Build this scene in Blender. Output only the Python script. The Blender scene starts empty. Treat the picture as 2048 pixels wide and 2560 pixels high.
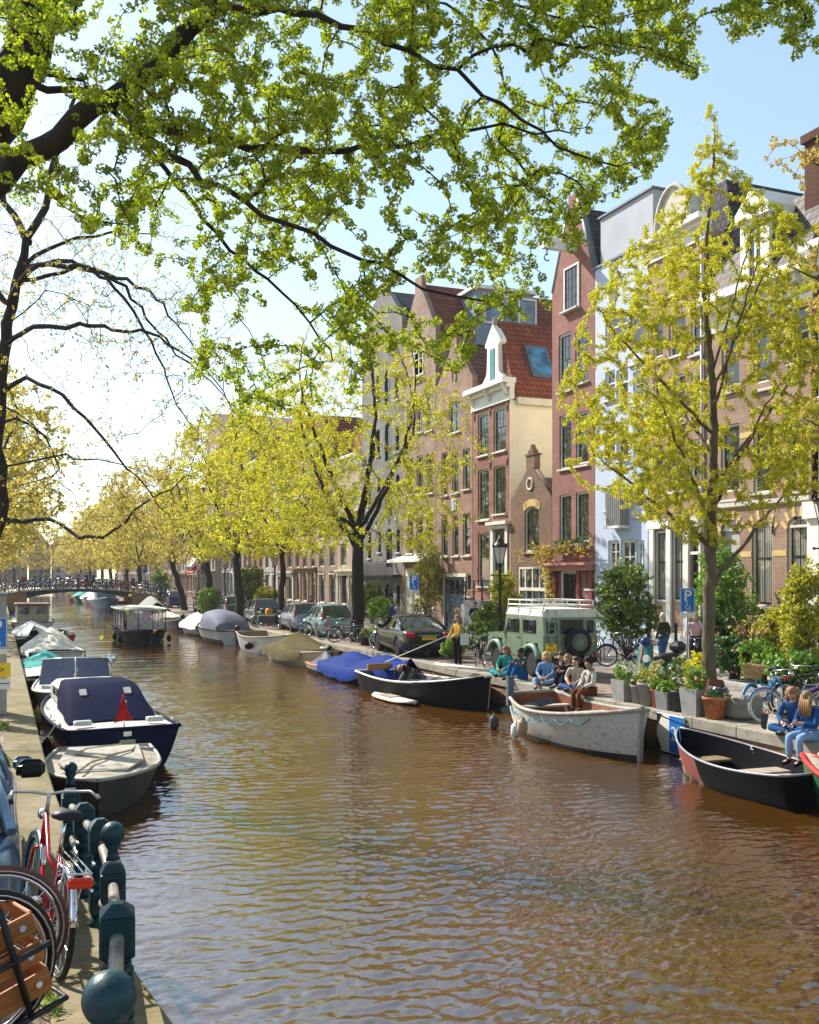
import bpy, math, random
import numpy as np
from mathutils import Vector, Matrix, Quaternion
rnd = random.Random(7)
C = bpy.context.scene.collection
# ---------------------------------------------------------------- survey of the place
FPX, AZ, EYE = 2489.0, math.radians(22.36), 2.9
SA, CA = math.sin(AZ), math.cos(AZ)
WATER = -0.85
QR = 13.1        # right quay edge
XF = 22.5        # line of the house fronts
def gp(x, y, z=0.0):
    d = FPX*(EYE-z)/(y-1440.0); xc = (x-1024.0)/FPX*d
    return (xc*CA+d*SA, -xc*SA+d*CA)
def P3(x, y, d):
    xc = (x-1024.0)/FPX*d
    return Vector((xc*CA+d*SA, -xc*SA+d*CA, EYE-(y-1440.0)/FPX*d))
def dep(px, X): return FPX*X/CA/px
def fy(px, X=XF): return (dep(px, X)-X*SA)/CA
def fz(px, py, X=XF): return EYE-(py-1440.0)/FPX*dep(px, X)
# ---------------------------------------------------------------- materials
MATS = {}
def nt(name):
    m = bpy.data.materials.new(name); m.use_nodes = True
    t = m.node_tree; b = t.nodes['Principled BSDF']
    return m, t, b
def N(t, typ, **kw):
    n = t.nodes.new(typ)
    for k, v in kw.items():
        if k in n.inputs: n.inputs[k].default_value = v
        else: setattr(n, k, v)
    return n
def c4(c): return (c[0], c[1], c[2], 1.0)
def ramp(t, a, b, p0=0.3, p1=0.7):
    r = N(t, 'ShaderNodeValToRGB'); e = r.color_ramp.elements
    e[0].position, e[0].color = p0, c4(a); e[1].position, e[1].color = p1, c4(b)
    return r
def mul(c, k): return (min(1, c[0]*k), min(1, c[1]*k), min(1, c[2]*k))
def coords(t, scale=None):
    tc = N(t, 'ShaderNodeTexCoord'); out = tc.outputs['Object']
    if scale:
        mp = N(t, 'ShaderNodeMapping'); mp.inputs['Scale'].default_value = scale
        t.links.new(out, mp.inputs['Vector']); out = mp.outputs['Vector']
    return out
def mat(name, c, rough=0.6, metal=0.0, var=0.18, sc=3.0, bump=0.0, bsc=None, coat=0.0, spec=0.3, stretch=None, trans=0.0):
    if name in MATS: return MATS[name]
    m, t, b = nt(name)
    b.inputs['Roughness'].default_value = rough; b.inputs['Metallic'].default_value = metal
    b.inputs['Coat Weight'].default_value = coat; b.inputs['Specular IOR Level'].default_value = spec
    b.inputs['Coat Roughness'].default_value = 0.08
    v = coords(t, stretch)
    if var > 0:
        n = N(t, 'ShaderNodeTexNoise', Scale=sc, Detail=6.0, Roughness=0.65); t.links.new(v, n.inputs['Vector'])
        r = ramp(t, mul(c, 1-var), mul(c, 1+var*0.8), 0.32, 0.68); t.links.new(n.outputs['Fac'], r.inputs['Fac'])
        t.links.new(r.outputs['Color'], b.inputs['Base Color'])
        mr = N(t, 'ShaderNodeMapRange'); mr.inputs['To Min'].default_value = max(0, rough-0.1); mr.inputs['To Max'].default_value = min(1, rough+0.12)
        t.links.new(n.outputs['Fac'], mr.inputs['Value']); t.links.new(mr.outputs['Result'], b.inputs['Roughness'])
    else: b.inputs['Base Color'].default_value = c4(c)
    if bump > 0:
        n2 = N(t, 'ShaderNodeTexNoise', Scale=bsc or sc*6, Detail=5.0); t.links.new(v, n2.inputs['Vector'])
        bp = N(t, 'ShaderNodeBump', Strength=bump, Distance=0.02); t.links.new(n2.outputs['Fac'], bp.inputs['Height'])
        t.links.new(bp.outputs['Normal'], b.inputs['Normal'])
    MATS[name] = m; return m
def stained(name, c1, c2, sc=2.0, p0=0.48, p1=0.62, rough=0.8, bump=0.3, spec=0.2, stretch=None, c3=None, z0=None, z1=None, zc=None):
    # weathered surface: base colour, blotches of a second colour, optional tide mark that grows below z1
    if name in MATS: return MATS[name]
    m, t, b = nt(name); b.inputs['Roughness'].default_value = rough; b.inputs['Specular IOR Level'].default_value = spec; v = coords(t, stretch)
    n = N(t, 'ShaderNodeTexNoise', Scale=sc, Detail=9.0, Roughness=0.72); t.links.new(v, n.inputs['Vector']); r = ramp(t, c1, c2, p0, p1); t.links.new(n.outputs['Fac'], r.inputs['Fac'])
    e = r.color_ramp.elements.new(0.28); e.color = c4(mul(c1, 0.75)); col = r.outputs['Color']
    n3 = N(t, 'ShaderNodeTexNoise', Scale=sc*7, Detail=4.0); t.links.new(v, n3.inputs['Vector'])
    if c3:
        r3 = ramp(t, (0, 0, 0), (1, 1, 1), 0.60, 0.66); t.links.new(n3.outputs['Fac'], r3.inputs['Fac']); mx = N(t, 'ShaderNodeMix', data_type='RGBA'); t.links.new(r3.outputs['Color'], mx.inputs[0]); t.links.new(col, mx.inputs[6]); mx.inputs[7].default_value = c4(c3); col = mx.outputs[2]
    if zc:
        sp = N(t, 'ShaderNodeSeparateXYZ'); tc = N(t, 'ShaderNodeTexCoord'); t.links.new(tc.outputs['Object'], sp.inputs[0]); ad = N(t, 'ShaderNodeMath', operation='MULTIPLY_ADD'); t.links.new(n.outputs['Fac'], ad.inputs[0]); ad.inputs[1].default_value = (z1-z0)*1.6; t.links.new(sp.outputs['Z'], ad.inputs[2])
        mr = N(t, 'ShaderNodeMapRange'); mr.inputs['From Min'].default_value = z0+(z1-z0)*.8; mr.inputs['From Max'].default_value = z1+(z1-z0)*.8; mr.inputs['To Min'].default_value = 1.0; mr.inputs['To Max'].default_value = 0.0; t.links.new(ad.outputs[0], mr.inputs['Value'])
        mx = N(t, 'ShaderNodeMix', data_type='RGBA'); t.links.new(mr.outputs['Result'], mx.inputs[0]); t.links.new(col, mx.inputs[6]); mx.inputs[7].default_value = c4(zc); col = mx.outputs[2]
    t.links.new(col, b.inputs['Base Color']); bp = N(t, 'ShaderNodeBump', Strength=bump, Distance=0.01); t.links.new(n3.outputs['Fac'], bp.inputs['Height']); t.links.new(bp.outputs['Normal'], b.inputs['Normal'])
    MATS[name] = m; return m
def brick(name, c1, c2, mortar=(0.42, 0.38, 0.33), bw=0.22, bh=0.065, ms=0.012, mode='wall', rough=0.85, bump=0.4, stain=0.35):
    if name in MATS: return MATS[name]
    m, t, b = nt(name); b.inputs['Roughness'].default_value = rough; b.inputs['Specular IOR Level'].default_value = 0.15
    tc = N(t, 'ShaderNodeTexCoord'); sp = N(t, 'ShaderNodeSeparateXYZ'); t.links.new(tc.outputs['Object'], sp.inputs[0])
    cb = N(t, 'ShaderNodeCombineXYZ')
    if mode == 'wall':
        ad = N(t, 'ShaderNodeMath', operation='ADD'); t.links.new(sp.outputs['X'], ad.inputs[0]); t.links.new(sp.outputs['Y'], ad.inputs[1])
        t.links.new(ad.outputs[0], cb.inputs['X']); t.links.new(sp.outputs['Z'], cb.inputs['Y'])
    else:
        t.links.new(sp.outputs['Y'], cb.inputs['X']); t.links.new(sp.outputs['X'], cb.inputs['Y'])
    br = N(t, 'ShaderNodeTexBrick', Scale=1.0); br.inputs['Brick Width'].default_value = bw; br.inputs['Row Height'].default_value = bh
    br.inputs['Mortar Size'].default_value = ms; br.inputs['Mortar Smooth'].default_value = 0.2; br.inputs['Bias'].default_value = -0.1
    br.inputs['Color1'].default_value = c4(c1); br.inputs['Color2'].default_value = c4(c2); br.inputs['Mortar'].default_value = c4(mortar)
    t.links.new(cb.outputs[0], br.inputs['Vector'])
    n = N(t, 'ShaderNodeTexNoise', Scale=0.9, Detail=8.0, Roughness=0.7); t.links.new(tc.outputs['Object'], n.inputs['Vector'])
    mr = N(t, 'ShaderNodeMapRange'); mr.inputs['From Min'].default_value = 0.3; mr.inputs['From Max'].default_value = 0.7
    mr.inputs['To Min'].default_value = 1-stain; mr.inputs['To Max'].default_value = 1+stain*0.5; t.links.new(n.outputs['Fac'], mr.inputs['Value'])
    mx = N(t, 'ShaderNodeVectorMath', operation='SCALE'); t.links.new(br.outputs['Color'], mx.inputs[0]); t.links.new(mr.outputs['Result'], mx.inputs['Scale'])
    t.links.new(mx.outputs[0], b.inputs['Base Color'])
    bp = N(t, 'ShaderNodeBump', Strength=bump, Distance=0.01); bp.invert = True; t.links.new(br.outputs['Fac'], bp.inputs['Height']); t.links.new(bp.outputs['Normal'], b.inputs['Normal'])
    MATS[name] = m; return m
def leafmat(name, c1, c2, tr=0.55, rough=0.5):
    if name in MATS: return MATS[name]
    m, t, b = nt(name); out = t.nodes['Material Output']; t.nodes.remove(b)
    g = N(t, 'ShaderNodeNewGeometry'); r = ramp(t, c1, c2, 0.1, 0.9); t.links.new(g.outputs['Random Per Island'], r.inputs['Fac'])
    d = N(t, 'ShaderNodeBsdfDiffuse'); tl = N(t, 'ShaderNodeBsdfTranslucent'); mx = N(t, 'ShaderNodeMixShader', Fac=tr)
    mx.inputs[0].default_value = tr
    t.links.new(r.outputs['Color'], d.inputs['Color']); t.links.new(r.outputs['Color'], tl.inputs['Color'])
    t.links.new(d.outputs[0], mx.inputs[1]); t.links.new(tl.outputs[0], mx.inputs[2])
    gl = N(t, 'ShaderNodeBsdfGlossy', Roughness=rough); m2 = N(t, 'ShaderNodeMixShader'); m2.inputs[0].default_value = 0.05
    t.links.new(mx.outputs[0], m2.inputs[1]); t.links.new(gl.outputs[0], m2.inputs[2]); t.links.new(m2.outputs[0], out.inputs['Surface'])
    MATS[name] = m; return m
def glass(name, c=(0.02, 0.025, 0.03), curtain=None):
    if name in MATS: return MATS[name]
    m, t, b = nt(name); b.inputs['Roughness'].default_value = 0.03; b.inputs['IOR'].default_value = 1.52; b.inputs['Specular IOR Level'].default_value = 0.8
    if curtain:
        w = N(t, 'ShaderNodeTexWave', Scale=3.2, Distortion=2.5, Detail=2.0); w.bands_direction = 'Y'
        t.links.new(coords(t, (1, 1, 0.15)), w.inputs['Vector']); r = ramp(t, mul(curtain, 0.35), curtain, 0.1, 0.9)
        t.links.new(w.outputs['Fac'], r.inputs['Fac']); t.links.new(r.outputs['Color'], b.inputs['Base Color'])
    else:
        n = N(t, 'ShaderNodeTexNoise', Scale=1.3, Detail=3.0); t.links.new(coords(t), n.inputs['Vector'])
        r = ramp(t, mul(c, 0.5), mul(c, 2.2), 0.35, 0.75); t.links.new(n.outputs['Fac'], r.inputs['Fac']); t.links.new(r.outputs['Color'], b.inputs['Base Color'])
    n = N(t, 'ShaderNodeTexNoise', Scale=1.5, Detail=1.0); t.links.new(coords(t), n.inputs['Vector'])
    bp = N(t, 'ShaderNodeBump', Strength=0.06, Distance=0.05); t.links.new(n.outputs['Fac'], bp.inputs['Height']); t.links.new(bp.outputs['Normal'], b.inputs['Normal'])
    MATS[name] = m; return m
# ---------------------------------------------------------------- mesh builder
class MB:
    def __init__(s): s.v = []; s.f = []; s.m = []; s.s = []
    def add(s, v, f, mi=0, sm=False, M=None):
        k = len(s.v)
        s.v.extend([tuple(M @ Vector(p)) for p in v] if M is not None else [tuple(p) for p in v])
        for q in f: s.f.append([i+k for i in q]); s.m.append(mi); s.s.append(sm)
        return s
    def box(s, c, d, rz=0.0, mi=0, M=None, taper=1.0, rx=0.0, ry=0.0):
        x, y, z = d[0]/2, d[1]/2, d[2]/2; t = taper
        v = [(-x, -y, -z), (x, -y, -z), (x, y, -z), (-x, y, -z), (-x*t, -y*t, z), (x*t, -y*t, z), (x*t, y*t, z), (-x*t, y*t, z)]
        f = [(3, 2, 1, 0), (4, 5, 6, 7), (0, 1, 5, 4), (1, 2, 6, 5), (2, 3, 7, 6), (3, 0, 4, 7)]
        T = Matrix.Translation(c)
        if rz: T = T @ Matrix.Rotation(rz, 4, 'Z')
        if ry: T = T @ Matrix.Rotation(ry, 4, 'Y')
        if rx: T = T @ Matrix.Rotation(rx, 4, 'X')
        return s.add(v, f, mi, False, M @ T if M is not None else T)
    def bx(s, x0, x1, y0, y1, z0, z1, mi=0): return s.box(((x0+x1)/2, (y0+y1)/2, (z0+z1)/2), (abs(x1-x0), abs(y1-y0), abs(z1-z0)), mi=mi)
    def rbox(s, c, d, r=0.02, mi=0, M=None, rz=0.0, rx=0.0, ry=0.0):
        # chamfered box
        x, y, z = d[0]/2, d[1]/2, d[2]/2; r = min(r, x*.9, y*.9, z*.9)
        rings = []
        for zz, k in ((-z, r), (-z+r, 0), (z-r, 0), (z, r)):
            X, Y = x-k, y-k; q = r*0.8
            rings.append([(X-q, -Y, zz), (X, -Y+q, zz), (X, Y-q, zz), (X-q, Y, zz), (-X+q, Y, zz), (-X, Y-q, zz), (-X, -Y+q, zz), (-X+q, -Y, zz)])
        T = Matrix.Translation(c)
        if rz: T = T @ Matrix.Rotation(rz, 4, 'Z')
        if ry: T = T @ Matrix.Rotation(ry, 4, 'Y')
        if rx: T = T @ Matrix.Rotation(rx, 4, 'X')
        return s.loft(rings, mi=mi, sm=False, M=M @ T if M is not None else T)
    def loft(s, rings, mi=0, sm=True, closed=True, caps=(True, True), M=None):
        n = len(rings[0]); v = [p for r in rings for p in r]; f = []
        for i in range(len(rings)-1):
            for j in range(n if closed else n-1):
                a, b = i*n+j, i*n+(j+1) % n
                f.append((a, b, b+n, a+n))
        s.add(v, f, mi, sm, M)
        k = len(s.v)-len(v)
        if closed and caps[0]: s.f.append([k+i for i in range(n-1, -1, -1)]); s.m.append(mi); s.s.append(False)
        if closed and caps[1]: s.f.append([k+len(v)-n+i for i in range(n)]); s.m.append(mi); s.s.append(False)
        return s
    def tube(s, pts, r, n=8, mi=0, M=None, sm=True, flat=1.0, caps=(True, True)):
        pts = [Vector(p) for p in pts]; rings = []; L = len(pts)
        rr = r if isinstance(r, (list, tuple)) else [r]*L
        up = None
        for i, p in enumerate(pts):
            t = (pts[min(i+1, L-1)]-pts[max(i-1, 0)])
            if t.length < 1e-9: t = Vector((0, 0, 1))
            t.normalize()
            if up is None:
                up = Vector((0, 0, 1)) if abs(t.z) < 0.9 else Vector((1, 0, 0))
            u = (up-t*up.dot(t))
            if u.length < 1e-6: u = t.orthogonal()
            u.normalize(); w = t.cross(u); up = u
            rings.append([p+(w*math.cos(2*math.pi*k/n)+u*math.sin(2*math.pi*k/n)*flat)*rr[i] for k in range(n)])
        return s.loft(rings, mi, sm, True, caps, M)
    def lathe(s, prof, c=(0, 0, 0), n=16, mi=0, M=None, sm=True, axis='Z'):
        rings = []
        for r, z in prof: rings.append([(r*math.cos(2*math.pi*k/n), r*math.sin(2*math.pi*k/n), z) for k in range(n)])
        T = Matrix.Translation(c)
        if axis == 'X': T = T @ Matrix.Rotation(math.pi/2, 4, 'Y')
        if axis == 'Y': T = T @ Matrix.Rotation(-math.pi/2, 4, 'X')
        return s.loft(rings, mi, sm, M=M @ T if M is not None else T)
    def ell(s, c, r, nu=14, nv=8, mi=0, M=None, rot=None):
        rings = []
        for i in range(nv+1):
            a = -math.pi/2+math.pi*i/nv; ca = max(0.02, math.cos(a))
            rings.append([(r[0]*ca*math.cos(2*math.pi*k/nu), r[1]*ca*math.sin(2*math.pi*k/nu), r[2]*math.sin(a)) for k in range(nu)])
        T = Matrix.Translation(c)
        if rot is not None: T = T @ rot
        return s.loft(rings, mi, True, M=M @ T if M is not None else T)
    def prism(s, poly, w0, w1, axis='x', mi=0, M=None):
        # poly in the plane across the axis: x->(y,z), y->(x,z), z->(x,y)
        def pt(a, b, w): return {'x': (w, a, b), 'y': (a, w, b), 'z': (a, b, w)}[axis]
        n = len(poly); v = [pt(a, b, w0) for a, b in poly]+[pt(a, b, w1) for a, b in poly]
        f = [tuple(range(n-1, -1, -1)), tuple(range(n, 2*n))]+[(i, (i+1) % n, n+(i+1) % n, n+i) for i in range(n)]
        return s.add(v, f, mi, False, M)
    def torus(s, c, R, r, axis='X', n=28, m=8, mi=0, M=None, a0=0.0, a1=2*math.pi, flat=1.0):
        full = abs(a1-a0-2*math.pi) < 1e-6; rings = []
        for i in range(n+(0 if full else 1)):
            a = a0+(a1-a0)*i/n; ring = []
            for k in range(m):
                b = 2*math.pi*k/m; rad = R+r*math.cos(b); h = r*flat*math.sin(b)
                if axis == 'X': ring.append((h, rad*math.cos(a), rad*math.sin(a)))
                elif axis == 'Y': ring.append((rad*math.cos(a), h, rad*math.sin(a)))
                else: ring.append((rad*math.cos(a), rad*math.sin(a), h))
            rings.append(ring)
        if full: rings.append(rings[0])
        T = Matrix.Translation(c)
        return s.loft(rings, mi, True, True, (not full, not full), M @ T if M is not None else T)
    def mesh(s, name, mats):
        me = bpy.data.meshes.new(name); me.from_pydata([tuple(p) for p in s.v], [], s.f)
        for m in (mats if isinstance(mats, (list, tuple)) else [mats]): me.materials.append(m)
        me.polygons.foreach_set('material_index', s.m); me.polygons.foreach_set('use_smooth', s.s); me.update()
        return me
    def build(s, name, mats, parent=None, loc=None, rz=0.0):
        o = bpy.data.objects.new(name, s.mesh(name, mats)); C.objects.link(o)
        if parent is not None: o.parent = parent
        if loc is not None: o.location = loc
        if rz: o.rotation_euler = (0, 0, rz)
        return o
def tag(o, label, cat, group=None):
    o['label'] = label; o['category'] = cat
    if group: o['group'] = group
    return o
def struct(o): o['kind'] = 'structure'; return o
def thing(name, label, cat, loc=(0, 0, 0), rz=0.0, group=None):
    o = bpy.data.objects.new(name, None); C.objects.link(o); o.location = loc; o.rotation_euler = (0, 0, rz); o.empty_display_size = 0.2
    return tag(o, label, cat, group)
def link(me, name, parent=None, loc=None, rz=0.0):
    o = bpy.data.objects.new(name, me); C.objects.link(o); o.parent = parent
    if loc is not None: o.location = loc
    if rz: o.rotation_euler = (0, 0, rz)
    return o
def dup(o, loc, rz=None, label=None, scale=None, parent=None):
    c = o.copy(); C.objects.link(c)
    if parent is not None: c.parent = parent
    else:
        c.location = loc
        if rz is not None: c.rotation_euler = (0, 0, rz)
        if scale: c.scale = (scale,)*3 if not isinstance(scale, tuple) else scale
        if label: c['label'] = label
    for ch in o.children: dup(ch, None, parent=c)
    return c
def text(body, size, name, m, parent, M, ext=0.002, align='CENTER', bold=0.0):
    cu = bpy.data.curves.new(name, 'FONT'); cu.body = body; cu.size = size; cu.align_x = align; cu.align_y = 'CENTER'; cu.extrude = ext; cu.offset = bold
    o = bpy.data.objects.new(name, cu); me = bpy.data.meshes.new_from_object(o); bpy.data.objects.remove(o); me.materials.clear(); me.materials.append(m)
    o = link(me, name, parent); o.matrix_local = M
    return o
def RX(p): return Matrix.Translation(p) @ Matrix.Rotation(math.pi/2, 4, 'X')      # text upright, facing -y
def RXL(p): return Matrix.Translation(p) @ Matrix.Rotation(-math.pi/2, 4, 'Z') @ Matrix.Rotation(math.pi/2, 4, 'X')  # facing -x
# common materials
WHITE = mat('white_paint', (0.74, 0.72, 0.66), 0.45, sc=1.5, var=0.1)
CREAM = mat('cream_paint', (0.68, 0.62, 0.50), 0.55, sc=1.2, var=0.12)
DARK = mat('dark_green_paint', (0.018, 0.025, 0.022), 0.3)
BLACK = mat('black_paint', (0.012, 0.012, 0.014), 0.35)
RUBBER = mat('rubber', (0.018, 0.018, 0.018), 0.8)
STEEL = mat('steel', (0.45, 0.45, 0.46), 0.35, 0.9)
CHROME = mat('chrome', (0.7, 0.7, 0.72), 0.15, 1.0, var=0.05)
STONE = stained('coping_stone', (0.32, 0.28, 0.225), (0.19, 0.165, 0.12), 1.1, 0.46, 0.66, 0.9, 0.5, c3=(0.22, 0.19, 0.14))
WOOD = mat('weathered_wood', (0.22, 0.15, 0.09), 0.75, sc=6, var=0.35, bump=0.3, stretch=(4, 0.6, 4))
GLASS = glass('window_glass'); GLASS2 = glass('window_glass_curtained', curtain=(0.30, 0.28, 0.24))
LEAD = mat('lead_grey', (0.13, 0.15, 0.18), 0.5, 0.2)
GALV = mat('galvanised', (0.36, 0.37, 0.38), 0.45, 0.6)
TERRA = stained('terracotta', (0.42, 0.14, 0.055), (0.50, 0.26, 0.15), 5, 0.5, 0.68, 0.85)
SKIN = mat('skin', (0.58, 0.34, 0.24), 0.5, var=0.06)
# ================================================================ world, sun, camera
sc = bpy.context.scene
W = bpy.data.worlds.new('World'); sc.world = W; W.use_nodes = True
wt = W.node_tree; bg = wt.nodes['Background']; sky = wt.nodes.new('ShaderNodeTexSky'); sky.sky_type = 'NISHITA'
SUN_EL, SUN_AZ = math.radians(40), math.radians(-27)     # azimuth measured from +Y towards +X
sky.sun_disc = False; sky.sun_elevation = SUN_EL; sky.sun_rotation = SUN_AZ
sky.air_density = 1.0; sky.dust_density = 0.7; sky.ozone_density = 0.8
sky_add = wt.nodes.new('ShaderNodeMix'); sky_add.data_type = 'RGBA'; sky_add.blend_type = 'ADD'; sky_add.inputs[0].default_value = 1.0; sky_add.inputs[7].default_value = (0.75, 1.05, 0.70, 1)   # flat pale cyan added to the sky colour, also raises the ambient light
wt.links.new(sky.outputs[0], sky_add.inputs[6]); wt.links.new(sky_add.outputs[2], bg.inputs[0]); bg.inputs[1].default_value = 0.108
sl = bpy.data.lights.new('sun', 'SUN'); sl.energy = 5.0; sl.angle = math.radians(0.5); sl.color = (1.0, 0.95, 0.87)
so = bpy.data.objects.new('sun', sl); C.objects.link(so)
sd = Vector((math.sin(SUN_AZ)*math.cos(SUN_EL), math.cos(SUN_AZ)*math.cos(SUN_EL), math.sin(SUN_EL)))
so.rotation_euler = (-sd).to_track_quat('-Z', 'Y').to_euler(); so.location = (-20, 30, 40)
cd = bpy.data.cameras.new('camera'); cam = bpy.data.objects.new('camera', cd); C.objects.link(cam); sc.camera = cam
cd.sensor_fit = 'VERTICAL'; cd.sensor_height = 36; cd.sensor_width = 28.8; cd.lens = 35.0; cd.shift_y = 0.0625; cd.clip_end = 3000; cd.clip_start = 0.1
cam.location = (0, 0, EYE); cam.rotation_euler = (math.pi/2, 0, -AZ)
sc.view_settings.view_transform = 'Standard'; sc.view_settings.look = 'None'; sc.view_settings.exposure = 0.88; sc.view_settings.gamma = 1
sc.cycles.use_denoising = True; sc.cycles.max_bounces = 7; sc.cycles.transparent_max_bounces = 8; sc.cycles.caustics_reflective = False; sc.cycles.caustics_refractive = False
sc.cycles.sample_clamp_indirect = 6.0
# ================================================================ ground, water, quays
SOIL = mat('soil', (0.10, 0.08, 0.05), 0.95, sc=2)
b = MB(); b.add([(-1500, -1500, -1.6), (1500, -1500, -1.6), (1500, 1500, -1.6), (-1500, 1500, -1.6)], [(0, 1, 2, 3)])
struct(b.build('ground', SOIL))
WSLOPE = 0.16
m, t, p = nt('water')
p.inputs['Roughness'].default_value = 0.02; p.inputs['IOR'].default_value = 2.9; p.inputs['Specular IOR Level'].default_value = 0.5
n0 = N(t, 'ShaderNodeTexNoise', Scale=0.25, Detail=4.0); v = coords(t); t.links.new(v, n0.inputs['Vector'])
r0 = ramp(t, (0.044, 0.018, 0.002), (0.076, 0.031, 0.004), 0.3, 0.7); t.links.new(n0.outputs['Fac'], r0.inputs['Fac']); t.links.new(r0.outputs['Color'], p.inputs['Base Color'])
hs = None
for scl, amp, st, dist in ((0.6, 0.0, (0.7, 1.0, 1), 0.3), (7.5, 0.05, (0.5, 1.15, 1), 0.3), (16.0, 0.03, (0.5, 1.15, 1), 0.3)):
    nn = N(t, 'ShaderNodeTexNoise', Scale=scl, Detail=3.0, Roughness=0.55, Distortion=dist); t.links.new(coords(t, st), nn.inputs['Vector'])
    ml = N(t, 'ShaderNodeMath', operation='MULTIPLY'); ml.inputs[1].default_value = amp; t.links.new(nn.outputs['Fac'], ml.inputs[0])
    if scl > 1:
        pn = N(t, 'ShaderNodeTexNoise', Scale=0.22, Detail=3.0, Distortion=0.8); t.links.new(coords(t, (1, .6, 1)), pn.inputs['Vector']); pm = N(t, 'ShaderNodeMapRange'); pm.inputs['From Min'].default_value = .35; pm.inputs['From Max'].default_value = .65; pm.inputs['To Min'].default_value = .45; pm.inputs['To Max'].default_value = 1.5; t.links.new(pn.outputs['Fac'], pm.inputs['Value'])
        m2 = N(t, 'ShaderNodeMath', operation='MULTIPLY'); t.links.new(ml.outputs[0], m2.inputs[0]); t.links.new(pm.outputs['Result'], m2.inputs[1]); ml = m2
    if hs is None: hs = ml
    else:
        ad = N(t, 'ShaderNodeMath', operation='ADD'); t.links.new(hs.outputs[0], ad.inputs[0]); t.links.new(ml.outputs[0], ad.inputs[1]); hs = ad
bp = N(t, 'ShaderNodeBump', Strength=1.0, Distance=0.13); t.links.new(hs.outputs[0], bp.inputs['Height']); t.links.new(bp.outputs['Normal'], p.inputs['Normal'])
WATERM = m
# the water is a real rippled surface: rows get wider with distance, short waves fade out where the rows are too wide to carry them
rows = [-20.0, 0.0, 3.5]
while rows[-1] < 150: rows.append(rows[-1]+max(0.021, 0.0022*rows[-1]))
rows += [200, 420]; yy = np.array(rows); xx = np.linspace(-0.6, 13.6, 760); Xg, Yg = np.meshgrid(xx, yy); dy = np.gradient(yy)[:, None]
wg = np.random.default_rng(3); Zg = np.zeros_like(Xg); nw = 70
patch = 0.75+0.30*np.sin(0.33*Xg+0.21*Yg+1.0)*np.sin(0.13*Yg-0.4*Xg)+0.22*np.sin(0.9*Xg-0.5*Yg+2.0)
for i in range(nw):
    lam = 0.085*(0.40/0.085)**wg.random() if i > 7 else wg.uniform(0.8, 2.0); th = wg.normal(0, 0.50); k = 2*math.pi/lam; am = WSLOPE*(1.0 if i > 7 else .45)*math.sqrt(2/nw)/k
    fade = np.clip(lam/(2.6*dy)-0.6, 0, 1); Zg += am*fade*(patch if lam < .7 else 1)*np.sin(k*(math.sin(th)*Xg+math.cos(th)*Yg)+wg.uniform(0, 6.28)+0.5*np.sin(0.8*Xg+0.7*Yg+i))
Zg[:3] = 0; Zg[-2:] = 0
V = np.stack([Xg, Yg, Zg], -1).reshape(-1, 3); nr, nc = Xg.shape; ii = (np.arange(nr-1)[:, None]*nc+np.arange(nc-1)[None, :]).reshape(-1); Q = np.stack([ii, ii+1, ii+nc+1, ii+nc], -1).astype(np.int32)
me = bpy.data.meshes.new('canal_water'); me.vertices.add(len(V)); me.vertices.foreach_set('co', V.reshape(-1)); me.loops.add(Q.size); me.loops.foreach_set('vertex_index', Q.reshape(-1)); me.polygons.add(len(Q)); me.polygons.foreach_set('loop_start', np.arange(0, Q.size, 4, dtype=np.int32)); me.polygons.foreach_set('use_smooth', np.ones(len(Q), bool)); me.materials.append(WATERM); me.update(calc_edges=True)
struct(link(me, 'canal_water', None, (0, 0, WATER)))
PAV = brick('clinker_paving', (0.25, 0.17, 0.13), (0.34, 0.26, 0.21), (0.16, 0.13, 0.10), 0.21, 0.105, 0.008, 'floor', 0.9, 0.3)
ROADM = brick('road_clinkers', (0.22, 0.18, 0.16), (0.30, 0.25, 0.22), (0.15, 0.13, 0.11), 0.21, 0.105, 0.008, 'floor', 0.9, 0.3)
FLAG = brick('pavement_flags', (0.31, 0.27, 0.24), (0.37, 0.32, 0.28), (0.18, 0.15, 0.12), 0.3, 0.3, 0.01, 'floor', 0.9, 0.25)
QBRICK = stained('quay_brick_face', (0.24, 0.125, 0.06), (0.33, 0.21, 0.12), 2.2, 0.42, 0.6, 0.95, 0.9, c3=(0.10, 0.06, 0.03), z0=-0.85, z1=-0.45, zc=(0.030, 0.032, 0.010), stretch=(1, .5, 3.2))
QBRICK_ = brick('quay_brick', (0.30, 0.17, 0.09), (0.40, 0.25, 0.15), (0.30, 0.25, 0.19), 0.22, 0.065, 0.012, 'wall', 0.9, 0.6, 0.6)
b = MB(); b.bx(13.55, 23.2, -12, 400, -1.5, -0.012); struct(b.build('quay_pavement', PAV))
b = MB(); b.bx(16.05, 17.98, -12, 400, -0.3, -0.004); struct(b.build('road', ROADM))
b = MB()
y = -12.0
while y < 180: b.bx(17.98, 18.14, y, y+0.985, -0.3, 0.075+0.004*rnd.random()); y += 1.0
struct(b.build('kerb', mat('kerb_stone', (0.42, 0.40, 0.37), 0.8, sc=4)))
b = MB(); b.bx(18.14, 23.3, -12, 400, -0.3, 0.07); struct(b.build('sidewalk', FLAG))
b = MB(); b.bx(23.3, 400, -40, 420, -1.5, -0.02); struct(b.build('land', SOIL))
def coping2(b, y0, y1, step):
    y = y0
    while y < y1:
        L = min(step*rnd.uniform(0.9, 1.1), y1-y); e = y+L-.006; q = []
        for a in (y, e):
            z = rampz(a)+.02; x0, x1 = ledge(a)-.6, ledge(a); q.append([(x0, a, z-.24), (x1, a, z-.24), (x1, a, z-.02), (x1-.02, a, z), (x0, a, z)])
        b.loft(q, sm=False); y += L
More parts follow.
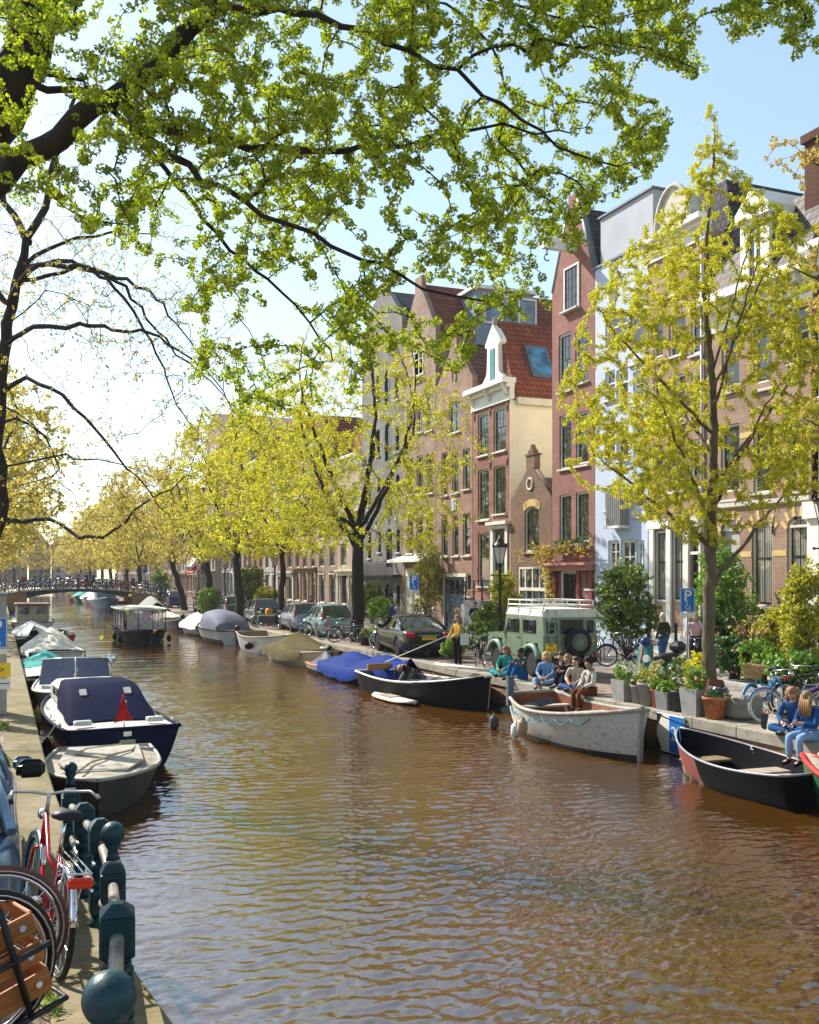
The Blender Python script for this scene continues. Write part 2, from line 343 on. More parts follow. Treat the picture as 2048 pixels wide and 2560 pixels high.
def coping(b, X0, X1, y0, y1, step, zf, mi=0):
    y = y0
    while y < y1:
        L = min(step*rnd.uniform(0.85, 1.15), y1-y); z = zf(y)
        b.rbox(((X0(y)+X1(y))/2, y+L/2, z-0.11+0.002*rnd.random()), (X1(y)-X0(y), L-0.012, 0.22), 0.012, mi=mi); y += L
t0 = thing('canal_wall', 'long brick canal wall with grey stone coping along the street with the houses', 'wall', (13.1, 0, 0))
b = MB(); b.bx(0.05, 0.45, -12, 400, -1.5, -0.222); b.build('wall_face', QBRICK, t0)
b = MB(); coping(b, lambda y: 0.0, lambda y: 0.5, -12, 140, 1.35, lambda y: 0.0); b.build('coping', STONE, t0)
for (yy, L, zb) in ((22.0, 5.2, -0.55),): pass
# left bank: street level rises towards the bridge the viewer stands on
def rampz(y): return 0.0 if y > 8.4 else (8.4-y)*0.16
def ledge(y): return 0.66 if y > 15 else 0.66+(15-y)*0.022
t0 = thing('canal_wall', 'mossy brick canal wall with worn stone edge beside the moored cruiser and railing', 'wall')
b = MB()
for y0, y1 in [(-3, 0), (0, 3), (3, 6), (6, 8.4), (8.4, 15), (15, 300)]:
    b.bx(ledge((y0+y1)/2)-0.5, ledge((y0+y1)/2)-0.03, y0, y1, -1.5, rampz((y0+y1)/2)-0.26)
b.build('wall_face', QBRICK, t0)
MOSS = stained('mossy_stone', (0.25, 0.20, 0.125), (0.13, 0.105, 0.035), 0.9, 0.42, 0.68, 0.95, 0.6, c3=(0.16, 0.13, 0.08))
b = MB(); coping2(b, -3, 130, 1.3); b.build('coping', MOSS, t0)
b = MB()
def leftz(x, y): return rampz(y)+0.25*max(0, min(1, (.25-x)/.35))*max(0, min(1, (6.6-y)/.8))
ys = [-14, -6, -3, 0, 2, 4, 5, 5.8, 6.2, 6.6, 8.4, 15, 40, 400]; XS = [-40, -6, -.4, -.1, .25, None]
for i in range(len(ys)-1):
    for j in range(5):
        q = []
        for (k, yy) in ((j, ys[i]), (j+1, ys[i]), (j+1, ys[i+1]), (j, ys[i+1])):
            x = XS[k] if XS[k] is not None else ledge(yy)-.6
            if yy < 8 and XS[k] == .25: x = min(x, ledge(yy)-.62)
            if XS[k] == .25 and yy >= 8: x = min(.25, ledge(yy)-.62)
            if XS[k] == -.1 or XS[k] == -.4: x = XS[k]-.0
            if x == -40 and yy > 8: x = -300
            q.append((x, yy, leftz(x, yy)))
        b.add(q, [(0, 1, 2, 3)])
struct(b.build('left_street', PAV))
# ================================================================ footbridge down the canal
IRON = mat('bridge_iron', (0.02, 0.03, 0.03), 0.5)
BY = 104.0
t0 = thing('footbridge', 'low arched iron bridge with railing crossing the canal, packed with bicycles', 'bridge', (0, BY, 0))
def bz(x): u = (x-6.8)/9.5; return 1.62-0.95*u*u
def bsoff(x): u = (x-7.4)/5.0; return bz(x)-0.28-0.42*min(1, u*u)
xs = [2.4+10.0*i/20 for i in range(21)]
b = MB(); b.prism([(x, bsoff(x)) for x in xs]+[(x, bz(x)-0.06) for x in reversed(xs)], 0, 8.0, 'y'); b.build('arch', IRON, t0)
b = MB(); xs2 = [-4+21.0*i/30 for i in range(31)]
b.prism([(x, bz(x)-0.05) for x in xs2]+[(x, bz(x)+0.02) for x in reversed(xs2)], -0.12, 8.12, 'y'); b.build('deck', mat('deck_asphalt', (0.2, 0.19, 0.18), 0.9), t0)
for x0, x1 in ((-4, 2.39), (12.41, 17)):
    b = MB(); n = 8; b.prism([(x0, -1.5), (x1, -1.5)]+[(x1+(x0-x1)*i/n, bz(x1+(x0-x1)*i/n)-0.055) for i in range(n+1)], 0.0, 8.0, 'y'); b.build('abutment', QBRICK, t0)
for yy in (0.06, 7.94):
    b = MB()
    for h in (0.35, 0.7, 1.02): b.tube([(x, yy, bz(x)+h) for x in xs2], 0.03, 5)
    for k in range(16): x = -3.6+1.35*k; b.lathe([(0.06, 0), (0.05, 0.9), (0.07, 0.95), (0.08, 1.05), (0.04, 1.14)], (x, yy, bz(x)), 6)
    b.build('railing', IRON, t0)
# ================================================================ trees and leaves
BARK = mat('elm_bark', (0.030, 0.022, 0.016), 0.9, sc=8, var=0.4, bump=0.8, bsc=30, stretch=(1, 1, 0.3))
BARK2 = mat('young_bark', (0.13, 0.095, 0.06), 0.9, sc=6, var=0.4, bump=0.7, bsc=30, stretch=(1, 1, 0.35))
def smooth(pts, seg):
    P = [Vector(p) for p in pts]; out = []
    for i in range(len(P)-1):
        p0, p1, p2, p3 = P[max(i-1, 0)], P[i], P[i+1], P[min(i+2, len(P)-1)]
        n = max(1, int((p2-p1).length/seg))
        for k in range(n):
            u = k/n; out.append(0.5*((2*p1)+(p2-p0)*u+(2*p0-5*p1+4*p2-p3)*u*u+(3*p1-p0-3*p2+p3)*u**3))
    out.append(P[-1]); return out
def grow(limbs, tips, seg, seed, zmin=-9, sag=0.0, up=0.15, jit=0.06):
    rg = random.Random(seed); cap = 60000
    pos = np.zeros((cap, 3)); par = []; minr = []; ok = np.zeros(cap, bool)
    def push(p, pa, r):
        i = len(par); pos[i] = p; par.append(pa); minr.append(r); ok[i] = p[2] > zmin; return i
    for L in limbs:
        pts = smooth(L['p'], seg); n = len(pts)
        if par:
            dd = ((pos[:len(par)]-np.array(pts[0]))**2).sum(1); pa = int(dd.argmin())
        else: pa = -1
        for k, q in enumerate(pts):
            u = k/max(1, n-1); r = L['r'][0]*(1-u)+L['r'][1]*u
            if k and k < n-1: q = q+Vector((rg.uniform(-1, 1), rg.uniform(-1, 1), rg.uniform(-1, 1)))*jit*seg
            if pa >= 0 and k == 0 and (Vector(pos[pa])-q).length < 0.02: continue
            pa = push(q, pa, r)
    nl = len(par); tips = np.asarray(tips)
    dm = np.array([((pos[:nl]-q)**2).sum(1).min() for q in tips]); paths = []
    for ti in np.argsort(dm):
        q = Vector(tips[ti]); n = len(par); D = np.sqrt(((pos[:n]-tips[ti])**2).sum(1)); D[~ok[:n]] += 50
        i = int(D.argmin()); a = Vector(pos[i]); L = (q-a).length
        if L < 0.02: continue
        k = max(2, int(L/seg)); mid = (a+q)/2+Vector((rg.uniform(-1, 1), rg.uniform(-1, 1), rg.uniform(-1, 1)))*L*0.16+Vector((0, 0, L*up))
        path = [a]; pa = i
        for j in range(1, k+1):
            u = j/k; x = a*(1-u)**2+mid*2*u*(1-u)+q*u*u; x.z -= sag*L*u*u
            pa = push(x, pa, 0.0); path.append(x)
        paths.append(path)
    return pos[:len(par)].copy(), par, minr, paths
def tubes(mb, pos, par, minr, rtip, ex=0.46, rmax=9.0):
    n = len(par); w = np.zeros(n); ch = [[] for _ in range(n)]
    for i in range(n):
        if par[i] >= 0: ch[par[i]].append(i)
    for i in range(n-1, -1, -1):
        if w[i] == 0: w[i] = 1
        if par[i] >= 0: w[par[i]] += w[i]
    r = np.maximum(np.minimum(rtip*w**ex, rmax), np.array(minr))
    lim = np.array(minr) > 0
    r = np.where(lim, np.array(minr), r)
    for i in range(n):                                           # a child is never thicker than what carries it
        if par[i] >= 0: r[i] = min(r[i], r[par[i]])
    starts = [i for i in range(n) if par[i] < 0]; done = []
    while starts:
        s = starts.pop(); strand = ([par[s]] if par[s] >= 0 else [])+[s]; cur = s
        while ch[cur]:
            c = sorted(ch[cur], key=lambda j: (minr[j] > 0, w[j]), reverse=True); starts.extend(c[1:]); cur = c[0]; strand.append(cur)
        rr = [float(r[j]) for j in strand]
        if par[s] >= 0: rr[0] = rr[1]
        done.append(([pos[j] for j in strand], rr))
    for pts, rr in done:
        if len(pts) < 2: continue
        m = max(rr); mb.tube(pts, rr, 10 if m > 0.12 else 6 if m > 0.03 else 4 if m > 0.008 else 3, caps=(False, True))
def leafmesh(name, ctr, R, s, nq, m, parent, seed, sides=4, flat=1.0, inner=0.35):
    g = np.random.default_rng(seed); ctr = np.asarray(ctr, float); n = len(ctr)*nq
    c = np.repeat(ctr, nq, 0); o = g.normal(size=(n, 3)); o /= np.linalg.norm(o, axis=1)[:, None]
    rad = R*g.uniform(inner, 1.0, n)**0.6*np.repeat(g.uniform(0.7, 1.25, len(ctr)), nq); c = c+o*rad[:, None]*np.array([1, 1, flat])
    nm = o*0.8+g.normal(size=(n, 3))*0.6; nm /= np.linalg.norm(nm, axis=1)[:, None]
    tt = np.cross(nm, g.normal(size=(n, 3))); tt /= np.linalg.norm(tt, axis=1)[:, None]; bb = np.cross(nm, tt)
    sz = s*g.uniform(0.65, 1.25, n)
    V = np.empty((n, sides, 3))
    for k in range(sides):
        a = 2*math.pi*k/sides; V[:, k] = c+(tt*math.cos(a)*1.15+bb*math.sin(a)*0.9)*sz[:, None]
    me = bpy.data.meshes.new(name); me.vertices.add(n*sides); me.vertices.foreach_set('co', V.reshape(-1))
    me.loops.add(n*sides); me.loops.foreach_set('vertex_index', np.arange(n*sides, dtype=np.int32))
    me.polygons.add(n); me.polygons.foreach_set('loop_start', np.arange(0, n*sides, sides, dtype=np.int32))
    me.materials.append(m); me.update(calc_edges=True)
    o = bpy.data.objects.new(name, me); C.objects.link(o); o.parent = parent; return o
def along(paths, L, step, g):
    out = []
    for p in paths:
        acc = 0.0; nxt = 0.0
        for k in range(len(p)-1, 0, -1):
            a, b2 = p[k], p[k-1]; d = (b2-a).length
            while nxt <= acc+d and nxt < L:
                q = a.lerp(b2, (nxt-acc)/max(d, 1e-6)); out.append((q.x+g.uniform(-1, 1)*step*.35, q.y+g.uniform(-1, 1)*step*.35, q.z+g.uniform(-1, 1)*step*.35)); nxt += step*g.uniform(0.7, 1.3)
            acc += d
            if acc > L: break
    return out
def inpoly(x, y, P):
    c = False; j = len(P)-1
    for i in range(len(P)):
        if (P[i][1] > y) != (P[j][1] > y) and x < (P[j][0]-P[i][0])*(y-P[i][1])/(P[j][1]-P[i][1])+P[i][0]: c = not c
        j = i
    return c
def noise3(p, s, o=0): 
    from mathutils import noise
    return noise.noise(Vector((p[0]*s+o, p[1]*s+o*1.7, p[2]*s)))
K = 2048/1725.0
def D3(x, y, d): return P3(x*K, y*K, d)
LF = leafmat('elm_seed_green', (0.20, 0.29, 0.004), (0.56, 0.62, 0.02), 0.6)
LY = leafmat('elm_seed_yellow', (0.46, 0.46, 0.010), (0.76, 0.69, 0.03), 0.55)
LP = leafmat('elm_bud_pale', (0.46, 0.38, 0.05), (0.72, 0.59, 0.11), 0.55)
LB = leafmat('bush_green', (0.06, 0.12, 0.012), (0.24, 0.32, 0.03), 0.4, 0.35)
LBY = leafmat('bush_yellow', (0.26, 0.29, 0.010), (0.60, 0.53, 0.03), 0.5)
LO = leafmat('seed_ochre', (0.50, 0.36, 0.05), (0.65, 0.48, 0.10), 0.45)
# ---------------------------------------------------------------- great elm leaning over the canal from the left bank
fg = thing('elm_tree', 'great dark-limbed elm whose green seed clusters hang across the sky', 'tree', (-1.15, 7.6, 0))
OFF = Vector((-1.15, 7.6, 0))
trunk = [Vector((-1.15, 7.6, 0.0)), Vector((-1.2, 7.7, 1.6)), Vector((-1.15, 7.9, 3.3)), Vector((-0.95, 8.1, 4.6))]
limbs = [dict(p=trunk+[D3(-60, 330, 8.3), D3(30, 160, 8.3), D3(90, 0, 8.2), D3(140, -160, 8.2), D3(200, -420, 8.4)], r=(0.36, 0.14)),
 dict(p=[trunk[2], D3(-150, 520, 8.0), D3(0, 372, 7.8), D3(130, 280, 7.7), D3(240, 205, 7.6), D3(330, 135, 7.6), D3(430, 35, 7.6), D3(490, -90, 7.7), D3(600, -300, 8)], r=(0.15, 0.04)),
 dict(p=[D3(240, 205, 7.6), D3(310, 250, 7.7), D3(420, 288, 7.9), D3(520, 304, 8.1), D3(610, 313, 8.2), D3(720, 316, 8.3), D3(860, 298, 8.4), D3(1020, 268, 8.4), D3(1200, 280, 8.6)], r=(0.042, 0.007)),
 dict(p=[D3(250, 215, 7.6), D3(310, 285, 7.3), D3(370, 325, 7.1), D3(430, 378, 7.0), D3(560, 455, 6.9), D3(650, 490, 6.9), D3(760, 540, 6.8), D3(900, 600, 6.8), D3(1060, 640, 7)], r=(0.030, 0.006)),
 dict(p=[D3(430, 35, 7.6), D3(580, 20, 7.2), D3(720, 50, 7.0), D3(860, 110, 7.0), D3(1020, 190, 7.0), D3(1180, 300, 7.1), D3(1300, 350, 7.2)], r=(0.030, 0.006)),
 dict(p=[D3(90, 0, 8.2), D3(350, -160, 8.6), D3(700, -120, 9.0), D3(1000, -10, 9.2), D3(1250, 60, 9.2), D3(1420, 120, 9.0)], r=(0.032, 0.007)),
 dict(p=[D3(100, 190, 8.2), D3(200, 200, 8.6), D3(330, 330, 9.0), D3(480, 520, 9.2), D3(620, 640, 9.2), D3(700, 760, 9.1)], r=(0.032, 0.007)),
 dict(p=[D3(700, -120, 9.0), D3(1100, -200, 8.2), D3(1400, -80, 7.8), D3(1600, -40, 7.6), D3(1700, 20, 7.5)], r=(0.035, 0.008)),
 dict(p=[D3(30, 160, 8.3), D3(-300, 60, 9.2), D3(-700, 40, 9.8)], r=(0.12, 0.03)),
]
PG = [(-150, -220), (1480, -220), (1440, 60), (1490, 110), (1480, 175), (1430, 140), (1330, 130), (1300, 180), (1385, 215), (1405, 260), (1400, 345), (1370, 380), (1270, 400), (1230, 450), (1230, 510), (1150, 540), (1165, 590), (1155, 650), (1080, 680), (1010, 720), (960, 780), (880, 720), (800, 740), (770, 860), (690, 800), (650, 870), (560, 870), (500, 890), (490, 800), (400, 790), (380, 650), (400, 590), (320, 560), (250, 520), (140, 440), (60, 430), (0, 400), (-150, 380)]
PG2 = [(1560, -60), (1725, -60), (1725, 80), (1690, 130), (1650, 100), (1640, 50), (1590, 70), (1540, 90), (1520, 30)]
g = random.Random(11); tips = []
while len(tips) < 2150:
    x, y = g.uniform(-150, 1490), g.uniform(-220, 900)
    if not inpoly(x, y, PG): continue
    d = g.uniform(6.5, 10.2); q = D3(x, y, d)
    if noise3((x/300, y/300, d*.3), 1.6, 4)+0.34 < g.random()*0.6: continue
    if x < 260 and y > 40 and g.random() < 0.55: continue
    if y > 520 and g.random() < 0.30: continue
    tips.append(tuple(q-OFF))
while len(tips) < 2220:
    x, y = g.uniform(1500, 1730), g.uniform(-60, 130)
    if inpoly(x, y, PG2): tips.append(tuple(D3(x, y, g.uniform(7.0, 8.2))-OFF))
for k in range(160): tips.append((g.uniform(-5, 7), g.uniform(-4, 3), g.uniform(7.2, 11.5)))
for L in limbs: L['p'] = [Vector(q)-OFF for q in L['p']]
pos, par, mr, paths = grow(limbs, tips, 0.16, 5, zmin=3.2, sag=0.05, up=0.10, jit=0.22)
mb = MB(); tubes(mb, pos, par, mr, 0.0036, 0.42, 0.05); mb.build('trunk', BARK, fg)
cl = along(paths, 0.38, 0.082, g)
leafmesh('crown', cl, 0.047, 0.0118, 44, LF, fg, 3, 4, inner=0.55, flat=0.85)
# ---------------------------------------------------------------- generic street elm
def elm(base, prof, ztrunk, ntips, seed, limbsrc, lm, bark, csize, nq, qs, label, group, lean=(0, 0), r0=0.2, hollow=0.45, clen=0.5, cstep=0.12, seg=0.4, name='elm_tree', nl=6, sag=0.04, rt=0.006):
    # prof: list of (z, radius) of the crown
    g = random.Random(seed); ro = thing(name, label, 'tree', (base[0], base[1], 0), 0, group)
    zs = [p[0] for p in prof]; top = zs[-1]
    def rad(z): return float(np.interp(z, zs, [p[1] for p in prof]))
    def ax(z): u = z/top; return Vector((lean[0]*u**1.2, lean[1]*u**1.2, z))
    tr = [ax(0), ax(ztrunk*0.5)+Vector((g.uniform(-.1, .1), g.uniform(-.1, .1), 0)), ax(ztrunk)]
    lim = [dict(p=tr+([ax(ztrunk+(top-ztrunk)*u)+Vector((g.uniform(-.15, .15), g.uniform(-.15, .15), 0)) for u in (0.3, 0.6, 0.93)] if limbsrc == 'leader' else [ax(ztrunk+0.5)]), r=(r0, r0*0.62 if limbsrc != 'leader' else 0.015))]
    for k in range(nl):
        a = 2*math.pi*(k+g.uniform(-.25, .25))/nl
        if limbsrc == 'leader':
            z0 = ztrunk*0.8+(top-ztrunk)*0.55*k/nl; z2 = min(top*0.93, z0+g.uniform(2.0, 3.6))
            rr = rad(z2)*0.85; p0 = ax(z0); p2 = ax(z2)+Vector((math.cos(a*2.4), math.sin(a*2.4), 0))*rr
            lim.append(dict(p=[p0, p0.lerp(p2, 0.5)+Vector((0, 0, 0.0)), p2], r=(r0*0.42*(1-0.6*k/nl), 0.012)))
        else:
            z1 = g.uniform(0.45, 0.72)*(top-ztrunk)+ztrunk; z2 = g.uniform(0.75, 0.97)*(top-ztrunk)+ztrunk
            if k % 3 == 2: z1, z2 = ztrunk+g.uniform(.5, 1.5), ztrunk+g.uniform(0.5, 3)
            d = Vector((math.cos(a), math.sin(a), 0)); p0 = ax(ztrunk*g.uniform(0.85, 1.05))
            lim.append(dict(p=[p0, p0+d*rad(z1)*0.35+Vector((0, 0, (z1-ztrunk)*0.5)), ax(z1)+d*rad(z1)*0.6, ax(z2)+d*rad(z2)*0.85], r=(r0*0.36, 0.012)))
    tips = []
    while len(tips) < ntips:
        z = g.uniform(zs[0], top); r = rad(z); m = max(p[1] for p in prof)
        if g.random() > (r/m)**1.3+0.05: continue
        a = g.uniform(0, 2*math.pi); q = r*math.sqrt(g.uniform(hollow**2, 1))*(1+0.22*noise3((math.cos(a)*2, math.sin(a)*2, z*.5), 1.0, seed))
        p = ax(z)+Vector((math.cos(a)*q, math.sin(a)*q, 0))
        if noise3(p, 0.55, seed)+0.35 < g.random()*0.75: continue
        tips.append(tuple(p))
    pos, par, mr, paths = grow(lim, tips, seg, seed, zmin=ztrunk*0.75, sag=sag, jit=0.15)
    mb = MB(); tubes(mb, pos, par, mr, rt, 0.45, r0*0.4); mb.build('trunk', bark, ro)
    leafmesh('crown', along(paths, clen, cstep, g), csize, qs, nq, lm, ro, seed+1, 4)
    return ro
# young elm on the right quay
R1 = gp(1779, 1773)
elm((14.25, dep(1779, 14.25)/CA-14.25*SA/CA), [(3.6, 0.6), (4.3, 2.0), (5.3, 3.0), (7.2, 3.15), (8.4, 2.85), (9.6, 2.4), (10.6, 1.5), (11.5, 0.7), (13.1, 0.12)], 3.4, 2000, 21, 'leader', LY, BARK2, 0.072, 30, 0.0175,
    'slender young elm with straight trunk and bright yellow-green crown behind the flower pots', 'street elms on the right quay', r0=0.155, hollow=0.15, clen=0.62, cstep=0.074, seg=0.22, nl=13, rt=0.0042)
elm((14.6, fy(893, 14.6)), [(4.0, 3.2), (5.3, 5.2), (8.5, 5.6), (11.5, 4.4), (13.6, 2.6), (15.0, 0.4)], 4.7, 1450, 33, 'vase', LY, BARK, 0.13, 16, 0.034,
    'mature elm with dark forked trunk and thin yellow crown beside the teal hatchback', 'street elms on the right quay', r0=0.34, hollow=0.4, clen=0.8, cstep=0.2, nl=8)
far = []
for i, (px, lean, h, R, lab, r0) in enumerate(((707, (-.3, .3), 13.6, 4.6, 'slim dark-trunked elm behind the silver hatchback, third elm along the right quay', 0.2), (600, (-.8, 0.3), 14.5, 5.0, 'stout elm rising between the dark green hatchback and the grey car', 0.32), (522, (-.6, 0), 14.5, 5.0, 'elm with thick trunk standing beside the maroon off-roader', 0.3), (462, (-4.2, 1.0), 13.0, 4.8, 'elm leaning strongly out over the water just before the footbridge', 0.3))):
    elm((14.5, fy(px, 14.5)), [(4.0, R*0.5), (5.4, R*0.9), (8.0, R), (10.8, R*0.85), (h-1.4, R*0.5), (h, 0.4)], 4.4, 900, 50+i, 'vase', LP if i > 1 else LY, BARK, 0.18, 12, 0.055, lab, 'street elms on the right quay', lean=lean, r0=r0, hollow=0.35, clen=0.9, cstep=0.28, nl=7, seg=0.5, rt=0.009)
protos = [elm((14.5, 150), [(3.8, 2.6), (5.4, 4.8), (8.0, 5.2), (11.0, 4.4), (12.8, 2.6), (14.2, 0.4)], 4.2, 700, 70+i, 'vase', LP, BARK, 0.24, 10, 0.085, 'x', 'hazy elms along the far canal', r0=0.3, hollow=0.3, clen=1.0, cstep=0.36, nl=6, seg=0.7, rt=0.012) for i in range(2)]
spots = [(14.6, 116, 'elm on the street corner just past the right end of the footbridge'), (15.0, 131, 'elm behind the corner elm past the footbridge'), (14.4, 146, 'hazy elm along the far right bank, the one before the last three'), (14.8, 163, 'hazy elm along the far right bank, third from the end'), (14.5, 182, 'hazy elm along the far right bank, second from the end'), (14.2, 205, 'hazy elm ending the far right bank row'),
 (-2.2, 52, 'yellow-leaved elm on the left bank behind the dark leaning-branched one'), (-2.0, 68, 'yellow-leaved elm on the left bank halfway to the footbridge'), (-2.0, 84, 'yellow-leaved elm on the left bank near the footbridge'), (-2.4, 118, 'hazy elm on the left bank just past the footbridge'), (-2.2, 136, 'hazy elm on the far left bank, second past the footbridge'), (-2.0, 158, 'hazy elm on the far left bank, third past the footbridge'), (-1.5, 182, 'hazy elm on the far left bank, fourth past the footbridge'),
 (3.0, 246, 'hazy elm closing the far end of the canal, left one'), (9.0, 250, 'hazy elm closing the far end of the canal, right one')]
for i, (x, y, lab) in enumerate(spots):
    if i < 2: o = protos[i]; o.location = (x, y, 0); o['label'] = lab
    else: dup(protos[i % 2], (x, y, 0), g.uniform(0, 6.28), lab, g.uniform(0.9, 1.12)*(1.2 if y > 240 else 1))
# ---------------------------------------------------------------- dark elm at the left edge, long arching boughs, hardly any leaf
dk = thing('elm_tree', 'dark nearly bare elm on the left bank with long arching boughs over the moored boats', 'tree', (-0.75, 22, 0)); OFF = Vector((-0.75, 22, 0))
def L2(pts, d0, d1, r): n = len(pts)-1; return dict(p=[D3(x, y, d0+(d1-d0)*i/n)-OFF for i, (x, y) in enumerate(pts)], r=(r[0]*.66, r[1]*.6))
d0 = 20.2
lim = [dict(p=[Vector((0, 0, 0)), Vector((0.05, 0, 2.0))]+[D3(x, y, d0)-OFF for x, y in ((-8, 1100), (-6, 950), (2, 800), (12, 680), (30, 600), (60, 510), (90, 430), (120, 330), (160, 200))], r=(0.24, 0.035)),
 L2([(20, 640), (60, 575), (170, 560), (290, 600), (360, 660), (430, 760)], d0, 17, (0.10, .012)), L2([(50, 560), (120, 510), (200, 492), (290, 487), (350, 500)], d0, 22, (0.08, .012)),
 L2([(8, 730), (50, 697), (140, 685), (240, 692), (330, 712), (420, 770), (500, 860)], d0, 17, (0.085, .01)), L2([(2, 830), (50, 798), (110, 820), (180, 880), (250, 960), (310, 1030), (370, 1110)], d0, 18, (0.08, .01)),
 L2([(-4, 900), (40, 878), (90, 915), (120, 985), (60, 1015), (-2, 1030)], d0, 23, (0.05, .01)), L2([(-6, 1098), (110, 1097), (165, 1128), (235, 1122), (280, 1080), (330, 1045), (400, 1000)], d0, 17, (0.085, .012)),
 L2([(50, 570), (150, 555), (230, 590), (290, 680), (340, 770), (390, 870), (420, 930)], d0, 16, (0.07, .008)), L2([(30, 600), (160, 565), (260, 610), (350, 720), (470, 830), (560, 930)], d0, 17, (0.07, .008)),
 L2([(120, 960), (230, 970), (330, 1010)], d0, 18, (0.035, .008)), L2([(60, 510), (10, 420), (-60, 300), (-100, 200)], d0, 22, (0.13, .03)), L2([(0, 1000), (-200, 900), (-420, 800)], d0, 22, (0.1, .02)), L2([(20, 640), (-150, 500), (-350, 420)], d0, 22, (0.1, .02)),
 L2([(5, 850), (70, 900), (150, 1040), (190, 1110)], d0, 19, (0.03, .006)), L2([(12, 700), (100, 610), (160, 640), (200, 720)], d0, 19, (0.03, .006))]
tips = []
allp = [q for L in lim for q in smooth(L['p'], 0.3)]
while len(tips) < 1500:
    q = g.choice(allp)
    if q.z < 3.2 or (q.x < -1.2 and g.random() < .5): continue
    tips.append(tuple(q+Vector((g.gauss(0, 0.6), g.gauss(0, 0.7), g.gauss(-0.1, 0.6)))))
pos, par, mr, paths = grow(lim, tips, 0.3, 9, zmin=2.8, sag=0.1, up=0.1, jit=0.2)
mb = MB(); tubes(mb, pos, par, mr, 0.0042, 0.36, 0.018); mb.build('trunk', BARK, dk)
leafmesh('crown', along(paths, 0.5, 0.24, g), 0.045, 0.016, 9, LP, dk, 4, 4)
# ---------------------------------------------------------------- ochre elm reaching in at the right edge
ok_ = thing('elm_tree', 'elm outside the right edge whose ochre seed clusters reach in before the brown chimney house', 'tree', (14.4, 11.5, 0)); OFF = Vector((14.4, 11.5, 0))
lim = [dict(p=[Vector((0, 0, 0)), Vector((0, 0, 3)), Vector((0, 0.1, 5)), Vector((0.1, 0.1, 8)), Vector((0, 0, 10.5))], r=(0.22, 0.04))]
for px, py, dd in ((1690, 330, 15), (1660, 560, 15), (1700, 760, 15.4), (1690, 880, 15.6)): q = D3(px, py, dd)-OFF; lim.append(dict(p=[Vector((0, 0, max(4.2, q.z-2.4))), Vector((0, 0, q.z-1.2))*0.5+q*0.5, q], r=(0.06, 0.008)))
tips = []
while len(tips) < 110:
    x, y = g.uniform(1600, 1850), g.uniform(290, 960)
    lo = 1600 if y < 400 else 1670 if y < 640 else 1690
    if y > 400 and y < 500 and x < 1720: continue
    if x > lo+25*g.random(): tips.append(tuple(D3(x, y, g.uniform(14.4, 16.2))-OFF))
for k in range(120): a = g.uniform(0, 6.28); r = g.uniform(.5, 3); z = g.uniform(5, 11.5); tips.append((math.cos(a)*r+0.8, math.sin(a)*r-1.0, z))
pos, par, mr, paths = grow(lim, tips, 0.25, 15, zmin=3.2, sag=0.05)
mb = MB(); tubes(mb, pos, par, mr, 0.004, 0.45, 0.05); mb.build('trunk', BARK2, ok_)
leafmesh('crown', along(paths, 0.5, 0.13, g), 0.055, 0.022, 14, LO, ok_, 8, 4)
# ================================================================ canal houses
def q4(x, y): return (880+0.436*x, 620+0.436*y)
def q5(x, y): return (1400+0.4869*x, 450+0.4869*y)
BR = dict(grey=brick('grey_brick', (0.16, 0.15, 0.14), (0.22, 0.21, 0.195), (0.26, 0.25, 0.23), stain=0.35),
 rose=brick('rose_brick', (0.27, 0.16, 0.115), (0.35, 0.22, 0.165), (0.34, 0.28, 0.23), stain=0.42),
 tan=brick('tan_brick', (0.27, 0.135, 0.09), (0.35, 0.19, 0.13), (0.34, 0.27, 0.22), stain=0.42),
 red=brick('red_brick', (0.25, 0.085, 0.06), (0.32, 0.125, 0.09), (0.3, 0.2, 0.16), stain=0.42),
 brown=brick('brown_brick', (.145,.066,.038), (.21,.11,.065), (.24,.19,.145), stain=0.3),
 pink=brick('pink_brick', (.29,.135,.11), (.36,.18,.15), (.25,.12,.10), stain=0.3, bump=0.8),
 ochre=brick('ochre_brick', (0.3, 0.155, 0.095), (0.38, 0.21, 0.14), (0.36, 0.3, 0.24), stain=0.35),
 dark=brick('umber_brick', (0.069, 0.023, 0.011), (0.102, 0.037, 0.018), (0.115, 0.068, 0.048), stain=0.25))
STUCCO = mat('blue_white_stucco', (0.46, 0.52, 0.64), 0.8, sc=0.8, var=0.08); STUCCO2 = mat('pale_grey_stucco', (0.40, 0.42, 0.46), 0.85, sc=0.8, var=0.12)
CREAMWALL = mat('cream_plaster', (0.88, 0.79, 0.62), 0.9, sc=0.7, var=0.1)
TILE = brick('red_pantiles', (0.21, 0.06, 0.035), (0.29, 0.10, 0.06), (0.12, 0.03, 0.02), 0.24, 0.27, 0.03, 'wall', 0.7, 1.0, 0.3)
SLATE = brick('dark_tiles', (0.05, 0.045, 0.05), (0.09, 0.075, 0.075), (0.015, 0.015, 0.015), 0.26, 0.25, 0.03, 'wall', 0.6, 1.0, 0.3)
YBRICK = mat('yellow_brick', (0.58, 0.42, 0.16), 0.9, sc=8)
SILL = mat('sill_stone', (0.56, 0.53, 0.47), 0.8, sc=4)
GREYDOOR = mat('blue_grey_door', (0.15, 0.19, 0.23), 0.5, sc=2); PURPLE = mat('purple_red_paint', (0.22, 0.05, 0.05), 0.5)
WC = {}
def cached(key, fn):
    if key not in WC: WC[key] = fn()
    return WC[key]
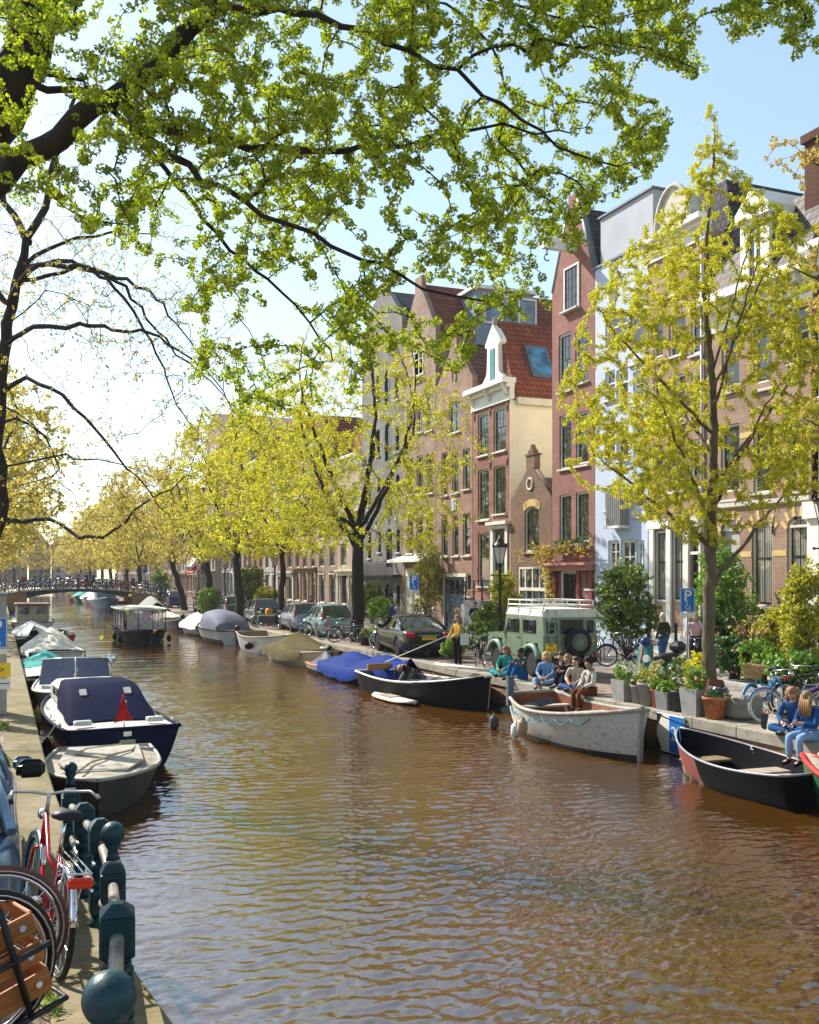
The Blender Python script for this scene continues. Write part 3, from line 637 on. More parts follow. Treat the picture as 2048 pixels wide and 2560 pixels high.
def window(root, ya, yb, za, zb, style='sash', fm=CREAM, sm=DARK, gm=GLASS, x=0.07, arch=0.0, sill=True, y0=0.0, fw=0.085):
    w, h = round(yb-ya, 2), round(zb-za, 2); cy, cz = (ya+yb)/2-y0, (za+zb)/2
    def frame():
        b = MB(); f = fw
        b.bx(0, .09, -w/2, -w/2+f, -h/2, h/2); b.bx(0, .09, w/2-f, w/2, -h/2, h/2); b.bx(0, .09, -w/2+f, w/2-f, h/2-f, h/2); b.bx(0, .09, -w/2+f, w/2-f, -h/2, -h/2+f*.8)
        if arch: b.prism([(-w/2+f, h/2-f)]+[(-(w/2-f)*math.cos(math.pi*k/10), h/2-f-arch*(1-math.sin(math.pi*k/10))) for k in range(11)]+[(w/2-f, h/2-f)], 0.005, .085)
        return b.mesh('window', fm)
    def sash():
        b = MB(); f = fw-0.005; s = 0.045; W2, H2 = w/2-f, h/2-f
        b.bx(.03, .075, -W2, -W2+s, -H2, H2); b.bx(.03, .075, W2-s, W2, -H2, H2); b.bx(.03, .075, -W2+s, W2-s, H2-s, H2); b.bx(.03, .075, -W2+s, W2-s, -H2, -H2+s*1.3)
        m = 0.018
        if style in ('sash', 'sash1', 'sash0'):
            zm = H2*0.12 if style != 'sash0' else H2*.28; b.bx(.025, .08, -W2+s, W2-s, zm-.03, zm+.03)
            if style == 'sash':
                for k in (1, 2): y = -W2+2*W2*k/3; b.bx(.04, .07, y-m, y+m, zm+.03, H2-s)
                z = (zm+H2)/2; b.bx(.042, .068, -W2+s, W2-s, z-m, z+m); b.bx(.04, .07, -m, m, -H2+s, zm-.03)
            if style == 'sash1': b.bx(.04, .07, -m, m, -H2+s, H2-s)
        elif style == 'grid':
            for k in (1, 2, 3):
                z = -H2+2*H2*k/4; b.bx(.042, .068, -W2+s, W2-s, z-m, z+m)
            b.bx(.035, .072, -.03, .03, -H2+s, H2-s)
            for sg in (-1, 1): b.bx(.04, .07, sg*W2/2-m*.7, sg*W2/2+m*.7, -H2+s, H2-s)
        elif style == 'case': b.bx(.03, .076, -.04, .04, -H2+s, H2-s); b.bx(.032, .074, -W2+s, W2-s, H2*.35, H2*.35+.05)
        return b.mesh('sash', sm)
    def pane():
        b = MB(); b.bx(.05, .056, -w/2+fw, w/2-fw, -h/2+fw*.8, h/2-fw); return b.mesh('pane', gm)
    def sl():
        b = MB(); b.rbox((-0.02, 0, -h/2-.045), (.30, w+.16, .085), .01); return b.mesh('sill', SILL)
    o = link(cached(('f', w, h, fm.name, arch, fw), frame), 'window', root, (x, cy, cz))
    link(cached(('s', w, h, style, sm.name, fw), sash), 'sash', o); link(cached(('p', w, h, gm.name, fw), pane), 'pane', o)
    if sill: link(cached(('l', w), sl), 'sill', o)
    return o
def facade(b, W, z0, z1, ops, depth=0.16, mi=0):
    ys = sorted(set([0, W]+[min(max(o[k], 0), W) for o in ops for k in (0, 1)])); zs = sorted(set([z0, z1]+[min(max(o[k], z0), z1) for o in ops for k in (2, 3)]))
    for i in range(len(ys)-1):
        for j in range(len(zs)-1):
            cy, cz = (ys[i]+ys[i+1])/2, (zs[j]+zs[j+1])/2
            if any(o[0] < cy < o[1] and o[2] < cz < o[3] for o in ops): continue
            b.add([(0, ys[i], zs[j]), (0, ys[i], zs[j+1]), (0, ys[i+1], zs[j+1]), (0, ys[i+1], zs[j])], [(0, 1, 2, 3)], mi)
    for o in ops:
        a, c, e, f = o[:4]; d = depth
        b.add([(0, a, e), (0, c, e), (0, c, f), (0, a, f), (d, a, e), (d, c, e), (d, c, f), (d, a, f)], [(0, 1, 5, 4), (1, 2, 6, 5), (2, 3, 7, 6), (3, 0, 4, 7)], mi)
        b.add([(d+.06, a, e), (d+.06, c, e), (d+.06, c, f), (d+.06, a, f)], [(0, 3, 2, 1)], mi)
class House:
    def __init__(s, px0, px1, name, label, top, m, depth=11.0, gable=None, z0=0.0, mats=None):
        s.y1, s.y0 = fy(px0), fy(px1); s.W = s.y1-s.y0-0.02; s.root = thing(name, label, 'house', (XF, s.y0, 0)); s.ops = []; s.top = top; s.m = m; s.depth = depth; s.gable = gable; s.z0 = z0; s.sp = []
    def rect(s, x0, x1, y0, y1, conv):
        a, t = conv(x0, y0); c, bt = conv(x1, y1); pm = (a+c)/2
        return max(.03, fy(c)-s.y0), min(s.W-.03, fy(a)-s.y0), fz(pm, bt), fz(pm, t)
    def win(s, x0, x1, y0, y1, conv, style='sash', arch=0.0, **kw):
        a, c, e, f = s.rect(x0, x1, y0, y1, conv); s.ops.append((a, c, e, f))
        if arch: s.sp.append((a, c, f, arch))
        return window(s.root, a, c, e, f, style, arch=arch, **kw)
    def finish(s, mi=None):
        b = MB(); W, D = s.W, s.depth; facade(b, W, s.z0, s.top, s.ops)
        for (a, c, f, r) in s.sp:
            h = (c-a)/2
            for sg in (-1, 1):
                P = [((a+c)/2+sg*h, f)]+[((a+c)/2+sg*h*math.cos(math.pi/2*k/8), f-r*(1-math.sin(math.pi/2*k/8))) for k in range(9)]
                b.prism([(y, z) for y, z in P], 0.002, .1)
        for y in (0, W):
            b.add([(0, y, s.z0), (D, y, s.z0), (D, y, s.top), (0, y, s.top)], [(0, 1, 2, 3)])
        b.add([(D, 0, s.z0), (D, W, s.z0), (D, W, s.top), (D, 0, s.top)], [(0, 1, 2, 3)])
        b.add([(0.25, 0, s.top), (D, 0, s.top), (D, W, s.top), (0.25, W, s.top)], [(0, 1, 2, 3)])
        if s.gable: b.prism(s.gable, 0.0, 0.3)
        return b.build('wall', s.m, s.root)
    def roof(s, poly, m, x0=0.3, x1=None):
        b = MB(); b.prism(poly, x0, x1 or s.depth-.2); return b.build('roof', m, s.root)
    def part(s, name, m, fn, parent=None):
        b = MB(); fn(b); return b.build(name, m, parent or s.root)
def cornice(b, W, z, h, out=0.35, y0=-0.08):
    b.bx(-.05, .2, y0, W-y0, z-h, z-h*.45); b.bx(-out*.45, .2, y0-.03, W-y0+.03, z-h*.45+.001, z-h*.25); b.bx(-out, .25, y0-.08, W-y0+.08, z-h*.25+.001, z)
    b.bx(-.09, .1, y0-.01, W-y0+.01, z-h-.06, z-h-.001)
def anchors(H, pts):
    def f(b):
        for y, z in pts: b.tube([(-.03, y, z-.22), (-.03, y, z+.22)], .022, 5); b.tube([(-.03, y-.06, z), (-.03, y+.06, z)], .02, 5)
    H.part('wall_anchor', BLACK, f)
# ---- grey warehouse
H = House(905, 1005.5, 'warehouse', 'grey brick warehouse with narrow arched openings and small flower baskets', fz(955, 838), BR['grey'])
for x0, x1, y0, y1 in ((92, 108, 1345, 1500), (146, 163, 1315, 1470), (252, 273, 1298, 1445), (93, 110, 1628, 1780), (150, 166, 1620, 1745), (255, 275, 1610, 1745), (145, 165, 1928, 2085), (255, 275, 1930, 2085), (66, 82, 1930, 2080), (140, 158, 735, 880), (140, 160, 1040, 1190), (250, 272, 1020, 1160), (245, 268, 735, 870)):
    H.win(x0, x1, y0, y1, q4, 'none', 0.22, fm=BLACK, fw=0.05, sill=y1 < 1900)
for x0, x1, y0, y1 in ((190, 230, 1305, 1540), (197, 231, 1610, 1830), (188, 236, 1925, 2090), (186, 222, 700, 900), (188, 226, 1000, 1220)): H.win(x0, x1, y0, y1, q4, 'grid', 0.4, fm=DARK, fw=0.06, sill=False)
gW, gT = H.W, H.top
H.gable = [(0, gT), (gW, gT), (gW, gT+.4), (gW*.72, gT+2.3), (gW*.64, gT+2.4), (gW*.64, gT+3.3), (gW*.36, gT+3.3), (gW*.36, gT+2.4), (gW*.28, gT+2.3), (0, gT+.4)]
H.finish(); H.roof([(0, gT), (gW/2, gT+2.9), (gW, gT)], SLATE)
z = fz(950, 1437)
def f(b):
    b.bx(-.55, 0, .1, H.W-.1, z-.12, z)
    for y in np.arange(.15, H.W, .13): b.tube([(-.52, y, z), (-.52, y, z+.85)], .012, 4)
    b.tube([(-.52, .1, z+.85), (-.52, H.W-.1, z+.85)], .02, 5)
H.part('balcony', BLACK, f)
anchors(H, [(H.W*k, fz(950, 1305)) for k in (.12, .3, .62, .85)])
GREYH = H
# ---- tall rose house with the white awning board
H = House(1006, 1089, 'brick_house', 'tall pale rose brick house with spout gable and white board over its shop front', fz(1047, 862), BR['rose'])
for r in ((315, 346, 872, 1070), (370, 405, 850, 1058), (424, 464, 825, 1048), (318, 349, 1202, 1430), (371, 406, 1190, 1418), (426, 466, 1180, 1408), (319, 350, 1542, 1760), (369, 407, 1532, 1756), (426, 466, 1524, 1752)): H.win(*r, q4, 'sash', fm=WHITE)
gW, gT = H.W, H.top; pk = 20.1
a, c, e, f_ = H.rect(358, 412, 588, 738, q4); window(H.root, a, c, e, f_, 'case', fm=WHITE, sm=WHITE, x=-.05, gm=GLASS)
H.gable = [(0, gT), (gW, gT), (gW, gT+.5), (gW*.60, pk-.6), (gW*.60, pk+.2), (gW*.40, pk+.2), (gW*.40, pk-.6), (0, gT+.5)]
a, c, e, f2 = H.rect(300, 470, 1835, 2090, q4); H.ops.append((a, c, 0.05, f2))
H.part('shop_front', CREAM, lambda b: (b.bx(.1, .16, a, c, .5, f2), [b.bx(.04, .1, a+(c-a)*k/4-.06, a+(c-a)*k/4+.06, .1, f2-.01) for k in range(5)], b.bx(.05, .099, a+.06, c-.06, f2-.5, f2-.002)))
H.finish(); H.roof([(0, gT), (0, gT+.3), (gW/2, pk-.2), (gW, gT+.3), (gW, gT)], TILE)
zc = fz(1045, 1405)
H.part('awning_board', WHITE, lambda b: b.prism([(0, zc+.35), (-.02, zc+.38), (-1.0, zc+.12), (-1.0, zc-.02), (0, zc+.05)], -.1, H.W+.05, 'y'))
# dormer on the slope of this roof that looks towards the viewer
xa, xb = 2.4, 6.0; yb_ = gW*0.30; zd = 17.6
d = H.part('dormer', mat('dormer_lead', (0.22, 0.27, 0.34), 0.5), lambda b: (b.bx(xa, xb, -.25, yb_+.6, zd-1.6, zd+1.55)))
H.part('dormer_roof', WHITE, lambda b: b.bx(xa-.2, xb+.2, -.5, yb_+.6, zd+1.551, zd+1.75), d)
H.part('window', WHITE, lambda b: [b.bx(xa+.45+k*1.1, xa+.55+k*1.1, -.36, -.2, zd-.35, zd+1.3) for k in range(4)]+[b.bx(xa+.46, xa+3.84, -.34, -.21, z, z+.12) for z in (zd-.36, zd+1.2)], d)
H.part('pane', glass('dormer_glass', (.12, .15, .2)), lambda b: b.bx(xa+.5, xa+3.8, -.28, -.26, zd-.3, zd+1.3), d)
# ---- tan house with garage and relief
H = House(1089.5, 1181, 'brick_house', 'tan brick house with steep gable, blue relief tile and grey garage doors', fz(1135, 985), BR['tan'])
for r in ((514, 549, 1172, 1420), (574, 611, 1163, 1405), (637, 677, 1150, 1390), (513, 549, 1530, 1768), (576, 611, 1530, 1766), (636, 678, 1520, 1764)): H.win(*r, q4, 'sash0', fm=CREAM)
H.win(555, 620, 880, 1058, q4, 'case')
a, c, e, f2 = H.rect(652, 684, 1868, 1968, q4); H.ops.append((a, c, e, f2)); window(H.root, a, c, e, f2, 'none', sill=True)
a, c, e, f2 = H.rect(520, 650, 1872, 2150, q4); H.ops.append((a, c, .07, f2))
door = H.part('garage_door', GREYDOOR, lambda b: (b.bx(.1, .15, a+.13, c-.13, .08, f2-.13), [b.bx(.07, .1, a+.14+(c-a-.28)*k/4-.03, a+.14+(c-a-.28)*k/4+.03, .09, f2-.14) for k in range(5)], b.bx(.075, .101, a+.14, c-.14, 1.75, 1.85)))
H.part('door_frame', CREAM, lambda b: (b.bx(0.01, .12, a, a+.13, .07, f2), b.bx(.01, .12, c-.13, c, .07, f2), b.bx(-.02, .12, a-.1, c+.1, f2-.13, f2+.05)), door)
H.part('pane', GLASS, lambda b: [b.bx(.092, .098, a+.2+(c-a-.28)*k/4, a+.1+(c-a-.28)*(k+1)/4, 1.95, f2-.3) for k in range(4)], door)
gW, gT = H.W, H.top; pk = 15.6
H.gable = [(0, gT), (gW, gT), (gW, gT+.6), (gW*.58, pk-.5), (gW*.58, pk+.1), (gW*.42, pk+.1), (gW*.42, pk-.5), (0, gT+.6)]
a, c, e, f2 = H.rect(576, 600, 675, 765, q4); window(H.root, a, c, e, f2, 'none', fm=DARK, x=-.03, sill=False, fw=.05)
H.finish(); H.roof([(0, gT), (0, gT+.4), (gW/2, pk-.3), (gW, gT+.4), (gW, gT)], brick('brown_pantiles', (.2, .09, .06), (.27, .13, .09), (.06, .03, .02), .24, .27, .03, 'wall', .7, 1.0))
a, c, e, f2 = H.rect(574, 598, 1436, 1504, q4)
rl = H.part('relief_tile', WHITE, lambda b: b.bx(-.05, 0.01, a, c, e, f2))
H.part('relief', mat('relief_blue', (.14, .32, .42), .6), lambda b: (b.bx(-.06, -.048, a+.07, c-.07, e+.08, f2-.08)), rl)
H.part('relief_figure', WHITE, lambda b: (b.ell((-.06, (a+c)/2, (e+f2)/2+.18), (.03, .07, .1), 8, 6), b.ell((-.06, (a+c)/2-.03, (e+f2)/2-.12), (.03, .09, .28), 8, 6)), rl)
# ---- red narrow house with the white cornice
H = House(1181.5, 1275, 'brick_house', 'narrow red brick house with white cornice, bell dormer and high front steps', fz(1228, 1000), BR['red'])
for r in ((722, 784, 948, 1190), (812, 882, 914, 1166), (722, 786, 1268, 1560), (812, 882, 1245, 1550)): H.win(*r, q4, 'sash', arch=0.08, fm=CREAM)
H.win(722, 786, 1632, 1955, q4, 'sash0', fm=CREAM)
zt = 1.72
a, c, e, f2 = H.rect(806, 888, 1622, 2008, q4); H.ops.append((a, c, zt, f2))
dr = H.part('front_door', mat('door_green', (.02, .05, .035), .35), lambda b: (b.bx(.1, .15, a+.12, c-.12, zt+.02, f2-.75), b.bx(.08, .11, a+.25, c-.25, zt+.3, zt+1.0), b.bx(.08, .11, a+.25, c-.25, zt+1.15, f2-1.0)))
H.part('door_frame', WHITE, lambda b: (b.bx(-.06, .12, a-.12, a+.12, zt, f2+.1), b.bx(-.06, .12, c-.12, c+.12, zt, f2+.1), b.bx(-.1, .1, a-.14, c+.14, f2+.101, f2+.3), b.bx(-.26, .1, a-.3, c+.3, f2+.301, f2+.45), b.bx(.05, .12, a+.12, c-.12, f2-.75, f2-.65)), dr)
H.part('pane', GLASS, lambda b: b.bx(.09, .1, a+.13, c-.13, f2-.65, f2), dr)
SW = MB(); SW.prism([(0, 0), (11, 0), (11, 11.3), (0, 11.3)], -0.02, 0.0, 'y'); SW.build('side_wall', CREAMWALL, H.root)
H.finish(); gW, gT = H.W, H.top; ze, zr = 11.45, 15.6
H.part('cornice', WHITE, lambda b: (cornice(b, gW, gT+.75, 1.0, .5), [b.prism([(-.06, gT+.5), (-.42, gT+.5), (-.2, gT+.05), (-.06, gT-.1)], y-.09, y+.09, 'y') for y in (.2, gW/2, gW-.2)]))
rf = H.roof([(-.1, ze), (gW/2, zr), (gW+.05, ze)], TILE, 0.35, 11.2)
H.part('eave_board', CREAM, lambda b: b.bx(.3, 11.1, -.25, -.021, ze-.35, ze-.02))
u = Vector((0, gW/2+.1, zr-ze)).normalized(); nrm = Vector((0, -u.z, u.y)); M = Matrix(((1, 0, 0, 2.1), (0, u.y, nrm.y, -.1+u.y*2.2), (0, u.z, nrm.z, ze+u.z*2.2), (0, 0, 0, 1)))
sk = MB(); sk.box((0, 0, .06), (1.25, 1.9, .14), M=M); sk = sk.build('skylight', LEAD, rf); k2 = MB(); k2.box((0, 0, .14), (1.0, 1.6, .02), M=M); k2.build('pane', glass('sky_glass', (.05, .16, .3)), sk)
zg = gT+.75
dm = H.part('dormer', WHITE, lambda b: b.prism([(gW*.16, zg), (gW*.84, zg), (gW*.78, zg+.25), (gW*.66, zg+.6), (gW*.64, zg+1.9), (gW*.70, zg+2.0), (gW*.70, zg+2.15), (gW*.5, zg+3.05), (gW*.30, zg+2.15), (gW*.30, zg+2.0), (gW*.36, zg+1.9), (gW*.34, zg+.6), (gW*.22, zg+.25)], .1, .45))
H.part('dormer_side', LEAD, lambda b: b.bx(.451, 2.4, gW*.36, gW*.64, zg, zg+1.9), dm)
H.part('shutter', mat('teal_shutter', (.05, .2, .22), .5), lambda b: b.bx(.07, .11, gW*.44, gW*.56, zg+.2, zg+1.8), dm)
H.part('finial', STONE, lambda b: b.lathe([(.12, 0), (.1, .1), (.16, .25), (.05, .4)], (.25, gW*.5, zg+3.0), 8), dm)
st = H.part('front_steps', mat('blue_stone', (.30, .30, .30), .8, sc=4), lambda b: (b.bx(-1.5, -.01, .05, 2.0, .05, zt), [b.bx(-1.5, -.01, 2.001+.27*k, 2.0+.27*(k+1), .05, zt-.2*(k+1)) for k in range(8)]))
def rail(b):
    pts = [(-1.42, .12, zt+.95), (-1.42, 1.95, zt+.95), (-1.42, 4.1, .95)]
    b.tube(pts, .025, 6); b.tube([(-.1, .12, zt+.95), (-1.42, .12, zt+.95)], .025, 6); b.tube([(-1.42, .12, zt+.45), (-1.42, 1.95, zt+.45)], .015, 5)
    for y, z in ((.12, zt), (1.0, zt), (1.95, zt), (4.1, .05)): b.lathe([(.03, 0), (.05, .1), (.025, .2), (.05, .35), (.025, .5), (.05, .7), (.03, .95)], (-1.42, y, z), 8)
H.part('step_railing', BLACK, rail, st)
anchors(H, [(gW*k, fz(1228, y)) for y in (1030, 1162) for k in (.06, .5, .94)])
# ---- little step-gabled house
H = House(1275.5, 1379.5, 'brick_house', 'small brown brick house with pointed stepped gable, arched window and climbing vine', fz(1327, 1268), BR['brown'], depth=8)
H.win(990, 1073, 1480, 1742, q4, 'sash', arch=0.28, fm=WHITE)
a, c, e, f2 = H.rect(950, 1112, 1822, 2080, q4); H.ops.append((a, c, .07, f2))
wd = H.part('garden_doors', CREAM, lambda b: (b.bx(.03, .12, a, a+.15, .07, f2), b.bx(.03, .12, c-.15, c, .07, f2), b.bx(.03, .12, a+.15, c-.15, f2-.14, f2), b.bx(.03, .12, a+.15, c-.15, f2-1.15, f2-1.0), [b.bx(.05, .11, a+(c-a)*k/4-.05, a+(c-a)*k/4+.05, f2-1.0, f2-.14) for k in (1, 2, 3)]))
H.part('door_leaf', GREYDOOR, lambda b: [b.bx(.06, .11, a+.16+(c-a-.32)*k/4-.06, a+.16+(c-a-.32)*k/4+.06, .08, f2-1.15) for k in range(5)]+[b.bx(.06, .11, a+.2, c-.2, .08, .75)], wd)
H.part('pane', GLASS, lambda b: (b.bx(.085, .09, a+.15, c-.15, f2-1.0, f2-.14), b.bx(.085, .09, a+.16, c-.16, .75, f2-1.15)), wd)
gW, gT = H.W, H.top; pk = 8.55
G = [(0, gT), (gW, gT), (gW, gT+.35)]; n = 7
G += [(gW*.58, pk-.75), (gW*.60, pk-.7), (gW*.60, pk-.15), (gW*.56, pk-.1), (gW*.56, pk+.12), (gW*.44, pk+.12), (gW*.44, pk-.1), (gW*.40, pk-.15), (gW*.40, pk-.7), (gW*.42, pk-.75), (0, gT+.35)]
H.gable = G; H.finish(); H.roof([(0.05, gT), (0.05, gT+.1), (gW/2, pk-1.1), (gW-.05, gT+.1), (gW-.05, gT)], SLATE)
def cop(b):
    for s0, s1 in (((0, gT+.38), (gW*.42, pk-.72)), ((gW, gT+.38), (gW*.58, pk-.72))): b.tube([(.12, s0[0], s0[1]), (.12, s1[0], s1[1])], .1, 6)
    b.bx(-.04, .34, gW*.38, gW*.62, pk-.12, pk-.04); b.prism([(gW*.45, pk+.121), (gW*.55, pk+.121), (gW*.5, pk+.4)], .05, .25)
H.part('gable_coping', mat('dark_coping', (.14, .10, .07), .9), cop)
a, c, e, f2 = H.rect(990, 1073, 1480, 1742, q4)
def arch(b):
    R = (c-a)/2+.02
    for k in range(9):
        u = math.pi*(.16+.68*(k+.5)/9); b.box((-.012, (a+c)/2-math.cos(u)*R*1.15, f2-.22+math.sin(u)*R*.55), (.03, .2, .32), rx=0, M=None)
H.part('arch_bricks', YBRICK, arch)
H.part('oval_window', CREAM, lambda b: b.torus((-.02, gW*.5, fz(1327, 1210)), .26, .05, 'X', 16, 5))
a1 = c
# ---- pink house with hoist beam
H = House(1380, 1487, 'brick_house', 'tall pink-red brick house with steep gable and a projecting white hoist beam', fz(1432, 718), BR['pink'])
H.win(1220, 1306, 100, 352, q4, 'grid', fm=WHITE) if False else None
for r in ((1186, 1256, 490, 822), (1280, 1356, 468, 772), (1190, 1258, 958, 1266), (1284, 1356, 938, 1236), (1190, 1258, 1413, 1690), (1284, 1358, 1398, 1684)): H.win(*r, q4, 'sash', fm=WHITE)
a, c, e, f2 = H.rect(1200, 1300, 1850, 2060, q4); H.ops.append((a, c, .07, f2))
dr = H.part('double_door', CREAM, lambda b: (b.bx(.0, .12, a, a+.12, .07, f2), b.bx(.0, .12, c-.12, c, .07, f2), b.bx(.0, .12, a+.12, c-.12, f2-.12, f2)))
H.part('door_leaf', DARK, lambda b: [b.bx(.06, .11, a+.12+(c-a-.24)*k/4-.05, a+.12+(c-a-.24)*k/4+.05, .08, f2-.12) for k in range(5)]+[b.bx(.06, .11, a+.15, c-.15, z, z+.08) for z in (.1, .9, 1.7, f2-.25)], dr)
H.part('pane', GLASS, lambda b: b.bx(.085, .09, a+.12, c-.12, .1, f2-.12), dr)
a, c, e, f2 = H.rect(1345, 1388, 1850, 1955, q4); H.ops.append((a, c, e, f2)); window(H.root, a, c, e, f2, 'none', fm=CREAM)
a, c, e, f2 = H.rect(1155, 1390, 1800, 1850, q4)
H.part('door_canopy', mat('pink_ledge', (.45, .2, .17), .8), lambda b: (b.bx(-.35, 0, a, c, e, e+.22), b.bx(-.5, 0, a-.05, c+.05, e+.221, e+.34)))
for y in (a+.2, a+1.15, c-.2): H.part('pilaster', PURPLE, lambda b: b.bx(-.08, .01, y-.13, y+.13, .07, e-.01))
gW, gT = H.W, H.top; pk = 19.1
H.gable = [(0, gT), (gW, gT), (gW, gT+.2), (gW*.60, pk-.3), (gW*.60, pk), (gW*.40, pk), (gW*.40, pk-.3), (0, gT+.2)]
a, c, e, f2 = H.rect(1220, 1306, 100, 352, q4); H.ops.append((a, c, e, min(f2, gT-.01)))
H.ops.pop(); window(H.root, a, c, e, f2, 'grid', fm=WHITE, x=-.06)
H.finish(); H.roof([(0, gT), (0, gT), (gW/2, pk-.5), (gW, gT)], SLATE, 0.31, 10.8)
H.part('gable_coping', LEAD, lambda b: (b.tube([(.1, 0, gT+.2), (.1, gW*.40, pk-.3)], .14, 6), b.tube([(.1, gW, gT+.2), (.1, gW*.60, pk-.3)], .14, 6)))
SW = MB(); SW.bx(.31, 10.9, gW+.002, gW+.015, .1, gT); SW.build('side_wall', CREAMWALL, H.root)  # added unseen cream facing, keeps red bounce light off the neighbour's side wall
zb = fz(1432, 640)+.3
hb = H.part('hoist_beam', WHITE, lambda b: b.rbox((-.6, gW*.45, zb), (1.9, .28, .42), .02))
H.part('hook', BLACK, lambda b: (b.tube([(-1.35, gW*.45, zb-.2), (-1.35, gW*.45, zb-.45)], .03, 5), b.torus((-1.35, gW*.45, zb-.58), .13, .028, 'Y', 14, 5, a0=1.2, a1=5.6)), hb)
for r in ((1186, 1262, 1690, 1712), (1284, 1362, 1672, 1702)):
    a, c, e, f2 = H.rect(*r, q4); fb = thing('flower_box', 'green planted window box under the '+('left' if r[0] < 1200 else 'right')+' window of the pink house', 'flower box', (XF-.17, H.y0+(a+c)/2, e), 0, 'window boxes on the pink house')
    b = MB(); b.rbox((0, 0, -.02), (.24, c-a, .2), .01); b.build('box', mat('box_grey', (.2, .2, .2), .7), fb)
    leafmesh('flowers', [(g.uniform(-.15, .1), g.uniform(-.5, .5)*(c-a), g.uniform(.08, .28)) for k in range(60)], .07, .03, 8, leafmat('box_plants', (.03, .12, .02), (.1, .26, .05)), fb, 3)
# ---- blue-white stucco house
H = House(1487.5, 1619.5, 'stucco_house', 'pale blue-white stucco house with tall plain parapet between pink and brown brick', 15.4, STUCCO)
for r in ((232, 282, 1568, 1696), (378, 432, 1568, 1690), (232, 345, 690, 850), (360, 440, 690, 850), (232, 282, 980, 1150), (290, 350, 970, 1150), (375, 432, 980, 1150), (232, 282, 1270, 1430), (290, 350, 1265, 1430), (375, 432, 1265, 1430)): H.win(*r, q5, 'sash0', fm=WHITE, sm=WHITE)
for r in ((248, 306, 1850, 2030), (312, 385, 1845, 2120), (392, 432, 1850, 2030)): H.win(*r, q5, 'case', fm=WHITE, sm=WHITE)
H.finish(); gW, gT = H.W, H.top
H.part('parapet', STUCCO2, lambda b: b.bx(.25, 10.8, .02, gW-.02, gT+.001, 17.5)); H.part('parapet_capping', LEAD, lambda b: (b.bx(.15, 10.9, -.05, gW+.05, 17.501, 17.58), b.bx(-.08, .24, -.03, gW+.03, gT+.002, gT+.09)))
a, c, e, f2 = H.rect(284, 352, 1600, 1790, q5)
bxw = H.part('bay_box', mat('grey_wood', (.28, .26, .25), .8, stretch=(1, 6, .4)), lambda b: (b.bx(-.4, 0, a, c, e+.1, f2), [b.bx(-.42, -.401, a+(c-a)*k/7-.02, a+(c-a)*k/7+.02, e+.1, f2) for k in range(8)])); H.part('bay_sill', WHITE, lambda b: b.bx(-.5, 0, a-.08, c+.08, e, e+.099), bxw)
# ---- brown brick house with white ground floor and arched pediment
H = House(1620, 1762, 'brick_house', 'brown brick house with white ground floor and rounded pediment behind the young elm', 14.9, BR['ochre'])
for r in ((478, 528, 1345, 1600), (562, 642, 1335, 1600), (672, 730, 1330, 1590), (478, 528, 1010, 1240), (562, 642, 1000, 1235), (672, 730, 990, 1225), (478, 528, 700, 910), (560, 645, 690, 900), (672, 730, 670, 890), (545, 590, 430, 560), (670, 720, 410, 540)): H.win(*r, q5, 'sash0', fm=WHITE)
a, c, e, f2 = H.rect(470, 738, 1770, 2180, q5)
WG = MB(); WG.bx(-.06, -.001, 0.05, H.W-.05, .07, .85); WG.bx(-.1, -.001, .03, H.W-.03, f2-.1, f2+.25)
for r in ((486, 556, 1800, 2165), (574, 646, 1795, 2165)):
    H.win(*r, q5, 'sash1', fm=WHITE, gm=GLASS2, sill=False)
for xx in (478, 565, 655, 735): y = fy(q5(xx, 0)[0])-H.y0; WG.bx(-.09, -.0015, max(.03, y-.13), min(H.W-.03, y+.13), .86, f2-.101)
a2, c2, e2, f22 = H.rect(676, 728, 1790, 2150, q5); H.ops.append((a2, c2, .85, f22))
dr = H.part('front_door', BLACK, lambda b: (b.bx(.1, .15, a2, c2, .85, f22-.9), b.bx(.08, .11, a2+.15, c2-.15, 1.1, 1.8), b.bx(.08, .11, a2+.15, c2-.15, 2.0, f22-1.2))); H.part('pane', GLASS, lambda b: b.bx(.09, .1, a2, c2, f22-.8, f22), dr); H.part('transom', WHITE, lambda b: b.bx(-.05, .1, a2, c2, f22-.9, f22-.8), dr)
WG.build('shop_front', WHITE, H.root); H.finish(); gW, gT = H.W, H.top
H.part('cornice', WHITE, lambda b: cornice(b, gW, gT+.5, .8, .4))
def ped(b):
    P = [(gW*.2+gW*.45*(1-math.cos(math.pi*k/14))/2*1.33, gT+.5+1.5*math.sin(math.pi*k/14)) for k in range(15)]
    b.prism(P, -.12, .35); b.tube([(-.14, y, z+.04) for y, z in P], .09, 6); b.bx(-.2, .3, gW*.15, gW*.85, gT+.501, gT+.65)
H.part('pediment', mat('old_sandstone', (.5, .46, .38), .85, sc=4, var=.25), ped)
H.part('downpipe', mat('pipe_pale', (.5, .5, .52), .4), lambda b: b.tube([(-.07, .08, .1), (-.07, .08, gT)], .05, 8))
H.roof([(0.1, gT), (gW*.1, gT+2.0), (gW*.9, gT+2.0), (gW-.1, gT)], SLATE, 1.2)
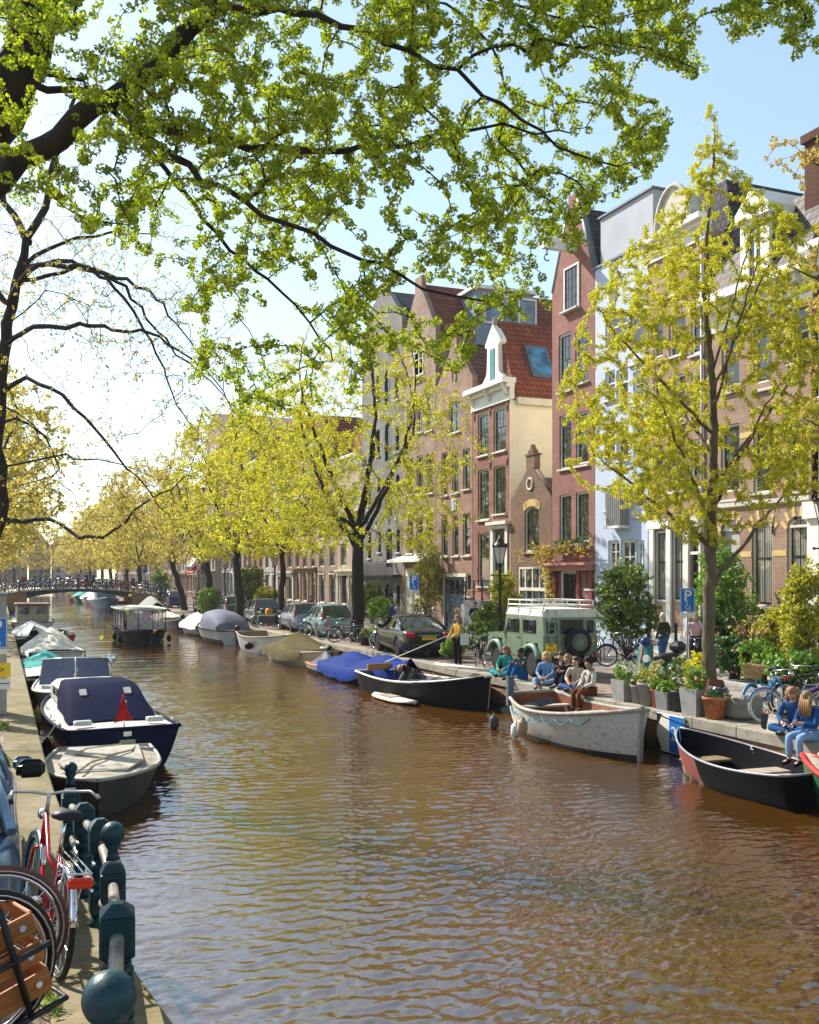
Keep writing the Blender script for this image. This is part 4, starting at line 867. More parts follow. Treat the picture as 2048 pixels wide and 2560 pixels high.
# ---- large brick house with arched ground floor
H = House(1763, 2029, 'brick_house', 'wide tan brick house with arched ground floor windows, yellow brick bands and white dormer', 11.7, BR['ochre'])
for r in ((985, 1090, 1745, 2190), (1166, 1276, 1728, 2190)): H.win(*r, q5, 'sash1', arch=.3, fm=CREAM, gm=GLASS2)
for r in ((826, 922, 1255, 1600), (994, 1092, 1240, 1605), (1172, 1280, 1200, 1612), (830, 922, 770, 1060), (994, 1092, 740, 1040), (1180, 1280, 640, 930)): H.win(*r, q5, 'sash0', fm=CREAM, sm=DARK, gm=GLASS)
a, c, e, f2 = H.rect(826, 922, 1748, 2200, q5); H.ops.append((a, c, .07, f2)); H.sp.append((a, c, f2, .3))
dr = H.part('porch', mat('porch_grey', (.42, .40, .36), .8), lambda b: b.bx(.17, .2, a, c, .1, f2)); H.part('arch_head', WHITE, lambda b: b.prism([(a, f2-.35), (c, f2-.35)]+[((a+c)/2+(c-a)/2*math.cos(math.pi*k/10), f2-.35+.33*math.sin(math.pi*k/10)) for k in range(1, 10)], .1, .15), dr)
yb = MB()
for r in ((985, 1090, 1745), (1166, 1276, 1728), (826, 922, 1748)):
    a, c, e, f2 = H.rect(r[0], r[1], r[2], 2190, q5); R = (c-a)/2
    for k in range(11):
        u = math.pi*(k+.5)/11; yc, zc = (a+c)/2-math.cos(u)*(R+.12), f2-.3+math.sin(u)*(.3+.18)
        if k % 2 == 0: yb.box((-.008, yc, zc), (.02, .13, .30), rx=(math.pi/2-u)*.6)
for z in (fz(1880, 1385), fz(1880, 1085), fz(1880, 1260)):
    z = z
    lst = sorted([(o[0], o[1]) for o in H.ops if o[2] < z < o[3]]); y = 0.03
    for s0, s1 in lst+[(H.W-.03, 0)]:
        if s0-y > .05: yb.bx(-.012, 0.002, y+.02, s0-.02, z-.09, z+.09)
        y = s1
yb.build('brick_bands', YBRICK, H.root); H.finish(); gW, gT = H.W, H.top
H.part('string_course', SILL, lambda b: b.bx(-.1, 0, .02, gW-.02, fz(1890, 1262), fz(1890, 1262)+.14))
H.part('cornice', WHITE, lambda b: (cornice(b, gW, gT+.6, 1.1, .6), [b.bx(-.45, -.05, y, y+.16, gT+.05, gT+.32) for y in np.arange(.2, gW, .75)]))
def mans(b): b.prism([(-.25, gT+.6), (.9, gT+3.2), (9, gT+3.2), (9, gT+.6)], .05, gW-.05, 'y')
H.part('roof', brick('grey_pantiles', (.10, .075, .065), (.17, .13, .11), (.02, .02, .02), .28, .3, .035, 'wall', .6, 1.0), mans)
a, c, _, _ = H.rect(962, 1092, 100, 400, q5); zz = gT+.6
dm = H.part('dormer', LEAD, lambda b: b.bx(-.1, 1.6, a, c, zz, zz+2.3))
H.part('dormer_front', WHITE, lambda b: (b.bx(-.22, -.101, a-.08, a+.3, zz, zz+2.0), b.bx(-.22, -.101, c-.3, c+.08, zz, zz+2.0), b.bx(-.22, -.101, a+.3, c-.3, zz+1.75, zz+2.0), b.bx(-.22, -.101, a+.3, c-.3, zz, zz+.2), b.bx(-.35, 1.7, a-.2, c+.2, zz+2.0, zz+2.3), b.prism([(a-.2, zz+2.301), (c+.2, zz+2.301), ((a+c)/2, zz+3.0)], -.35, 1.7)), dm)
H.part('pane', GLASS, lambda b: (b.bx(-.15, -.14, a+.3, c-.3, zz+.2, zz+1.75)), dm); H.part('sash', WHITE, lambda b: b.bx(-.18, -.13, (a+c)/2-.04, (a+c)/2+.04, zz+.2, zz+1.75), dm)
H.part('chimney', BR['dark'], lambda b: (b.bx(.6, 1.9, .0, .9, gT+.6, 16.3), b.bx(.5, 2.0, -.08, .98, 16.3, 16.55)))
anchors(H, [(gW*.33, fz(1900, 1320)), (gW*.66, fz(1800, 1320))])
# ---- dark brick house at the right edge
H = House(2029.5, 2260, 'brick_house', 'dark brown brick house with a white pilastered door at the right edge', 12.2, BR['dark'])
for y in (1.2, 3.0):
    for z in (4.6, 8.2): H.ops.append((y, y+1.0, z, z+2.2)); window(H.root, y, y+1.0, z, z+2.2, 'sash0', fm=WHITE)
H.finish(); H.part('doorcase', WHITE, lambda b: (b.bx(-.3, 0, H.W-.55, H.W-.1, .07, 4.6), b.bx(-.42, 0, H.W-.7, H.W-.02, 4.601, 5.1), b.bx(-.3, 0, H.W-2.4, H.W-1.95, .07, 4.6), b.bx(-.4, 0, H.W-2.5, H.W-.71, 4.602, 5.0))); H.part('cornice', WHITE, lambda b: cornice(b, H.W, 12.8, .9, .4))
# ---- the row running on to the bridge and beyond: each house its own
KINDS = [('cream', 'flat'), ('rose', 'bell'), ('tan', 'flat'), ('brown', 'spout'), ('cream2', 'flat'), ('red', 'flat'), ('rose', 'spout'), ('grey', 'flat'), ('cream', 'bell'), ('brown', 'flat'), ('red', 'spout'), ('cream2', 'flat'), ('tan', 'bell'), ('rose', 'flat'), ('cream', 'flat'), ('brown', 'bell'), ('red', 'flat'), ('cream2', 'spout'), ('tan', 'flat'), ('grey', 'flat')]
CRM = mat('cream_stucco', (0.36, 0.29, 0.21), 0.8, sc=.6, var=.1); CRM2 = mat('grey_white_stucco', (0.32, 0.28, 0.25), 0.8, sc=.6, var=.1)
words = ['rose', 'cream', 'tan', 'brown', 'grey-white', 'red', 'grey']
nm = dict(cream='cream stucco', cream2='grey-white stucco', rose='rose brick', tan='tan brick', brown='brown brick', red='red brick', grey='grey brick')
tops = dict(flat='flat corniced', bell='bell gabled', spout='spout gabled')
y = fy(905)+.02; hr = random.Random(4); seq = ['next to the grey warehouse', 'second left of the grey warehouse', 'third left of the grey warehouse', 'fourth left of the grey warehouse', 'behind the third elm of the quay', 'behind the stout elm and grey car', 'just before the bridge corner', 'at the bridge corner']
for i in range(26):
    kind, top = KINDS[i % len(KINDS)]; Wd = hr.uniform(4.8, 6.6); h = hr.uniform(10.5, 14.0)
    if 104 < y < 111 and i > 5: y = 112.5
    m_ = CRM if kind == 'cream' else CRM2 if kind == 'cream2' else BR[kind]
    where = seq[i] if i < len(seq) else '%s past the bridge corner' % ['first','second','third','fourth','fifth','sixth','seventh','eighth','ninth','tenth','eleventh','twelfth','thirteenth','fourteenth','fifteenth','sixteenth','seventeenth','eighteenth'][i-len(seq)]
    H = House.__new__(House); H.y0, H.y1 = y, y+Wd; H.W = Wd-.02; H.root = thing('canal_house', '%s %s house %s' % (nm[kind], tops[top], where), 'house', (XF, y, 0), 0, 'canal houses along the far row'); H.ops = []; H.sp = []; H.top = h; H.m = m_; H.depth = 10; H.gable = None; H.z0 = 0
    n = 3 if Wd > 5.3 else 2; fl = [(.9, 2.4)]+[(3.6+(h-4.4)/3*k, (h-4.4)/3*.66) for k in range(3)]
    for (z, hh) in fl:
        for k in range(n):
            ww = 1.15 if n == 3 else 1.3; yc = Wd*(k+.5)/n; o = (round(yc-ww/2, 2), round(yc+ww/2, 2), z, z+hh); H.ops.append(o)
            if i < 16: window(H.root, *o, 'sash0' if i > 4 else 'sash', fm=WHITE)
            else: link(cached(('fp', ww, round(hh, 1)), lambda: (lambda b: (b.bx(.08, .1, -ww/2, ww/2, -hh/2, hh/2), b)[1])(MB()).mesh('window', GLASS)), 'window', H.root, (0, yc, z+hh/2))
    if top == 'bell': H.gable = [(0, h), (Wd-.02, h), (Wd*.72, h+.8), (Wd*.66, h+2.2), (Wd*.5, h+3.0), (Wd*.34, h+2.2), (Wd*.28, h+.8)]
    if top == 'spout': H.gable = [(0, h), (Wd-.02, h), (Wd*.6, h+3.0), (Wd*.6, h+3.5), (Wd*.4, h+3.5), (Wd*.4, h+3.0)]
    H.finish(); W_ = H.W
    if top == 'flat': H.part('cornice', WHITE, lambda b: cornice(b, W_, h+.4, .8, .45)); H.roof([(0.1, h), (W_*.2, h+2.2), (W_*.8, h+2.2), (W_-.1, h)], SLATE if i % 2 else TILE, 1.0)
    else: H.roof([(0, h), (W_/2, h+2.7), (W_, h)], TILE if i % 3 else SLATE)
    if i < 16:
        zq = 3.0+hr.uniform(-.35, .35)
        if i % 3 != 1: H.part('shop_front', [CREAM, GREYDOOR, WOOD, SILL, CREAM, PURPLE][i % 6], lambda b: (b.bx(-.12, 0, .02, W_-.02, zq, zq+.3), b.bx(-.28, 0, .0, W_, zq+.301, zq+.4), [b.bx(-.08, 0, yy-.1, yy+.1, .07, zq-.001) for yy in [W_*k/n if 0 < k < n else (.12 if k == 0 else W_-.12) for k in range(n+1)]]))
    y += Wd
# tall church-like block far left above the crowns
t_ = thing('apartment_block', 'tall hazy tan block showing above the far elm crowns', 'building', (34, 165, 0)); b = MB(); b.bx(0, 20, 0, 14, 0, 27); b.prism([(0, 27), (14, 27), (7, 31)], 0, 20); b.build('wall', BR['tan'], t_)
b = MB(); [b.bx(-.02, .0, 1.5+2.6*k, 2.7+2.6*k, 3+4*j, 5.4+4*j) for k in range(5) for j in range(6)]; b.build('windows', GLASS, t_)

src_ = [o for o in bpy.data.objects if o.name.startswith('canal_house') and o.parent is None]
for i in range(8):
    o = dup(src_[(i*3+1) % 15], (-16+5.6*i, 268+(i % 3), 0), math.pi/2, '%s house closing the far end of the canal' % ['leftmost', 'second', 'third', 'fourth', 'fifth', 'sixth', 'seventh', 'last'][i]); o['group'] = 'houses at the canal end'
# ================================================================ boats
def hullset(o, L, B, H=0.45, bow=0.75, stern=0.55, tw=0.75, draft=0.25, outer=None, inner=None, rail=None, full=0.42, bottom=None, floor=True, deck=None, deckr=None, n=18, rake=0.25, railr=0.035, pw=2.4, bowmat=None):
    """hull with gunwale; local y runs to the bow, z=0 is the water"""
    def hb(t):
        s = min(1, t/0.45); a = tw+(1-tw)*math.sin(s*math.pi/2)
        k = 1.0 if t < 0.45 else max(0.0, 1-((t-0.45)/0.55)**pw)**0.85
        return max(0.015, B/2*a*k)
    def sh(t): return H+(bow-H)*max(0, (t-.35)/.65)**2+(stern-H)*max(0, (.35-t)/.35)**2
    def ke(t): return -draft+(0 if t < .7 else ((t-.7)/.3)**2*draft*0.9)
    def sec(t, inset=0.0, lift=0.0):
        b_, s_, k_ = max(.008, hb(t)-inset), sh(t), ke(t)+lift; P = []
        ub = ((bottom[0]-k_)/(s_-k_))**(1/1.7) if bottom and inset == 0 else None
        for j in range(-7, 8):
            u = abs(j)/7
            if ub: u = ub*abs(j)/3 if abs(j) <= 3 else ub+(1-ub)*(abs(j)-3)/4
            w = b_*(u**full if u > 0 else 0)*(0.90+0.10*u); z = k_+(s_-k_)*(u**1.7)
            y = -L/2+L*t+rake*max(0, (t-.6)/.4)*(z+draft)*0.6; P.append((math.copysign(w, j) if j else 0, y, z))
        return P
    T = [i/(n-1) for i in range(n)]; rings = [sec(t) for t in T]
    b = MB(); b.loft(rings, 0, True, closed=False); b.f.append(list(range(14, -1, -1))); b.m.append(0); b.s.append(False)
    if bottom:
        for i, f in enumerate(b.f):
            if len(f) == 4 and sum(b.v[k][2] for k in f)/4 < bottom[0]-.002: b.m[i] = 1
    if bowmat:
        for i in range(n-1):
            if T[i] > bowmat[0]:
                for j in range(14): b.m[i*14+j] = 1 if (j >= 11 or j <= 2) else 2 if (j >= 9 or j <= 4) else 0
    b.build('hull', [outer]+([bottom[1]] if bottom else [])+(list(bowmat[1:]) if bowmat else []), o)
    g = MB()
    for s_ in (0, 14): g.tube([r[s_] for r in rings], railr, 6)
    g.tube([rings[0][0], rings[0][14]], railr, 6); g.build('gunwale', rail or outer, o)
    if inner:
        b = MB(); b.loft([[p for p in reversed(sec(t, .035, .08))] for t in T], 0, True, closed=False); q = sec(0, .035, .08); b.add([(x, y+.03, z) for x, y, z in q], [list(range(15))]); b.build('inner_hull', inner, o)
        if floor:
            P = []
            for t in T[:-2]: P.append((hb(t)*0.62, -L/2+L*t))
            zf = -draft+0.16; b = MB(); b.add([(x, y+.05, zf) for x, y in P]+[(-x, y+.05, zf) for x, y in reversed(P)], [list(range(2*len(P)))]); b.build('floor_boards', WOOD, o)
    def deckmesh(t0, t1, dz=-0.02, crown=0.05, inset=0.03):
        b = MB(); R = []
        for i in range(15):
            t = t0+(t1-t0)*i/14; w = max(.005, hb(t)-inset); y = sec(t)[14][1]; R.append([(w*(k/4-1), y, sh(t)+dz+crown*(1-(k/4-1)**2)) for k in range(9)])
        b.loft(R, 0, True, closed=False); return b
    if deck:
        for (t0, t1) in deckr: deckmesh(t0, t1).build('deck', deck, o)
    return dict(hb=hb, sh=sh, y=lambda t: -L/2+L*t, deck=deckmesh)
def cover(o, hd, t0, t1, ridge, m, name='tarpaulin', over=0.12, droop=0.18, seed=1, peak=None, folds=0.03, nn=16):
    """cloth over the boat, ridge(t) is the height above the gunwale"""
    rg = random.Random(seed); b = MB(); R = []
    from mathutils import noise
    for i in range(nn+1):
        t = t0+(t1-t0)*i/nn; w = hd['hb'](t)+over*0.5; z = hd['sh'](t); h = ridge((i/nn)); row = []
        for k in range(-9, 10):
            u = k/9
            if abs(k) == 9: p = (math.copysign(w+.03, k), hd['y'](t), z-droop*(0.7+0.6*rg.random()))
            else: p = (w*u*9/8, hd['y'](t), z+.03+h*(1-abs(u*9/8)**1.15))
            f = folds*noise.noise(Vector((p[0]*2.5+seed, p[1]*2.5, seed*3.1)))*2
            row.append((p[0]+f*.4, p[1], p[2]+f*(0.3 if abs(k) > 7 else 1)))
        R.append(row)
    b.loft(R, 0, True, closed=False)
    return b.build(name, m, o)
def boat(label, cat, X, Y, rz, name='boat'): return thing(name, label, cat, (X, Y, WATER), rz)
GELW = stained('boat_white', (.52, .50, .46), (.38, .35, .29), 2.2, .5, .72, .4, .1); NAVYH = mat('boat_navy', (0.005, 0.009, 0.032), 0.35, sc=1.0, var=.3, spec=.04); GREYH_ = stained('boat_grey', (.050, .049, .048), (.026, .025, .024), 1.6, .46, .64, .55, .15, c3=(.07, .068, .065))
NAVYC = mat('navy_canvas', (0.006, 0.010, 0.038), 0.8, spec=.03, sc=4, bump=.3); TARPB = mat('blue_tarp', (0.004, 0.026, 0.17), 0.7, spec=.06, sc=2, var=.35, bump=.6, bsc=7); TARPG = mat('olive_tarp', (0.10, 0.08, 0.035), 0.9, spec=.06, sc=2, var=.4, bump=.5, bsc=6)
TARPW = mat('white_tarp', (0.70, 0.69, 0.67), 0.7, spec=.06, sc=2, var=.12, bump=.3, bsc=6); TARPC = mat('cream_tarp', (0.58, 0.53, 0.44), 0.8, spec=.06, sc=2, var=.15, bump=.3, bsc=6); TARPT = mat('teal_tarp', (0.05, 0.30, 0.27), 0.7, spec=.06, sc=2, bump=.4, bsc=6); TARPK = mat('grey_tarp', (0.28, 0.27, 0.26), 0.8, spec=.06, sc=2, bump=.4, bsc=6)
TAN = stained('tan_deck', (.36, .31, .24), (.24, .20, .15), 2.4, .48, .66, .75, .2); ROPE = mat('rope', (0.45, 0.38, 0.26), 0.9, sc=20); REDP = mat('red_paint', (0.42, 0.03, 0.025), 0.4, sc=3); GRN = mat('green_paint', (0.02, 0.11, 0.05), 0.45, sc=3, var=.3)
BLK = mat('black_hull', (0.008, 0.008, 0.010), 0.45, sc=1.4, var=.35, spec=.04); MAR = mat('maroon_band', (0.26, 0.07, 0.055), 0.4, sc=2, var=.25)
def fender(o, p, m=None, r=.1, h=.4): b = MB(); b.lathe([(0.02, -h/2), (r*.8, -h/2+.06), (r, -h/4), (r, h/4), (r*.8, h/2-.06), (.03, h/2), (.02, h/2+.04)], p, 10); return b.build('fender', m or BLK, o)
def motor(o, y, z=.55):
    b = MB(); b.rbox((0, y-.18, z+.1), (.26, .36, .34), .07); b.box((0, y-.16, z-.4), (.12, .16, .7)); b.box((0, y+.02, z-.12), (.18, .12, .25)); b.tube([(0, y, z+.12), (.05, y+.5, z+.2)], .02, 5); return b.build('outboard_motor', BLACK, o)
# -- left bank, near to far
o = boat('small grey boat with flat pale cream deck cover and rope, nearest on the left bank', 'boat', 1.62, 17.9, math.pi-.12, 'deck_boat')
hd = hullset(o, 3.7, 1.95, .5, .62, .5, .85, .3, GREYH_, None, mat('grey_rail', (.4, .38, .33), .6), deck=TAN, deckr=[(0.0, 1.0)], pw=2.0)
b = MB(); b.tube([(.3, 1.5, .68), (.15, .6, .66), (-.1, .1, .64), (.45, -.5, .62), (.3, -1.1, .6), (-.3, -1.4, .6)], .022, 6); b.tube([(-.1, .1, .66), (-.5, -.6, .63), (-.55, -1.2, .6)], .02, 6); b.build('rope', ROPE, o)
b = MB(); b.prism([(-.62, -1.35), (.62, -1.35), (.7, .2), (.42, 1.1), (-.42, 1.1), (-.7, .2)], .565, .60, 'z'); b.build('hatch', mat('cream_hatch', (.36, .32, .26), .75, sc=3), o)
o = boat('white decked motor cruiser with navy hull, big navy canvas hood and red flag', 'boat', 2.02, 23.2, .07, 'motor_cruiser')
hd = hullset(o, 6.4, 2.3, .72, 1.0, .78, .93, .35, NAVYH, None, NAVYH, deck=GELW, deckr=[(0.0, 1.0)], pw=2.6, railr=.04)
def hood(b):
    R = []
    for (y, z, w) in ((-2.0, .82, .88), (-1.9, .90, .9), (-1.3, 1.35, .88), (-.72, 1.76, .82), (-.2, 1.84, .80), (.7, 1.82, .78)):
        R.append([(-w, y, .76), (-w*.98, y, .76+(z-.76)*.6), (-w*.9, y, z-.07), (-w*.8, y, z-.012), (-w*.4, y, z), (0, y, z+.015), (w*.4, y, z), (w*.8, y, z-.012), (w*.9, y, z-.07), (w*.98, y, .76+(z-.76)*.6), (w, y, .76)])
    b.loft(R, 0, True, closed=False); b.add(R[0], [list(range(11))]); b.add(R[-1], [list(range(10, -1, -1))])
b = MB(); hood(b); b.v = [(x, y, .76+(z-.76)*.62) for x, y, z in b.v]; hood_o = b.build('canvas_hood', NAVYC, o)
for s_ in (-1, 1): b = MB(); b.box((s_*.46, -1.0, 1.27), (.14, .2, .05), rx=.55); b.build('vent_flap', GELW, hood_o)
b = MB(); b.rbox((0, 1.3, 1.02), (1.5, 1.9, .55), .12); b.build('cabin', GELW, o)
for s_ in (-1, 1):
    for k in range(2): b = MB(); b.bx(s_*.752, s_*.758, .6+.6*k, 1.05+.6*k, 1.0, 1.2); b.build('cabin_window', GLASS, o)
for x in (-.7, .7): b = MB(); b.rbox((x, -2.62, .86), (.34, .2, .09), .02); b.build('vent_box', GELW, o)
b = MB(); b.tube([(0, -3.1, .75), (0, -3.3, 1.34)], .016, 6); fl = b.build('flag_staff', CHROME, o)
b = MB(); R = [[(-.02+.22*k/5, -3.29+.10*u*(k/5)-.05*math.sin(k*1.4+u*4), 1.32-.36*u-.05*(k/5)**2-.2*(k/5)*(1-u)) for k in range(-5, 6)] for u in [i/6 for i in range(7)]]
b.loft([[(x*(.2+.8*u_), y, z) for x, y, z in row] for row, u_ in zip(R, [i/6 for i in range(7)])], 0, True, closed=False); b.build('flag', mat('flag_red', (.55, .01, .015), .7, sc=5), fl)
b = MB(); b.rbox((.05, -3.212, .5), (.3, .02, .13), .005); b.build('name_plate', mat('plate_tan', (.5, .42, .28), .5), o)
b = MB(); b.rbox((.05, -3.215, .68), (.16, .02, .1), .005); b.build('badge', CHROME, o)
for (x, y) in ((-1.1, -2.4), (-1.08, -.8), (-1.0, .8), (1.1, -2.4), (1.08, -.8), (1.0, .8)):
    b = MB(); b.tube([(x, y-.12, .83), (x, y+.12, .83)], .018, 5); b.bx(x-.015, x+.015, y-.04, y+.04, .74, .83); b.build('cleat', CHROME, o)
fender(o, (-1.22, .9, .25)); fender(o, (-1.22, -1.3, .2))
def rope_thing(label, pts, m=ROPE, r=.014):
    o = thing('mooring_rope', label, 'rope', pts[0], 0, 'mooring ropes'); b = MB(); p0 = Vector(pts[0]); b.tube([Vector(p)-p0 for p in smooth(pts, .15)], r, 5); b.build('rope', m, o)
rope_thing('slack rope tying the navy cruiser to the left quay', [(.55, 19.3, .03), (.8, 20, -.15), (1.0, 20.8, -.05)])
o = boat('tan motorboat with blue-grey windscreen covers and round searchlight, behind the navy cruiser', 'boat', 1.95, 29.3, math.pi-.05, 'motorboat')
hd = hullset(o, 6.0, 2.25, .62, .85, .6, .9, .3, mat('tan_hull', (.36, .30, .20), .5, sc=2), None, GELW, deck=GELW, deckr=[(0, 1)], pw=2.3)
b = MB()
for s_ in (-1, 1): b.add([(s_*.05, .5, .78), (s_*.95, .1, .75), (s_*.86, -.1, 1.42), (s_*.05, .25, 1.48)], [(0, 1, 2, 3), (3, 2, 1, 0)]); b.add([(s_*.96, .08, .75), (s_*.98, -1.2, .74), (s_*.9, -1.0, 1.3), (s_*.87, -.1, 1.42)], [(0, 1, 2, 3), (3, 2, 1, 0)])
b.build('windscreen_cover', mat('blue_grey_cover', (.12, .13, .20), .5, spec=.06, sc=3), o)
b = MB(); b.tube([(-.9, -.1, 1.43), (0, .24, 1.5), (.9, -.1, 1.43)], .02, 6); b.tube([(0, .5, .78), (0, .24, 1.5)], .02, 6); b.build('windscreen_frame', CHROME, o)
b = MB(); b.lathe([(.02, -.1), (.1, -.06), (.14, .04), (.14, .08), (.02, .09)], (-.98, -.1, 1.42), 12, axis='Y'); b.tube([(-.98, -.1, .8), (-.98, -.1, 1.3)], .02, 5); b.build('searchlight', CHROME, o)
b = MB(); b.tube([(-.9, -1.0, .75), (-.92, -1.2, 1.0), (-.9, -2.6, .95), (-.7, -2.9, .7)], .015, 5); b.build('hand_rail', CHROME, o)
b = MB(); b.tube([(.1, 1.2, .86), (.4, 1.5, .9), (.2, 1.9, .92), (-.2, 1.6, .9), (.3, 1.3, .9), (.6, 1.0, .85)], .025, 6); b.build('rope', ROPE, o)
fender(o, (.95, 2.3, .2), mat('fender_yellow', (.5, .38, .08), .6))
def tent(label, X, Y, rz, L, B, m, hullm, h, name='covered_boat', seed=2, t=(0.02, .97), railm=None, ridge=None, H=.5, bow=.75, mot=False, droop=.15, bottom=None):
    o = boat(label, 'boat', X, Y, rz, name); hd = hullset(o, L, B, H, bow, H+.05, .82, .28, hullm, None, railm or hullm, bottom=bottom)
    cover(o, hd, t[0], t[1], ridge or (lambda u: h*min(1, max(.05, math.sin(math.pi*min(1, u*1.15+.02))))), m, seed=seed, droop=droop)
    if mot: motor(o, -L/2, .6)
    return o, hd
tent('small dark boat under a sagging tan cover, tucked behind the windscreen motorboat', 1.35, 34.2, math.pi, 4.2, 1.7, TARPC, BLK, .3, seed=4)
tent('small dark boat with a teal-green cover beside the cream tented boat', 1.5, 38.6, 0, 4.4, 1.8, TARPT, BLK, .5, seed=5)
o, hd = tent('cream hulled boat under a pointed cream tent, hung with a dark green fender', 1.95, 43.5, .05, 5.2, 2.3, TARPC, mat('cream_hull', (.5, .45, .35), .5), .85, seed=6, H=.75, bow=.9, ridge=lambda u: .85*(1-abs(u-.55)/.6)); fender(o, (1.05, -2.2, .35), mat('fender_green', (.02, .12, .09), .6), .09, .5)
tent('boat shrouded in shiny grey-white sheeting on the left bank beside the small red boat', 1.55, 55.0, math.pi, 6.0, 2.4, TARPW, GREYH_, .5, seed=7, H=.7, bow=.8, ridge=lambda u: .55)
o = boat('small red wooden dinghy with green thwart moored outside the sheeted boat', 'boat', 3.05, 56.5, 0, 'dinghy'); hullset(o, 3.6, 1.4, .6, .8, .65, .8, .2, REDP, WOOD, WOOD); b = MB(); b.bx(-.6, .6, -.3, 0, .35, .4); b.build('thwart', GRN, o); motor(o, -1.8, .6)
o = boat('white cabin cruiser with brown windows on the left bank near the footbridge', 'boat', 1.9, 69, 0, 'cabin_cruiser'); hullset(o, 7.5, 2.6, .9, 1.2, .9, .9, .3, GELW, None, WOOD, deck=GELW, deckr=[(0, 1)])
b = MB(); b.rbox((0, -.8, 1.4), (1.9, 3.6, 1.1), .12); cb_ = b.build('cabin', TAN, o); b = MB(); b.rbox((0, -.8, 1.98), (2.1, 3.9, .08), .03); b.build('cabin_roof', MAR, cb_); 
for x in (-.5, .5): b = MB(); b.bx(x-.28, x+.28, -2.62, -2.605, 1.4, 1.8); b.build('cabin_window', GLASS, cb_)
tent('boat under a bright blue tarpaulin farthest on the left bank before the footbridge', 1.8, 82, 0, 6, 2.3, TARPB, GREYH_, .8, seed=9, H=.6)
# -- tour boat in mid canal
o = boat('black canal tour boat with pale roof and clear side curtains carrying passengers', 'boat', 7.45, 59.0, math.pi, 'tour_boat')
hd = hullset(o, 8.6, 2.6, .62, .8, .7, .88, .3, BLK, WOOD, BLK, pw=3.4, railr=.06)
b = MB(); R = [[(w*k/5, y, 1.98-.10*(k/5)**2) for k in range(-5, 6)] for y, w in ((-3.9, .9), (-3.6, 1.22), (0, 1.28), (2.2, 1.22), (2.7, 1.0))]; b.loft(R, 0, True, closed=False); b.loft([[(x, y, z-.1) for x, y, z in reversed(r)] for r in R], 0, True, closed=False); b.tube([R[0][0]]+[r[0] for r in R]+[r[-1] for r in reversed(R)]+[R[0][0]], .06, 6); b.build('roof', GELW, o)
for q_ in [((s_*1.12, y, .6), (s_*1.16, y, 1.9)) for s_ in (-1, 1) for y in (-3.4, -2, -.6, .8, 2.2)]+[((x, 2.5, .6), (x, 2.5, 1.93)) for x in (-.4, .4)]: b = MB(); b.tube(q_, .025, 5); b.build('roof_post', BLACK, o)
m, t, p = nt('clear_curtain'); p.inputs['Base Color'].default_value = (.75, .70, .78, 1); p.inputs['Roughness'].default_value = .1; p.inputs['Alpha'].default_value = .28; CURT = m
b = MB(); [b.bx(s_*1.125, s_*1.13, -3.4, 2.2, .7, 1.88) for s_ in (-1, 1)]; b.bx(-1.0, 1.0, 2.5, 2.505, .8, 1.9); b.build('curtain', CURT, o)
b = MB(); [b.rbox((0, y, .45), (1.6, .4, .12), .03) for y in (-2.5, -1.2, .1, 1.4)]; b.build('bench', WOOD, o)
for s_ in (-1, 1): fender(o, (s_*1.32, 2.2, .25), BLK, .12, .4); fender(o, (s_*1.34, -.5, .25), BLK, .12, .4)
b = MB(); b.tube([(-.5, 3.2, .76), (.5, 3.2, .76)], .03, 6); b.build('bow_rail', CHROME, o)
# -- right quay, near to far
o = boat('green boat with red gunwale cut off by the right edge', 'boat', 12.35, fy(2185, 12.35)-1.0, 0, 'rowing_boat'); hullset(o, 4.6, 1.75, .5, .78, .55, .8, .25, GRN, mat('green_inner', (.14, .16, .09), .7), REDP, railr=.05, pw=2.0, deck=TAN, deckr=[(.7, 1)])
b = MB(); b.tube([(0, 2.1, .85), (-.25, 1.6, .78), (.2, 1.2, .74)], .03, 5); b.build('rope', ROPE, o)
o = boat('black open steel boat with white rim and maroon bow band at the right', 'boat', 12.2, (fy(1690, 12.1)+fy(2075, 12.4))/2, -.05, 'open_boat')
bkL = fy(1690, 12.1)-fy(2075, 12.4); hd = hullset(o, bkL, 1.75, .5, .78, .58, .72, .25, BLK, mat('black_inner', (.009, .009, .011), .7, sc=3, spec=.03), mat('lavender_rail', (.30, .27, .31), .35), pw=2.1, bottom=None, railr=.022, n=30, bowmat=(.56, stained('maroon_band', (.24, .065, .05), (.30, .11, .09), 3, .5, .66, .45), stained('flaking_paint', (.02, .018, .018), (.48, .38, .32), 4.5, .50, .56, .8, .5)))
for y, w in ((1.1, .6), (-.2, .8), (-1.35, .78)): b = MB(); b.rbox((0, y, .30), (hd['hb']((y+bkL/2)/bkL)*1.62, .42, .05), .015); b.build('thwart', TAN if y < 1 else WOOD, o)
b = MB(); b.bx(-.6, .6, -1.1, -.45, .27, .3); b.build('engine_cover', TAN, o)
text('MILOE', .2, 'name_lettering', WHITE, o, Matrix.Translation((.70, .9, .52)) @ Matrix.Rotation(-math.pi/2, 4, 'Z') @ Matrix.Rotation(math.pi/2, 4, 'X'))
b = MB(); b.tube([(.2, -1.9, .45), (.2, -1.9, .95), (0, -2.0, 1.0)], .02, 6); b.build('tiller', STEEL, o)
o = boat('weathered white wooden lifeboat with rust-red inside and hanging ropes', 'boat', 12.05, (fy(1303, 11.9)+fy(1625, 12.2))/2, math.pi-.02, 'lifeboat')
LBW = stained('flaking_white', (.58, .55, .49), (.30, .20, .12), 2.6, .54, .70, .75, .5, c3=(.36, .33, .30), stretch=(1, 1, 1.6)); ljL = fy(1303, 11.9)-fy(1625, 12.2)-.3
